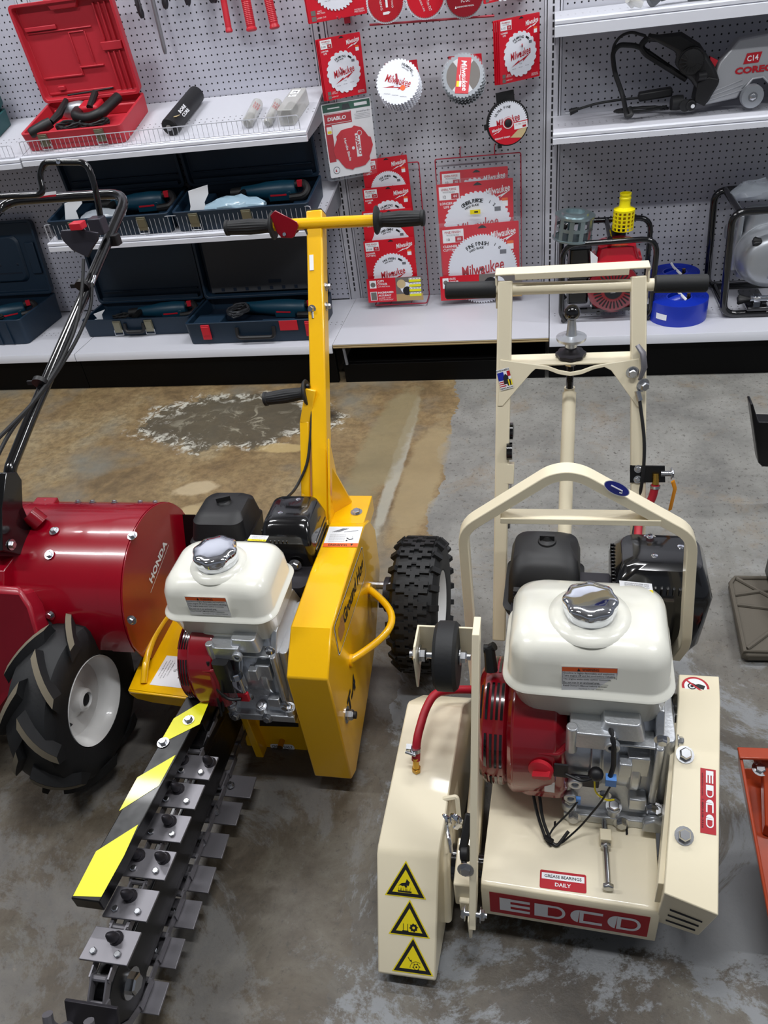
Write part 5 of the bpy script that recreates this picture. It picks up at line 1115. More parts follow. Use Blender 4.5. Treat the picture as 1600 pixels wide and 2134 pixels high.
mb = MB('grey_pad', ML); mb.box(-.27, .27, .025, .285, .008, .030); mb.mat('navy_dark')
for k in range(8): mb.box(-.22+k*.06, -.205+k*.06, .03, .045, .0305, .0315); mb.box(-.22+k*.06, -.20+k*.06, .262, .272, .0305, .0315)
mb.box(.02, .08, .06, .075, .0305, .033); build('foam_pad', mb, lid)
mb = MB('red_plastic', M); mb.box(.140, .222, -.004, .0005, .055, .098); build('red_label', mb, t, label='plain red square label')
mb = MB('navy', M); mb.box(-.28, -.15, .03, .13, .04, .09); mb.box(.05, .2, .02, .05, .02, .09); mb.box(-.13, .20, .02, .03, .02, .09); build('moulded_insert', mb, bs, bev=.006)
t, M, ML, bs, lid, w = C3
mb = MB('navy', ML); mb.rrbox([(.008, -.15, .12, .06, .29, .04), (.02, -.14, .11, .07, .28, .04)]); mb.box(.15, .20, .10, .25, .008, .02); build('moulded_rib', mb, lid, bev=.003)
mb = MB('navy_dark', ML); mb.box(-.08, .09, .105, .112, .0195, .021); 
for x, y in ((-.1, .15), (-.02, .15), (.08, .15), (-.02, .22)): mb.lathe([(.008, 0), (.004, .002)], (x, y, .0195), (0, 0, 1), 12)
build('lid_recess', mb, lid)
mb = MB('navy', M)
for k in (-.02, .09, .15): mb.box(k, k+.006, -.004, .002, .005, .11)
build('case_rib', mb, bs)
for t, M, ML, bs, lid, w in (C1, C2, C4):
    mb = MB('navy', M); mb.box(-w*.48, -w*.30, .02, .24 if M.translation.z > .5 else .2, .01, .055); build('moulded_insert', mb, bs, bev=.006); mb = MB('navy', M); mb.box(w*.34, w*.47, .02, .20, .01, .05); build('moulded_insert', mb, bs, bev=.006)
    mb = MB('navy', ML); mb.box(-w*.45, w*.45, .012, .03, .03, .036); mb.box(-w*.45, w*.45, .05, .055, .008, .02); build('lid_rib', mb, lid, bev=.002)
# papers
def paper(lab, pts, M):
    mb = MB('paper', M); mb.poly3([Vector(p) for p in pts], (0, .003, .001)); build('instruction_leaflet', mb, loc=tuple(M @ Vector(pts[0])), label=lab, cat='paper')
M1, M2, M4 = C1[1], C2[1], C4[1]
def P2(u, v, M, yy):  # pixel to the case's local frame on the plane y=yy (world)
    return M.inverted() @ at(u, v, y=yy)
for lab, M, yy, uv in (('folded white leaflet leaning in the left navy case on the lower shelf', M1, -.36, ((137, 466), (134, 425), (168, 414), (171, 424), (158, 440), (168, 468))),
                       ('tall folded white leaflet standing in the right navy case by the plastic bag', M2, -.36, ((394, 451), (397, 430), (392, 399), (432, 386), (434, 404), (426, 422), (431, 448))),
                       ('crumpled white leaflet lying in the navy case on the base deck', M4, -.31, ((186, 672), (203, 664), (195, 655), (218, 646), (212, 656), (216, 671)))):
    paper(lab, [P2(u, v, M, yy) for u, v in uv], M)
power_tool('navy and black drill with cable in the left case of the lower shelf', M1 @ T(.10, .16, .030, .05), 'teal_tool')
power_tool('navy and black drill behind the plastic bag on the lower shelf', M2 @ T(.10, .17, .030, .0), 'teal_tool')
power_tool('navy and black drill in the case behind the black tube on the base deck', M4 @ T(.10, .13, .025, .1), 'teal_tool')
power_tool('long teal grinder with grey looped cord in the large navy case', C5[1] @ T(.08, .20, .035, -.12), 'teal_tool', L=.38)
power_tool('teal tool with coiled black cord in the case at the far left', C3[1] @ T(.02, .18, .05, .5), 'teal_tool')
for lab, M, c, r in (('clear bag', C1[1], (.0, .06, .05), .05),): pass
def cordthing(lab, M, c, r, n, col='black_rubber', sq=.5):
    mb = MB(col, M); coil(mb, c, r, n, .0045, sq); build('cable_coil', mb, loc=tuple(M @ Vector(c)), label=lab, cat='cable')
cordthing('black cord coiled in the case at the far left', C3[1], (.02, .09, .10), .055, 60)
cordthing('grey looped cord in the large navy case behind the yellow post', C5[1], (-.10, .15, .085), .045, 80, 'grey_pad', 1.2)
cordthing('black cord coiled in the case on the base deck behind the black tube', M4, (-.12, .10, .055), .04, 50)
def bag(lab, M, c, sx, sy, sz, m='bag', seed=1, cat='plastic bag'):
    random.seed(seed); mb = MB(m, M); rings = []
    for k in range(9):
        t = k/8; rr_ = sin(pi*(.08+.84*t))**.6
        rings.append([(c[0]+(t-.5)*sx*2, c[1]+sy*rr_*cos(2*pi*i/16)*(1+random.uniform(-.16, .16)), c[2]+sz*rr_*(.9+sin(2*pi*i/16))*(1+random.uniform(-.16, .16))) for i in range(16)])
    mb.loft(rings); return mb
mb = bag('', M2, (-.03, .05, .06), .13, .045, .028, 'bag_blue', 3); PBAG = build('plastic_bag', mb, loc=tuple(M2 @ Vector((0, .06, .06))), label='blue tinted clear plastic bag with printed lines in the right navy case', cat='plastic bag')
M, W, H = sticker(at(500, 437, y=-.40), at(560, 428, y=-.40), at(500, 449, y=-.40)); mb = MB('ink', M); mb.text('00780', W*.5, H*.3, H*.9, 0, W*.7, 'ink', rot=.1); 
for k in range(4): mb.rect(0, W*.4, H*(k*.25), H*(k*.25+.05), 0)
build('bag_print', mb, PBAG, recalc=False)
mb = bag('', M1, (-.04, .05, .06), .10, .04, .02, 'bag', 5); build('plastic_bag', mb, loc=tuple(M1 @ Vector((0, .06, .06))), label='clear crinkled bag in the left navy case on the lower shelf', cat='plastic bag')
mb = MB('white', C2[4].matrix_world if False else Matrix.Identity(4)); q = at(573, 376, y=-.12); mb.box(q.x-.02, q.x+.02, q.y-.001, q.y, q.z-.004, q.z+.004); build('case_label', mb, C2[0])
# teal case cut by the left edge
open_case('tool_case', 'dark teal plastic case cut off by the left edge on the upper shelf', -1.80, -1.445, -.20, 1.052, .252, .16, .065, .22, 6, 'teal_case', nlatch=())

# core bore tube and plastic bottles on the upper left shelf
a, b_ = onp(362, 272, (0, -.385, 1.045), (0, -.252, 1)), onp(408, 186, (0, -.385, 1.045), (0, -.252, 1)); a = Vector((-.578, -.335, 1.057)); b_ = Vector((-.552, -.055, 1.128))
CT = thing('core_bit', tuple(a), 'black core drilling tube with white CORE BORE lettering on the upper left shelf', 'core bit')
mb = MB('black_plastic'); mb.lathe([(.030, 0), (.034, .003), (.034, (b_-a).length-.003), (.030, (b_-a).length)], a, b_-a, 36); build('tube', mb, CT)
mb = MB('zinc'); mb.lathe([(.012, -.002), (.012, -.006), (.006, -.006)], a, b_-a, 20); build('arbor_socket', mb, CT)
d = (b_-a).normalized(); up = (CAM-a).normalized(); up = (up-d*up.dot(d)).normalized(); sd = up.cross(d)
for txt, off in (('CORE', .006), ('BORE', -.012)):
    s0 = a+d*.10+(up*cos(off/.034+.15)+sd*-sin(off/.034+.15)*1)*.0346; M = frame(s0, d, up.cross(d)); mb = MB('white', M); mb.text(txt, 0, 0, .014, .0008, .06, 'white', bold=.03); build('lettering', mb, CT, recalc=False)
mb = MB('tan_wood'); s0 = a+d*.035; q = (up*.95-sd*-.45).normalized()*.0346; mb.box(*(lambda p: (p.x+.018, p.x+.030, p.y-.02, p.y+.02, p.z-.0, p.z+.002))(s0+Vector((0, 0, .0235)))); build('price_tag', mb, CT)
for lab, (u0, v0), (u1, v1), r in (('clear round plastic tube with red lettering, left of the two by the square bottle', (515, 258), (538, 214), .022), ('clear round plastic tube with red lettering beside the square bottle', (557, 258), (580, 212), .018)):
    pl = ((0, -.385, 1.008+r), (0, -.252, 1)); a, b_ = onp(u0, v0, *pl), onp(u1, v1, *pl); t = thing('plastic_tube', tuple(a), lab, 'tube')
    mb = MB('bottle_clear'); L = min(.19, (b_-a).length); d = (b_-a).normalized(); mb.lathe([(r*.6, 0), (r, .01), (r, L-.01), (r*.6, L)], a, d, 24); build('tube_body', mb, t)
    mb = MB('metal_grey'); mb.lathe([(r*.8, .012), (r*.8, .06), (r*.4, .07)], a, d, 20); build('core_tip', mb, t)
    up = (CAM-a).normalized(); up = (up-d*up.dot(d)).normalized()
    M = frame(a+d*L*.62+up*(r+.0008), d, up.cross(d)); mb = MB('logo_red', M)
    for k in (-1, 0, 1): mb.text('MILW', 0, k*.009, .007, .0, .05, 'logo_red', shear=.2)
    build('lettering', mb, t, recalc=False)
pl = ((0, -.385, 1.008), (0, -.252, 1)); a = onp(600, 270, *pl); a = Vector((-.092, -.335, 1.022)); t = thing('plastic_jar', tuple(a), 'square clear plastic box lying at the right end of the upper left shelf', 'box')
M = Matrix.Translation(a) @ Matrix.Rotation(math.atan(.252), 4, 'X') @ Matrix.Rotation(-.12, 4, 'Z'); mb = MB('bottle_clear', M); mb.rrbox([(0, -.032, .032, 0, .19, .01), (.06, -.032, .032, 0, .19, .01)]); build('box_body', mb, t, bev=.003)
mb = MB('white', M); mb.rect(-.022, .014, .135, .17, .0612); mb.rect(-.02, .012, .11, .128, .0612); mb.text('74', -.004, .152, .016, .0616, m='ink'); mb.text('48-17', -.004, .119, .006, .0616, m='ink'); build('price_label', mb, t, recalc=False)
mb = MB('metal_grey', M); mb.lathe([(.024, 0), (.024, .07)], (0, .015, .03), (0, 1, 0), 20); build('core_tip', mb, t)

# ------------------------------------------------------------------ drill bits and red handles hanging at the top left
def spiral_bit(lab, u0, v0, u1, v1, r, flute=True, L0=.35):
    a, b_ = at(u1, v1, y=-.06), at(u0, v0, y=-.045); d = (b_-a).normalized(); b_ = a+d*max(L0, (b_-a).length)
    mb = MB('cast_dark' if flute else 'steel_dark'); n = 40; rings = []; L = (b_-a).length; t1 = d.orthogonal().normalized(); t2 = d.cross(t1)
    for k in range(n+1):
        tt = k/n; ph = tt*14 if flute else 0; rr_ = r*(1 if tt > .04 else .6+tt*10)
        rings.append([a+d*L*tt+(t1*cos(x)+t2*sin(x))*rr_*(1+(.32 if flute else .06)*cos(3*(x-ph/3) if flute else 6*x)) for x in [2*pi*i/18 for i in range(18)]])
    mb.loft(rings); build('drill_bit', mb, loc=tuple(a), label=lab, cat='drill bit')
spiral_bit('dark fluted drill bit beside the red case lid', 281, -20, 297, 38, .010)
spiral_bit('long plain steel chisel bit hanging left of the fluted bits', 318, 0, 345, 113, .0085, False)
spiral_bit('short dark fluted bit tip hanging right of the long chisel', 341, -40, 345, 18, .011)
spiral_bit('dark fluted bit tip hanging halfway between the chisel and the red handles', 388, -40, 392, 11, .011)
spiral_bit('dark fluted bit tip hanging just left of the red handles', 440, -40, 445, 6, .016)
for lab, u0, v0, u1, v1, w0 in (('narrow red tool handle, leftmost of the three hanging at the top', 462, -20, 478, 68, .012), ('wide red tool handle, middle of the three hanging at the top', 508, -20, 525, 65, .018), ('ribbed red tool handle, rightmost of the three hanging at the top', 555, -20, 573, 60, .017)):
    a, b_ = at(u1, v1, y=-.07), at(u0, v0, y=-.05); d = (b_-a).normalized(); b_ = a+d*.22
    mb = MB('red_plastic'); prof = [(w0*.9, 0), (w0*1.2, .003), (w0*1.2, .009), (w0, .014)]
    for k in range(14): prof += [(w0, .02+k*.006), (w0*1.06, .023+k*.006)]
    prof += [(w0*.95, .12), (w0*.9, .22)]; mb.lathe(prof, a, b_-a, 28); build('hand_tool', mb, loc=tuple(a), label=lab, cat='tool handle')

# ------------------------------------------------------------------ saw blade packs
def script(mb, x, y, w, m='white', h=None, rot=.14, z=.0012):
    """the slanted maker's script with its lightning bolt"""
    h = h or w*.28; mb.text('Milwaukee', x, y, h, z, w, m, shear=.25, rot=rot, bold=.015)
    c, s_ = cos(rot), sin(rot)
    def r_(px, py): px *= w; py *= w; return (x+px*c-py*s_, y+px*s_+py*c)
    mb.flat([r_(*p) for p in ((-.52, -.36), (-.08, -.20), (-.12, -.26), (.48, -.12), (.06, -.32), (.10, -.25))], z, m)
def arctext(mb, t, cx, cy, r, h, a0, a1, m='ink', z=.0014):
    n = len(t)
    for i, ch in enumerate(t):
        if ch == ' ': continue
        a = a0+(a1-a0)*i/max(1, n-1); mb.text(ch, cx+r*cos(a), cy+r*sin(a), h, z, m=m, rot=a-pi/2, bold=.02)
def blade_disc(mb, cx, cy, r, teeth, m='blade_white', z=.001, amp=.07, thick=.0014, bore=True):
    mb.mat(m); n = teeth; pts = []
    for k in range(n):
        a = 2*pi*k/n; da = 2*pi/n
        pts += [(cx+r*cos(a), cy+r*sin(a)), (cx+r*cos(a+da*.35), cy+r*sin(a+da*.35)), (cx+r*(1-amp)*cos(a+da*.45), cy+r*(1-amp)*sin(a+da*.45)), (cx+r*(1-amp*.8)*cos(a+da*.7), cy+r*(1-amp*.8)*sin(a+da*.7))]
    N_ = len(pts); mb.add([(p[0], p[1], z) for p in pts]+[(p[0], p[1], z+thick) for p in pts], [tuple(range(N_-1, -1, -1)), tuple(range(N_, 2*N_))]+[(i, (i+1) % N_, (i+1) % N_+N_, i+N_) for i in range(N_)], False)
    if bore: mb.disc(cx, cy, r*.07, z+thick+.0002, 'ink', 16)
def plane_n(psi, tilt=0): return Vector((sin(R(psi))*cos(R(tilt)), -cos(R(psi))*cos(R(tilt)), sin(R(tilt))))
def hang_frame(TLp, TRp, BLp, y, psi, tilt=0):
    n = plane_n(psi, tilt); tl = at(*TLp, y=y); tr = onp(*TRp, tl, n); bl = onp(*BLp, tl, n)
    M = frame(bl, tr-tl, tl-bl)
    if (M.col[2].to_3d()).dot(n) < 0: M = M @ Matrix.Diagonal((1, 1, -1, 1))
    return M, (tr-tl).length, (tl-bl).length
def peg_hook(x, z, L, par=None, y0=-.002, mats='hook_red', loop=True):
    mb = MB(mats); mb.tube([(x, y0, z+.012), (x, -L+.015, z+.006), (x, -L, z+.016)], .0028, 8); mb.box(x-.012, x+.012, -.004, -.001, z-.02, z+.022); return mb
def red_pack(lab, TLp, TRp, BLp, y, psi, title='FRAMING', size='7-1/4', tt='24', teeth=24, bc=(.5, .40), br=.40, tilt=0, clam=False, group='saw blade packs', extra='LONGER LIFE', thick=.004, foot=True, blade=True, top=None, amp=.07):
    M, W, H = hang_frame(TLp, TRp, BLp, y, psi, tilt)
    t = thing('saw_blade_pack', tuple(M @ Vector((W/2, H/2, 0))), lab, 'saw blade pack')
    mb = MB('red_card', M); pts = [(p[0], p[1]) for p in rring(0, 0, W, 0, H, .004)]
    mb.prism(pts, 'z', -thick, 0)
    mb.rect(.03*W, .30*W, H-.20*W, H-.035*W, .0005, 'white'); mb.text(title, .16*W, H-.07*W, .03*W, .0008, .2*W, 'logo_red', bold=.01); mb.text('WOOD BLADE', .16*W, H-.105*W, .02*W, .0008, .16*W, 'ink_grey')
    mb.text(size, .10*W, H-.16*W, .035*W, .0008, m='ink', bold=.01); mb.rect(.19*W, .29*W, H-.195*W, H-.125*W, .0007, 'logo_red'); mb.text(tt, .24*W, H-.158*W, .035*W, .001, m='white')
    e = extra.split(); mb.text(e[0], .12*W, H-.245*W, .032*W, .0006, m='white', bold=.02); mb.text(e[1] if len(e) > 1 else '', .12*W, H-.29*W, .032*W, .0006, m='white', bold=.02)
    script(mb, .80*W, H-.13*W, .32*W, 'white', z=.0006); mb.flat([(.48*W, H-.05*W), (.60*W, H-.05*W), (.57*W, H-.025*W), (.54*W, H-.012*W), (.51*W, H-.025*W)], .0006, 'ink')
    mb.rect(.85*W, .93*W, H-.34*W, H-.24*W, .0006, 'white'); mb.rect(.85*W, .93*W, H-.27*W, H-.235*W, .0008, 'orange')
    if foot:
        mb.rect(.05*W, .13*W, .10*W, .17*W, .0006, 'photo_grey'); mb.text('ANTI', .20*W, .15*W, .022*W, .0006, m='white'); mb.text('FRICTION', .22*W, .12*W, .022*W, .0006, m='white')
        mb.rect(.05*W, .13*W, .02*W, .085*W, .0006, 'photo_grey'); mb.text('LASER CUT', .22*W, .055*W, .022*W, .0006, m='white'); mb.text('INCREASED', .87*W, .08*W, .022*W, .0006, m='white'); mb.text('PRECISION', .87*W, .05*W, .025*W, .0006, m='white')
    build('card', mb, t, recalc=False, label='red printed card')
    if blade:
        cx, cy, r = bc[0]*W, bc[1]*H, br*W
        if top: cy = H-top*W-r
        mb = MB('blade_white', M); blade_disc(mb, cx, cy, r, teeth, amp=amp)
        arctext(mb, title, cx, cy, r*.74, r*.11, 2.15, 1.35, z=.003); arctext(mb, 'WOOD BLADE', cx, cy, r*.62, r*.06, 2.1, 1.5, z=.003)
        arctext(mb, size, cx, cy, r*.78, r*.09, 1.05, .85, z=.003); mb.rect(cx+r*.52, cx+r*.70, cy+r*.40, cy+r*.52, .003, 'ink_grey')
        script(mb, cx, cy+.03*r, 1.25*r, 'logo_red', rot=.16, z=.003); mb.text('7150', cx, cy-r*.42, r*.06, .003, m='ink_grey'); 
        for k in (-1, 0, 1): mb.text('max rpm', cx+k*r*.4, cy-r*.58+k*r*.03, r*.045, .003, m='ink_grey')
        build('blade', mb, t, recalc=False, label='white saw blade with red script')
    if clam:
        mb = MB('clear', M); mb.loft([rring(-.008, -.012, W+.012, -.012, H+.012, .012, 5), rring(.010, -.010, W+.010, -.010, H+.010, .012, 5)]); mb.tube([(p[0], p[1], -.006) for p in rring(0, -.014, W+.014, -.014, H+.014, .014, 5)], .0022, 6, closed=True); build('clamshell', mb, t)
    return t, M, W, H
def backs(lab, M, W, H, n, dx, dz, grp, th=.003):
    for k in range(n):
        m2 = M @ Matrix.Translation((dx*(k+1), dx*.25*(k+1), -dz*(k+1))); t = thing('saw_blade_pack', tuple(m2 @ Vector((W/2, H/2, 0))), lab, 'saw blade pack', grp)
        mb = MB('red_card', m2); mb.prism([(p[0], p[1]) for p in rring(0, 0, W, 0, H, .004)], 'z', -th, 0); mb.rect(.03*W, .30*W, H-.20*W, H-.035*W, .0005, 'white'); build('card', mb, t, recalc=False)
        mb = MB('blade_white', m2); blade_disc(mb, W/2, H*.42, W*.38, 24); build('blade', mb, t, recalc=False)
def hook(lab, x, z, L):
    mb = peg_hook(x, z, L); build('peg_hook', mb, loc=(x, 0, z), label=lab, cat='hook')
p = red_pack('red blade pack cut off by the top edge left of the round blades', (634, -95), (760, -118), (645, 50), -.13, 20, 'FRAMING', '8-1/4', '40', 40, (.52, .54), .40)
backs('red blade pack hidden behind the one cut by the top edge', p[1], p[2], p[3], 1, -.004, .006, 'blade packs behind the top left pack')
p = red_pack('red 5-3/8 framing blade pack hanging above the green topped pack', (663, 82), (750, 66), (681, 211), -.15, 36, 'FRAMING', '5-3/8', '18', 20, (.5, .42), .41)
backs('red blade pack pressed behind the 5-3/8 framing pack', p[1], p[2], p[3], 2, -.003, .007, 'packs behind the 5-3/8 framing blade')
p = red_pack('red 6-1/2 framing blade pack hanging above the round black cased blade', (1038, 42), (1123, 25), (1043, 177), -.17, 38, 'FRAMING', '6-1/2', '18', 20, (.5, .42), .41)
backs('red blade pack pressed behind the 6-1/2 framing pack', p[1], p[2], p[3], 3, -.003, .008, 'packs behind the 6-1/2 framing blade')
red_pack('red blade pack corner cut off by the top edge right of the round blades', (1003, -100), (1090, -118), (1008, 9), -.13, 30, teeth=20)
for lab, x, z, L in (('red peg hook above the left framing pack', .12, 1.33, .17), ('red peg hook above the right framing pack', .79, 1.34, .18), ('red peg hook above the black cased blade', .80, 1.17, .12), ('red peg hook holding the green topped pack', .10, 1.16, .14)): hook(lab, x, z, L)
# green topped clamshell
M, W, H = hang_frame((664, 220), (767, 203), (690, 372), -.13, 24)
t = thing('saw_blade_pack', tuple(M @ Vector((W/2, H/2, 0))), 'green topped clear pack with a dark red blade lettered DIABLO', 'saw blade pack')
mb = MB('white', M); mb.prism([(p[0], p[1]) for p in rring(0, 0, W, 0, H, .006)], 'z', -.004, 0); mb.rect(.02*W, .98*W, .89*H, .99*H, .0005, 'green'); mb.rect(.03*W, .58*W, .72*H, .87*H, .0005, 'logo_red')
mb.rect(.02*W, .16*W, .22*H, .72*H, .0005, 'logo_red'); mb.text('DIABLO', .28*W, .80*H, .05*H, .0012, .38*W, 'white', bold=.03, shear=.1); mb.rect(.05*W, .56*W, .735*H, .74*H, .001, 'white'); mb.rect(.05*W, .56*W, .86*H, .865*H, .001, 'white')
mb.text('JamesHardie', .82*W, .84*H, .03*H, .0008, .28*W, 'ink_grey'); mb.flat([(.40*W, .90*H), (.58*W, .90*H), (.55*W, .97*H), (.43*W, .97*H)], .0008, 'ink'); mb.rect(.66*W, .92*W, .92*H, .96*H, .0008, 'white'); mb.rect(.12*W, .36*W, .93*H, .945*H, .0008, 'white')
for k in range(4): mb.rect(.64*W, .96*W, (.81-.02*k)*H, (.813-.02*k)*H, .0008, 'ink_grey')
mb.rect(.05*W, .15*W, .60*H, .70*H, .0012, 'white'); mb.rect(.06*W, .14*W, .61*H, .645*H, .0014, 'sticker_yellow'); mb.disc(.14*W, .10*H, .07*W, .0008, 'ink_grey'); mb.disc(.14*W, .10*H, .058*W, .001, 'white'); mb.flat([(.11*W, .08*H), (.15*W, .08*H), (.13*W, .125*H)], .0012, 'logo_red'); build('card', mb, t, recalc=False)
mb = MB('logo_red', M); blade_disc(mb, .54*W, .37*H, .41*W, 6, 'red_card', amp=.09, bore=False); mb.disc(.54*W, .37*H, .03*W, .0028, 'white')
mb.rect(.60*W, .70*W, .24*H, .56*H, .0028, 'white'); mb.text('DIABLO', .65*W, .40*H, .07*W, .003, .27*H, 'logo_red', rot=-pi/2+.15, bold=.03); mb.text('Hardie Blade', .42*W, .36*H, .05*W, .003, .32*H, 'white', rot=-pi/2+.15, bold=.02); mb.disc(.70*W, .56*H, .05*W, .0028, 'white'); mb.disc(.70*W, .56*H, .04*W, .003, 'red_card')
mb.tube([(.28*W, .50*H, .003), (.36*W, .58*H, .003)], .0012, 5); build('blade', mb, t, recalc=False, label='dark red blade')
mb = MB('clear', M); mb.loft([rring(-.022, -.012, W+.010, -.010, H+.010, .014, 5), rring(.010, -.010, W+.008, -.008, H+.008, .014, 5)]); mb.tube([(p[0], p[1], .004) for p in rring(0, -.012, W+.010, -.010, H+.010, .014, 5)], .0022, 6, closed=True); mb.tube([(p[0], p[1], -.018) for p in rring(0, -.014, W+.012, -.012, H+.012, .014, 5)], .0022, 6, closed=True); build('clamshell', mb, t)
# loose round blades
def disc_frame(u, v, y, psi, tilt, roll=0):
    c = at(u, v, y=y); n = plane_n(psi, tilt); xa = Vector((cos(R(psi)), sin(R(psi)), 0)); ya = n.cross(xa); M = frame(c, xa, ya)
    return M @ Matrix.Rotation(R(roll), 4, 'Z'), c
for k in range(5):
    M, c = disc_frame(829, 171, -.17, 2, 30, -14); r = .085; M = Matrix.Translation((.001*k, .008*k, -.0075*k)) @ M
    lab = 'white framing blade hanging on top of its stack above the clear pegboard' if k == 0 else 'white blade edge in the stack behind the front framing blade'
    t = thing('saw_disc', tuple(M.translation), lab, 'saw blade', 'white blades stacked on one hook' if k else None)
    mb = MB('blade_white', M); blade_disc(mb, 0, 0, r, 40, amp=.06, bore=False)
    if k == 0:
        arctext(mb, 'FRAMING', 0, 0, r*.76, r*.12, 1.5, .80, z=.0028); arctext(mb, 'WOOD BLADE', 0, 0, r*.64, r*.05, 1.45, .95, z=.0028); script(mb, 0, .05*r, 1.2*r, 'logo_red', rot=.14-.35+.15, z=.0028); mb.text('7-1/4', .55*r, .45*r, .1*r, .0028, m='ink_grey', rot=-1)
        for q in (-1, 0, 1): mb.text('maximum', q*r*.38, -.58*r, r*.05, .0028, m='ink_grey', rot=.1)
    build('blade', mb, t, recalc=False)
    if k == 0:
        mb = MB('orange', M); mb.disc(.28*r, -.22*r, .12*r, .003); build('price_dot', mb, t, recalc=False)
mb = MB('red_card'); mb.poly3([at(802, 132, y=-.10), at(868, 124, y=-.10), at(876, 175, y=-.10), at(806, 180, y=-.10)], (0, .003, 0)); build('backing_card', mb, loc=tuple(at(830, 130, y=-.1)), label='red card sticking up behind the white framing blade', cat='card')
mb = MB('hook_red'); a = at(829, 172, y=-.175); mb.tube([a+Vector((-.004, 0, .03)), a+Vector((.0, -.012, .0))], .004, 8); mb.tube([a, (a.x, -.002, a.z+.01)], .0028, 6); build('peg_hook', mb, loc=tuple(a), label='red hook end through the white framing blade', cat='hook')
for k in range(4):
    M, c = disc_frame(965, 158, -.17, 2, 28, 0); r = .080; M = Matrix.Translation((.001*k, .010*k, -.010*k)) @ M
    lab = 'grey steel blade under a red label strip, front of its stack' if k == 0 else 'grey steel blade edge behind the red labelled steel blade'
    t = thing('saw_disc', tuple(M.translation), lab, 'saw blade', 'steel blades stacked on one hook' if k else None)
    mb = MB('saw_grey', M); blade_disc(mb, 0, 0, r, 36, 'blade_steel', amp=.06, bore=False)
    if k == 0: mb.disc(0, 0, r*.80, .0028, 'photo_grey', a0=0, a1=2*pi); mb.disc(0, 0, r*.80, .0030, 'saw_grey', 24, r0=.1*r, a0=.9, a1=2.2); mb.disc(0, 0, r*.80, .0030, 'saw_grey', 24, r0=.1*r, a0=4.0, a1=5.3)
    build('blade', mb, t, recalc=False)
    if k == 0:
        mb = MB('red_card', M @ Matrix.Rotation(-.12, 4, 'Z')); mb.rect(-.32*r, .32*r, -.80*r, .80*r, .0036); mb.text('Milwaukee', .06*r, 0, .26*r, .004, 1.35*r, 'white', shear=.25, rot=-pi/2+.12, bold=.02); mb.flat([(-.16*r, .5*r), (-.10*r, .0), (-.14*r, .02*r), (-.06*r, -.6*r), (-.20*r, .04*r), (-.14*r, .0)], .004, 'white')
        mb.rect(-.28*r, -.05*r, -.50*r, -.25*r, .0042, 'sticker_yellow'); mb.rect(-.16*r, -.05*r, -.50*r, -.25*r, .0044, 'white'); build('label_strip', mb, t, recalc=False, label='red label strip with white script')
        mb = MB('clear', M); mb.lathe([(r*1.04, .002), (r*1.06, .004), (r*1.06, -.004), (r*.9, -.006)], (0, 0, 0), (0, 0, 1), 40); build('clear_case', mb, t)
mb = MB('red_card'); mb.poly3([at(934, 118, y=-.10), at(1003, 111, y=-.10), at(1006, 150, y=-.10), at(936, 155, y=-.10)], (0, .003, 0)); build('backing_card', mb, loc=tuple(at(960, 120, y=-.1)), label='red card sticking up behind the grey steel blade', cat='card')
# black cased round blade
M, c = disc_frame(1058, 256, -.13, 14, 4, 4); r = .079
t = thing('saw_disc', tuple(c), 'round black cased blade, white above and red below, on the saw blade panel', 'saw blade')
mb = MB('black_plastic', M); mb.lathe([(r*.98, -.022), (r*1.05, -.018), (r*1.05, 0), (r*1.03, .003)], (0, 0, 0), (0, 0, 1), 48); mb.box(-.035, .035, r*.9, r*1.4, -.012, -.004); mb.box(-r*1.18, -r, -.01, .01, -.012, 0); mb.box(-r*.6, -r*.4, -r*1.08, -r*.9, -.012, -.002); build('case', mb, t)
mb = MB('blade_white', M); blade_disc(mb, 0, 0, r*.97, 56, z=.0032, amp=.07); arctext(mb, 'ULTRA FINE', 0, 0, r*.72, r*.11, 2.5, 1.35, z=.0052); script(mb, 0, .12*r, 1.2*r, 'logo_red', z=.0052); build('blade', mb, t, recalc=False)
mb = MB('red_card', M); n = 30; mb.flat([(r*.985*cos(a), r*.985*sin(a)) for a in [pi+.02+(pi-.04)*k/n for k in range(n+1)]], .0056); mb.rect(.28*r, .96*r, -.36*r, -.06*r, .006, 'white'); mb.text('ULTRA FINE', .62*r, -.15*r, .07*r, .0062, m='logo_red'); mb.rect(.70*r, .88*r, -.32*r, -.22*r, .0062, 'logo_red')
mb.flat([(.05*r, -.68*r), (.45*r, -.40*r), (.93*r, -.34*r), (.80*r, -.58*r), (.60*r, -.78*r)], .006, 'tan_wood'); script(mb, -.60*r, -.20*r, .5*r, 'white', z=.006); mb.text('PERFECT FINISH', -.35*r, -.62*r, .08*r, .006, m='white', bold=.02); mb.disc(0, 0, .28*r, .0062, 'red_card'); mb.disc(0, 0, .26*r, .0064, 'white', r0=.22*r); mb.mat('ink'); mb.lathe([(.18*r, .006), (.18*r, .010), (.1*r, .012)], (0, 0, 0), (0, 0, 1), 12); build('label', mb, t, recalc=False, label='half red label with a picture of wood')
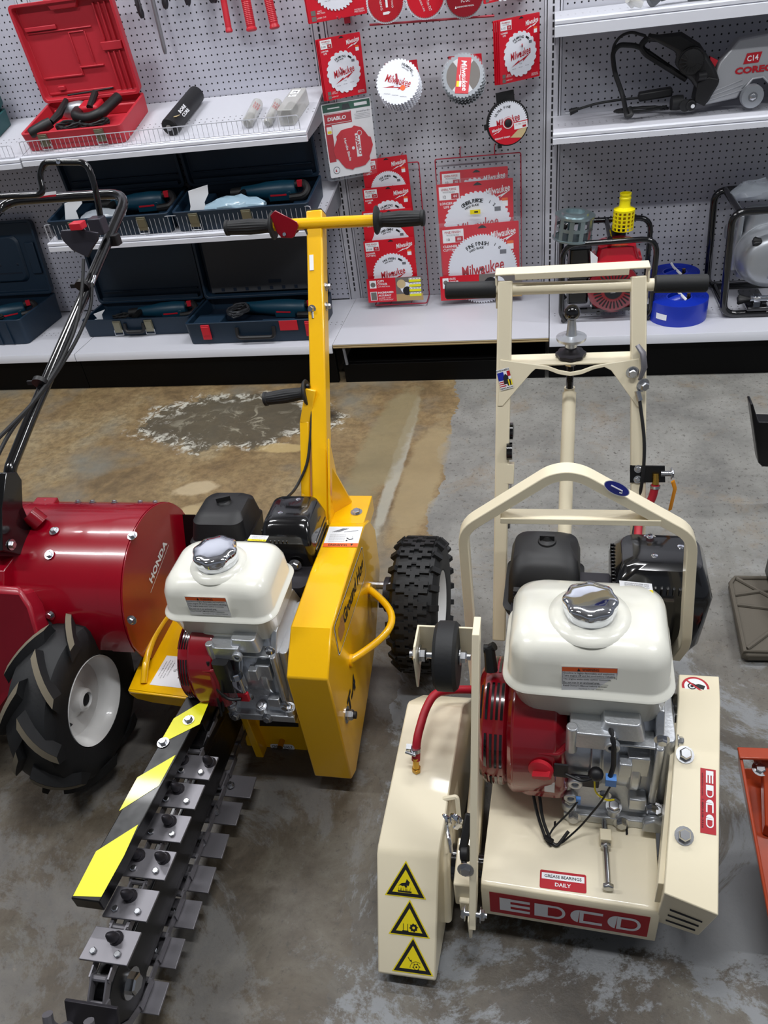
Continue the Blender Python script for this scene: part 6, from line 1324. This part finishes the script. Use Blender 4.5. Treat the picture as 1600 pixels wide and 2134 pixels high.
# three round blades cut by the top edge
for u, v, ru, col, lab, rim in ((803, 2, .068, 'logo_red', 'dark red round blade cut by the top edge, leftmost of three', 'blade_white'), (886, -10, .072, 'red_card', 'bright red round blade with white rim, middle of three at the top edge', 'blade_white'), (968, -12, .072, 'red_dark', 'maroon round blade with grey rim, rightmost of three at the top edge', 'saw_grey')):
    M, c = disc_frame(u, v, -.15, 20, 0); t = thing('saw_disc', tuple(c), lab, 'saw blade')
    mb = MB(rim, M); blade_disc(mb, 0, 0, ru*1.06, 60, rim, amp=.04, bore=False, z=-.006, thick=.006); build('toothed_rim', mb, t, recalc=False)
    mb = MB(col, M); blade_disc(mb, 0, 0, ru*.98, 60, col, amp=.05); 
    if ru < .07: mb.text('WARNING', -.3*ru, .1*ru, .12*ru, .003, ru, 'white', rot=-pi/2+.1); mb.rect(-.02*ru, .10*ru, -.3*ru, .5*ru, .003, 'white'); mb.flat([(-.2*ru, -.62*ru), (.1*ru, -.62*ru), (.22*ru, -.52*ru), (.1*ru, -.48*ru), (-.2*ru, -.50*ru)], .003, 'white'); mb.text('WOOD', .35*ru, -.1*ru, .1*ru, .003, .5*ru, 'white', rot=-pi/2)
    elif col == 'red_card': mb.text('LONGER LIFE', -.25*ru, -.3*ru, .08*ru, .003, .8*ru, 'white', rot=-1.2); mb.text('Trim EXT', .15*ru, -.45*ru, .14*ru, .003, .5*ru, 'white', rot=-1.3); mb.disc(0, .15*ru, .1*ru, .003, 'ink')
    else: mb.text('TC-3C', .0, -.25*ru, .16*ru, .003, .5*ru, 'white'); mb.text('WARNING READ MANUAL', .0, -.50*ru, .07*ru, .003, .9*ru, 'white'); mb.flat([(-.55*ru, -.56*ru), (-.45*ru, -.56*ru), (-.5*ru, -.44*ru)], .003, 'white')
    build('blade', mb, t, recalc=False)
mb = MB('hook_red'); 
for u0, u1, v in ((840, 878, 57),): mb.cyl(at(770, 52, y=-.11), at(1030, 33, y=-.11), .004, n=8)
build('hook_rail', mb, loc=tuple(at(830, 55, y=-.11)), label='red wire rail below the three round blades', cat='hook')

# the two red wire racks with large packs
def rack(lab, u0, v0, u1, v1, u2, v2, y):
    a, b_, c = at(u0, v0, y=y), at(u1, v1, y=y), at(u2, v2, y=y); mb = MB('hook_red'); zt, zb, x0, x1 = (a.z+b_.z)/2, c.z, a.x, b_.x
    mb.tube(fillet([(x0, y, zb), (x0, y, zt), (x1, y, zt), (x1, y, zb)], .008), .0025, 8); mb.tube(fillet([(x0, y, zb), (x0, y-.10, zb), (x1, y-.10, zb), (x1, y, zb)], .008), .0025, 8)
    for f in (.3, .7): xx = x0+(x1-x0)*f; mb.tube([(xx, y, zt), (xx, y, zt+.03), (xx, -.001, zt+.032)], .0025, 6); mb.tube([(xx, y, zb), (xx, y-.10, zb)], .002, 6)
    build('wire_rack', mb, loc=(x0, y, zb), label=lab, cat='rack'); return x0, x1, zb, zt
rack('red wire rack holding four smaller blade packs', 757, 350, 872, 334, 766, 620, -.04)
rack('red wire rack holding three large clear blade packs', 906, 332, 1085, 318, 916, 622, -.04)
specs = [('topmost fine finish pack in the narrow red rack', (763, 334), (858, 321), (772, 470), -.055, 'FINE FINISH', '7-1/4', '60', 60, .06), ('second framing pack from the top in the narrow red rack', (763, 393), (862, 383), (770, 520), -.075, 'FRAMING', '6-1/2', '24', 24, .06),
         ('fiber cement pack half hidden by the yellow bar grip', (761, 441), (865, 433), (768, 575), -.095, 'FIBER CEMENT', '7-1/4', '6', 6, .06), ('front fine finish pack in the narrow red rack', (765, 503), (870, 493), (772, 622), -.115, 'FINE FINISH', '7-1/4', '40', 40, .06)]
for lab, a, b_, c, y, ti, si, tt, te, _ in specs: 
    red_pack('red '+lab, a, b_, c, y, 4, ti, si, tt, te, (.52, .30), .40, top=.27, amp=.05, extra='LONGER LIFE' if te != 40 else 'CLEANER CUTTING', foot=False, tilt=3)
for lab, a, b_, c, y, ti, si, tt, te, cl in (('hindmost general purpose pack in the wide red rack', (916, 358), (1058, 346), (922, 470), -.055, 'GENERAL PURPOSE', '10', '40', 40, True), ('middle general purpose pack with a yellow tag in the wide red rack', (913, 385), (1073, 370), (921, 570), -.080, 'GENERAL PURPOSE', '12', '44', 44, True), ('front fine finish pack in the wide red rack', (906, 476), (1070, 461), (926, 610), -.115, 'FINE FINISH', '10', '80', 80, True)):
    red_pack('large clear cased '+lab, a, b_, c, y, 3, ti, si, tt, te, (.52, .32), .45, top=.12, amp=.045, extra='CLEANER CUTTING' if te == 80 else 'LONGER LIFE', foot=False, clam=cl, tilt=4)
q = at(990, 441, y=-.098); mb = MB('sticker_yellow'); mb.box(q.x-.022, q.x+.022, q.y-.001, q.y, q.z-.010, q.z+.008); mb.mat('ink').box(q.x-.004, q.x+.012, q.y-.0015, q.y-.001, q.z-.004, q.z+.002); build('price_tag', mb, loc=tuple(q), label='yellow price tag on the middle pack of the wide red rack', cat='tag')
def header(lab, tl, tr, bl, y, full):
    M, W, H = hang_frame(tl, tr, bl, y, 4, 6); t = thing('header_card', tuple(M.translation), lab, 'card'); mb = MB('red_card', M); mb.prism([(0, 0), (W, 0), (W, H), (0, H)], 'z', -.002, 0)
    k = 1 if full else .62
    mb.rect(.05*W*k, .17*W*k, .60*H if full else .5*H, .92*H, .0004, 'white'); mb.disc(.11*W*k, .74*H, .045*W*k, .0006, 'photo_grey', 14); mb.text('CUTS', .25*W*k, .88*H, .09*H, .0006, .12*W*k, 'white', bold=.03); mb.text('COOLER', .28*W*k, .76*H, .09*H, .0006, .18*W*k, 'white', bold=.03); mb.text('ANTI-FRICTION', .30*W*k, .65*H, .05*H, .0006, .22*W*k, 'white')
    if full:
        mb.rect(.05*W, .17*W, .08*H, .45*H, .0004, 'white'); mb.rect(.06*W, .16*W, .10*H, .43*H, .0005, 'photo_grey'); mb.text('INCREASED', .33*W, .40*H, .08*H, .0006, .28*W, 'white', bold=.03); mb.text('ACCURACY', .31*W, .28*H, .08*H, .0006, .24*W, 'white', bold=.03); mb.text('LASER CUT', .31*W, .17*H, .05*H, .0006, .22*W, 'white'); mb.text('TECHNOLOGY', .33*W, .09*H, .05*H, .0006, .26*W, 'white')
    x0 = .52*W if full else .48*W; mb.rect(x0, W, 0, H, .0004, 'photo_grey'); mb.rect(x0, W, .0, .30*H, .0006, 'wood'); mb.disc(.70*W, .55*H, .10*W, .0008, 'blade_white', 20); mb.disc(.62*W, .72*H, .08*W, .0009, 'tan_wood', 12) if full else mb.disc(.62*W, .6*H, .08*W, .0009, 'ink', 12); mb.disc(.72*W, .42*H, .08*W, .0009, 'ink', 12)
    build('card', mb, t, recalc=False)
    if full:
        for k2 in range(4): mb = MB('white', M); mb.rect(.76*W, .97*W, (.78-.20*k2)*H, (.95-.20*k2)*H, .0012); mb.rect(.76*W, .97*W, (.78-.20*k2)*H, (.88-.20*k2)*H, .0014, 'hi_yellow'); mb.text('1234', .86*W, (.915-.20*k2)*H, .03*H, .0016, .18*W, 'ink'); build('price_sticker', mb, t, recalc=False)
header('red CUTS COOLER header card with yellow stickers below the narrow rack', (763, 582), (879, 575), (768, 631), -.145, True)
header('red CUTS COOLER header card below the wide rack behind the left grip', (914, 577), (1085, 566), (919, 627), -.145, False)
mb = MB('clear'); a = at(874, 578, y=-.147); 

# ------------------------------------------------------------------ right shelf: grey cut-off saw on its shelf
z0 = .912
GS = thing('cut_off_saw', (1.55, -.15, z0), 'grey wheeled cut-off saw with black motor and red lettering on the right shelf', 'power saw')
def g_(u, v, y=-.16): return at(u, v, y=y)
outl = [(1467, 220), (1500, 130), (1540, 82), (1600, 70), (1680, 66), (1800, 100), (1850, 170), (1850, 215), (1618, 212), (1603, 175), (1590, 162), (1570, 165), (1548, 185), (1536, 205)]
mb = MB('saw_grey'); P = [g_(u, v, -.215) for u, v in outl]; mb.poly3(P, (0, .06, 0)); GB2 = build('blade_guard', mb, GS, bev=.006)
mb = MB('saw_grey')
for k in range(3): mb.tube([g_(1478+k*3, 208-k*8, -.2165), g_(1550-k*2, 186-k*10, -.2165)], .0022, 6)
mb.tube([g_(u, v, -.2165) for u, v in ((1548, 188), (1568, 164), (1590, 160), (1606, 176))], .004, 8); build('guard_rib', mb, GB2)
M, W, H = sticker(g_(1556, 112, -.216), g_(1594, 107, -.216), g_(1548, 134, -.216)); mb = MB('logo_red', M); mb.flat([(0, 0), (W*.85, 0), (W, H), (W*.15, H)]); mb.text('C14', W*.5, H*.5, H*.55, .0006, W*.62, 'white', rot=.05, bold=.02); build('model_sticker', mb, GB2, recalc=False, label='red parallelogram reading C14')
M, W, H = sticker(g_(1530, 141, -.216), g_(1640, 128, -.216), g_(1530, 157, -.216)); mb = MB('logo_red', M); mb.text('CORECUT', W*.5, H*.5, H*.9, .0006, W, 'logo_red', bold=.05); build('maker_lettering', mb, GB2, recalc=False)
mb = MB('alu_paint'); c = g_(1566, 200, -.235); mb.lathe([(.010, -.018), (.036, -.018), (.038, -.012), (.034, -.006), (.034, .006), (.038, .012), (.036, .018)], c, (0, 1, 0), 36); mb.mat('zinc').hexb(c+Vector((0, -.018, 0)), (0, -1, 0), .011, .006); build('roller_wheel', mb, GS)
mb = MB('black_plastic'); mb.loft([[g_(u, v, -.23) for u, v in ((1345, 75), (1420, 66), (1458, 90), (1490, 140), (1500, 170), (1470, 220), (1440, 170), (1405, 135), (1410, 110))], [g_(u, v, -.15) for u, v in ((1345, 75), (1420, 66), (1458, 90), (1490, 140), (1500, 170), (1470, 220), (1440, 170), (1405, 135), (1410, 110))]]); build('motor_housing', mb, GS, bev=.012)
mb = MB('black_plastic'); c = g_(1440, 128, -.235); mb.lathe([(.045, .0), (.047, .02), (.040, -.008), (.02, -.012)], c, (.1, 1, .1), 32)
for k in range(16): a = 2*pi*k/16; mb.bar(c+Vector((cos(a)*.018, -.012, sin(a)*.018)), c+Vector((cos(a)*.040, -.010, sin(a)*.040)), .003, .004, (0, 1, 0))
mb.lathe([(.016, 0), (.016, .03)], g_(1452, 160, -.24), (.8, .3, 0), 20); build('motor_fan', mb, GS)
mb = MB('black_plastic'); mb.tube(fillet([g_(1350, 78), g_(1334, 95), g_(1345, 112), g_(1430, 165)], .03), .011, 10); mb.tube(fillet([g_(1350, 78), g_(1400, 82), g_(1420, 100)], .02), .012, 10); build('rear_handle', mb, GS)
mb = MB('orange_red' if 'orange_red' in MATS else 'red_plastic'); P = [g_(u, v, -.2) for u, v in ((1480, 118), (1496, 126), (1488, 143), (1478, 138))]; mb.poly3(P, (0, .03, 0)); build('trigger', mb, GS)
mb = MB('black_plastic'); P = [g_(u, v, -.235) for u, v in ((1455, 170), (1478, 160), (1500, 165), (1468, 222), (1446, 212))]; mb.poly3(P, (0, .08, 0)); mb.lathe([(.018, 0), (.018, .03)], g_(1440, 220, -.24), (0, 1, 0), 20); build('gear_head', mb, GS, bev=.004)
mb = MB('black_rubber'); mb.lathe([(.024, -.02), (.026, 0), (.024, .02)], g_(1410, 214, -.2), (1, .1, 0), 24); mb.lathe([(.020, -.004), (.020, .004)], g_(1428, 220, -.23), (.2, 1, 0), 24); mb.mat('white').lathe([(.007, .0045), (.006, .006)], g_(1443, 221, -.245), (0, -1, 0), 14); build('dust_port', mb, GS)
mb = MB('black_rubber'); mb.tube(fillet([g_(1430, 165), g_(1330, 95), g_(1290, 93), g_(1276, 110), g_(1280, 150), g_(1298, 200), g_(1306, 244, -.27), g_(1316, 240, -.27), g_(1312, 225, -.24)], .04, 6), .0085, 10); build('vacuum_hose', mb, GS)
mb = MB('black_rubber'); pts = [g_(1345, 75), g_(1315, 66), g_(1292, 75), g_(1278, 95), g_(1276, 115)]; mb.tube(fillet(pts, .05), .005, 8)
mb.tube(fillet([g_(1203, 228, -.14), g_(1240, 216, -.13), g_(1290, 208, -.12), g_(1330, 204, -.12)], .05), .0045, 8)
cc = g_(1335, 225, -.17); mb.tube([cc+Vector((.085*cos(k*.45)*(1+.15*sin(k)), .05*sin(k*.45)*(1+.2*cos(k*1.3)), .012*((k*.45/6.28) % 1)-.01+.0)) for k in range(75)], .0042, 6); build('power_cord', mb, GS)
mb = MB('black_plastic'); c = g_(1362, 197, -.13); mb.bar(g_(1330, 202, -.13), g_(1400, 190, -.13), .045, .03); build('inline_switch', mb, GS, bev=.006)
mb = MB('black_plastic'); a, b_ = g_(1203, 228, -.14), g_(1187, 234, -.145); mb.cyl(a, b_, .009, .012); mb.mat('zinc')
for s_ in (-1, 1): mb.box(b_.x-.018, b_.x, b_.y+s_*.006-.001, b_.y+s_*.006+.001, b_.z-.003, b_.z+.003)
build('mains_plug', mb, GS)
# top right shelf remnants
mb = MB('black_plastic'); zt = 1.268; mb.bar((1.27, -.23, zt+.035), (1.33, -.25, zt+.05), .05, .05); mb.tube([(1.23, -.27, zt+.012), (1.29, -.25, zt+.055), (1.40, -.24, zt+.08)], .020, 10); mb.lathe([(.03, 0), (.03, .06)], (1.36, -.22, zt+.03), (1, 0, 0), 20); mb.box(1.42, 1.62, -.28, -.18, zt, zt+.05); build('black_power_tool', mb, loc=(1.35, -.23, zt), bev=.004, label='black power tool standing at the front of the upper right shelf', cat='power tool')
mb = MB('bottle_clear'); mb.cyl((1.165, -.30, zt+.03), (1.205, -.305, zt+.012), .016, .010, 12); mb.cyl((1.155, -.30, zt+.03), (1.175, -.27, zt+.01), .008); build('small_fitting', mb, loc=(1.18, -.29, zt), label='small pale fitting at the edge of the upper right shelf', cat='fitting')

# ------------------------------------------------------------------ pumps, strainers and hoses on the right base deck
mat('red_pump', '#b80f24', .22, coat=.8)
WP = thing('water_pump', (1.12, -.25, DECK), 'small water pump in a black tube frame with red tank and red fan cover', 'pump')
def w_(u, v, y): return at(u, v, y=y)
yf_ = -.40; yb_ = -.14; xl, xr = .962, 1.318
def loopf(y, zb=DECK+.012): return fillet([(xl+.02, y, zb), (xl, y, zb+.03), (xl, y, .515 if y < -.3 else .53), (xr, y, .52 if y < -.3 else .53), (xr, y, zb+.03), (xr-.02, y, zb)], .06, 6)
for y in (yf_+.02, yb_):
    mb = MB('black_gloss'); mb.tube(loopf(y), .011, 12); build('frame_tube', mb, WP)
for x, z in ((xl+.01, DECK+.012), (xr-.01, DECK+.012), (xl+.15, DECK+.04), (1.14, .53)):
    mb = MB('black_gloss'); mb.tube([(x, yf_+.02, z), (x, yb_, z)], .010, 10); build('frame_rail', mb, WP)
mb = MB('black_gloss'); mb.bar((xl+.01, yf_+.03, DECK+.05), (xr, yf_+.03, DECK+.055), .02, .014); build('frame_rail', mb, WP)
mb = MB('red_pump'); c = w_(1283, 510, -.36); mb.rrbox([(.415, 1.105, 1.235, -.38, -.24, .03), (.425, 1.088, 1.262, -.39, -.22, .035), (.437, 1.083, 1.270, -.395, -.215, .035), (.442, 1.092, 1.258, -.385, -.225, .035), (.488, 1.10, 1.245, -.375, -.235, .04), (.498, 1.115, 1.23, -.36, -.25, .04)], 6); build('fuel_tank', mb, WP)
mb = MB('black_gloss'); mb.rrbox([(.37, .985, 1.075, -.37, -.22, .015), (.49, .985, 1.075, -.37, -.22, .02)]); mb.box(.982, 1.078, -.375, -.215, .425, .432); build('air_cleaner', mb, WP, bev=.004)
mb = MB('black_gloss'); mb.box(.985, 1.07, -.34, -.22, .25, .37); build('pump_volute', mb, WP, bev=.01)
mb = MB('white'); mb.box(1.004, 1.038, -.3415, -.3405, .300, .310); build('small_label', mb, WP)
mb = MB('red_dark'); fc = (1.165, -.385, .325); mb.lathe([(.095, .06), (.102, .03), (.100, .012), (.085, 0), (.03, -.004)], fc, (0, 1, 0), 48); FCV = build('fan_cover', mb, WP)
for ring_, n_, r0, r1 in ((0, 30, .048, .078),):
    mb = MB('ink')
    for k in range(n_):
        a = 2*pi*k/n_; d = Vector((cos(a), 0, sin(a))); q = Vector((-sin(a), 0, cos(a))); p0 = Vector(fc)+d*r0+Vector((0, -.0045, 0)); p1 = Vector(fc)+d*r1+Vector((0, -.0032, 0)); mb.add([p0-q*.0022, p0+q*.0022, p1+q*.003, p1-q*.003], [(0, 1, 2, 3)], False)
    build('air_slots', mb, FCV, recalc=False)
mb = MB('ink'); mb.lathe([(.036, -.004), (.036, -.006)], fc, (0, 1, 0), 32); mb.M = frame(Vector(fc)+Vector((0, -.0065, .006)), (1, 0, 0), (0, 0, 1)); mb.text('GX', 0, .004, .018, 0, .026, 'logo_red', bold=.03); mb.text('5.5HP', 0, -.014, .007, 0, .02, 'white'); build('engine_badge', mb, FCV, recalc=False)
mb = MB('alu'); mb.box(1.10, 1.25, -.33, -.20, .215, .40); mb.box(1.08, 1.26, -.34, -.2, DECK+.06, .235); build('engine_block', mb, WP, bev=.004)
mb = MB('paper'); mb.poly3([(1.068, -.395, .49), (1.098, -.385, .46), (1.094, -.385, .39), (1.075, -.395, .39)], (.0, .002, 0)); build('hang_tag', mb, WP)
mb = MB('black_plastic'); 
for x in (1.10, 1.23): mb = MB('black_rubber'); mb.cyl((x, -.36, DECK+.062), (x, -.36, DECK+.1), .014); build('rubber_mount', mb, WP)
mb = MB('black_plastic'); mb.lathe([(.03, 0), (.03, .05)], (1.19, -.16, .46), (0, 0, 1), 20) ; build('muffler', mb, WP)
# strainers standing on the frame
def strainer(lab, c, r, h, m, rows, n, tilt=0, neck=None, wob=0):
    M = Matrix.Translation(c) @ Matrix.Rotation(tilt, 4, 'Y'); t = thing('hose_strainer', c, lab, 'strainer')
    mb = MB(m, M); th = .0025
    def ringband(z0, z1, r_): mb.lathe([(r_, z0), (r_, z1), (r_-th, z1), (r_-th, z0), (r_, z0)], (0, 0, 0), (0, 0, 1), 40, cap=False)
    bandh = h/(rows*2.2); 
    for k in range(rows+1): z = h*k/rows; ringband(max(0, z-bandh*.32), min(h, z+bandh*.32), r)
    for k in range(n):
        a = 2*pi*k/n; w_2 = pi/n*.42; vs = [(rr_*cos(a+s_), rr_*sin(a+s_), z) for z in (0, h) for rr_ in (r, r-th) for s_ in (-w_2, w_2)]
        mb.add(vs, [(0, 1, 3, 2), (4, 6, 7, 5), (0, 4, 5, 1), (2, 3, 7, 6), (0, 2, 6, 4), (1, 5, 7, 3)])
    build('cage', mb, t, recalc=True)
    mb = MB(m, M)
    if neck: mb.lathe([(r, h-.003), (r, h+.004), (neck*1.12, h+.012), (neck, h+.02), (neck, h+.04), (neck*1.08, h+.042), (neck*1.08, h+.048), (neck, h+.05), (neck, h+.056), (neck*1.08, h+.058), (neck*1.08, h+.064), (neck*.85, h+.064), (neck*.85, h+.01)], (0, 0, 0), (0, 0, 1), 36, cap=False)
    else: mb.lathe([(r*1.05, -.002), (r*1.05, .004), (r*.2, .004)], (0, 0, 0), (0, 0, 1), 40); mb.lathe([(r*1.04, h-.004), (r*1.05, h+.004), (r*.75, h+.005), (r*.72, h+.014), (r*.5, h+.014), (r*.5, h)], (0, 0, 0), (0, 0, 1), 40)
    build('top_cap', mb, t); return t
strainer('bright yellow slotted plastic strainer standing on the small pump frame', (1.195, -.27, .528), .041, .075, 'strainer_yellow', 5, 14, .02, .021)
strainer('round galvanised steel strainer on the left end of the small pump frame', (.998, -.33, .525), .074, .088, 'galv', 2, 11, .10)
# blue lay-flat hoses
def hosecoil(lab, c, r, h, r_in=.045, strap=True, lbl=True):
    t = thing('hose_roll', c, lab, 'hose'); c = Vector(c); pr = []; 
    mb = MB('blue_hose'); rings = [rr_ for rr_ in (r, )]
    prof = [(r_in, 0), (r, 0), (r+.001, h*.5), (r, h)]; k = r
    while k > r_in+.006: prof += [(k-.001, h+.0005), (k-.0022, h-.004), (k-.0034, h)]; k -= .0045
    prof += [(r_in, h), (r_in, 0)]; mb.lathe(prof, c, (0, 0, 1), 56, cap=False); build('hose_coil', mb, t, ang=50)
    mb = MB('blue_hose'); mb.tube(fillet([c+Vector((-.035, -.02, h-.012)), c+Vector((.0, .0, h-.006)), c+Vector((.035, .01, h-.008)), c+Vector((.02, .035, h-.012))], .02), .016, 10, flat=.3); mb.box(c.x-.04, c.x+.04, c.y-.03, c.y+.03, c.z+.002, c.z+h*.6); build('hose_end', mb, t, bev=.01)
    mb = MB('white'); a = c+Vector((.008, -r-.0015, h*.8)); mb.tube([c+Vector((.006, -.02, h+.002)), c+Vector((-.004, -r*.55, h+.004)), c+Vector((-.012, r*.75, h+.004))] if False else [c+Vector((.02, -r_in, h+.003)), c+Vector((-.0, r_in+.0, h+.003)), c+Vector((-.004, r*.98, h+.003))], .005, 6, flat=.3); build('strap', mb, t)
    mb = MB('brass'); mb.cyl(c+Vector((.035, -.005, h-.01)), c+Vector((.035, -.005, h+.012)), .007); build('coupling', mb, t)
    if lbl:
        a0 = -2.5; vs = []; fs = []
        for i in range(7): a = a0+.42*i/6; vs += [c+Vector((cos(a)*(r+.002), sin(a)*(r+.002), h*.30)), c+Vector((cos(a)*(r+.002), sin(a)*(r+.002), h*.58))]; fs += [(2*i-2, 2*i, 2*i+1, 2*i-1)] if i else []
        mb = MB('paper'); mb.add(vs, fs); build('paper_label', mb, t, recalc=False)
    return t
hosecoil('rolled blue lay-flat hose with a paper label on the base deck', (1.427, -.350, DECK), .112, .085)
hosecoil('rolled blue lay-flat hose standing behind the labelled roll', (1.435, -.125, DECK), .10, .105, lbl=False)
# big pump cut by the right edge
BP = thing('trash_pump', (1.75, -.25, DECK), 'large silver trash pump in a black tube frame cut off by the right edge', 'pump')
def fr_loop(y, x0, x1, zb, zt): return fillet([(x1, y, zt), (x0, y, zt), (x0+.02, y, zb), (x1, y, zb)], .05, 6)
mb = MB('black_gloss'); mb.tube(fr_loop(-.38, 1.575, 2.05, DECK+.014, .60), .014, 12); build('frame_tube', mb, BP)
mb = MB('black_gloss'); mb.tube(fr_loop(-.08, 1.56, 2.05, DECK+.014, .60), .014, 12); build('frame_tube', mb, BP)
for x, z in ((1.60, .60), (1.61, DECK+.016), (1.95, .6)): mb = MB('black_gloss'); mb.tube([(x, -.38, z), (x, -.08, z)], .013, 12); build('frame_rail', mb, BP)
mb = MB('alu_paint'); c = (1.745, -.27, .40); mb.lathe([(.03, -.115), (.075, -.110), (.10, -.09), (.112, -.05), (.115, .0), (.115, .08)], c, (0, 1, 0), 44); mb.rrbox([(.30, 1.655, 1.84, -.26, -.14, .03), (.50, 1.66, 1.84, -.26, -.14, .03), (.555, 1.67, 1.80, -.25, -.15, .03), (.56, 1.68, 1.79, -.24, -.16, .03)]); build('pump_volute', mb, BP)
mb = MB('alu_paint'); mb.rrbox([(.33, 1.630, 1.652, -.25, -.13, .008), (.545, 1.630, 1.652, -.25, -.13, .008)]); mb.cyl((1.60, -.19, .47), (1.632, -.19, .47), .028); build('side_flange', mb, BP, bev=.003)
for zc_, hh_ in ((.475, .0), (.25, .0)):
    for zoff in ((0,),):
        cxx = 1.735 if zc_ > .4 else 1.715
        mb = MB('chrome'); mb.cyl((cxx-.02, -.355, zc_), (cxx+.05, -.36, zc_), .014); mb.box(cxx-.008, cxx+.018, -.37, -.335, zc_-.022, zc_+.014); build('clamp_bolt', mb, BP, bev=.002)
        mb = MB('black_plastic'); mb.lathe([(.009, 0), (.012, .012), (.018, .040, .25), (.014, .046, .25)], (cxx-.02, -.355, zc_), (-1, 0, 0), 32, 4); build('hand_knob', mb, BP)
for zz_ in (.395, .345): mb = MB('chrome'); mb.box(1.735, 1.765, -.395, -.37, zz_-.006, zz_+.006); build('clamp_lug', mb, BP, bev=.003)
mb = MB('alu_paint'); mb.lathe([(.1165, -.004), (.1185, 0), (.1165, .004)], (1.745, -.265, .40), (0, 1, 0), 44); build('clamp_ring', mb, BP)
mb = MB('black_gloss'); mb.box(1.70, 1.745, -.36, -.30, DECK+.03, .235); mb.box(1.68, 1.76, -.40, -.2, DECK+.03, DECK+.045); build('pump_foot', mb, BP, bev=.004)
mb = bag('', Matrix.Identity(4), (1.70, -.17, .585), .10, .07, .035, 'bag', 9); build('plastic_bag', mb, loc=(1.7, -.17, .585), label='crumpled clear plastic bag on top of the silver pump', cat='plastic bag')
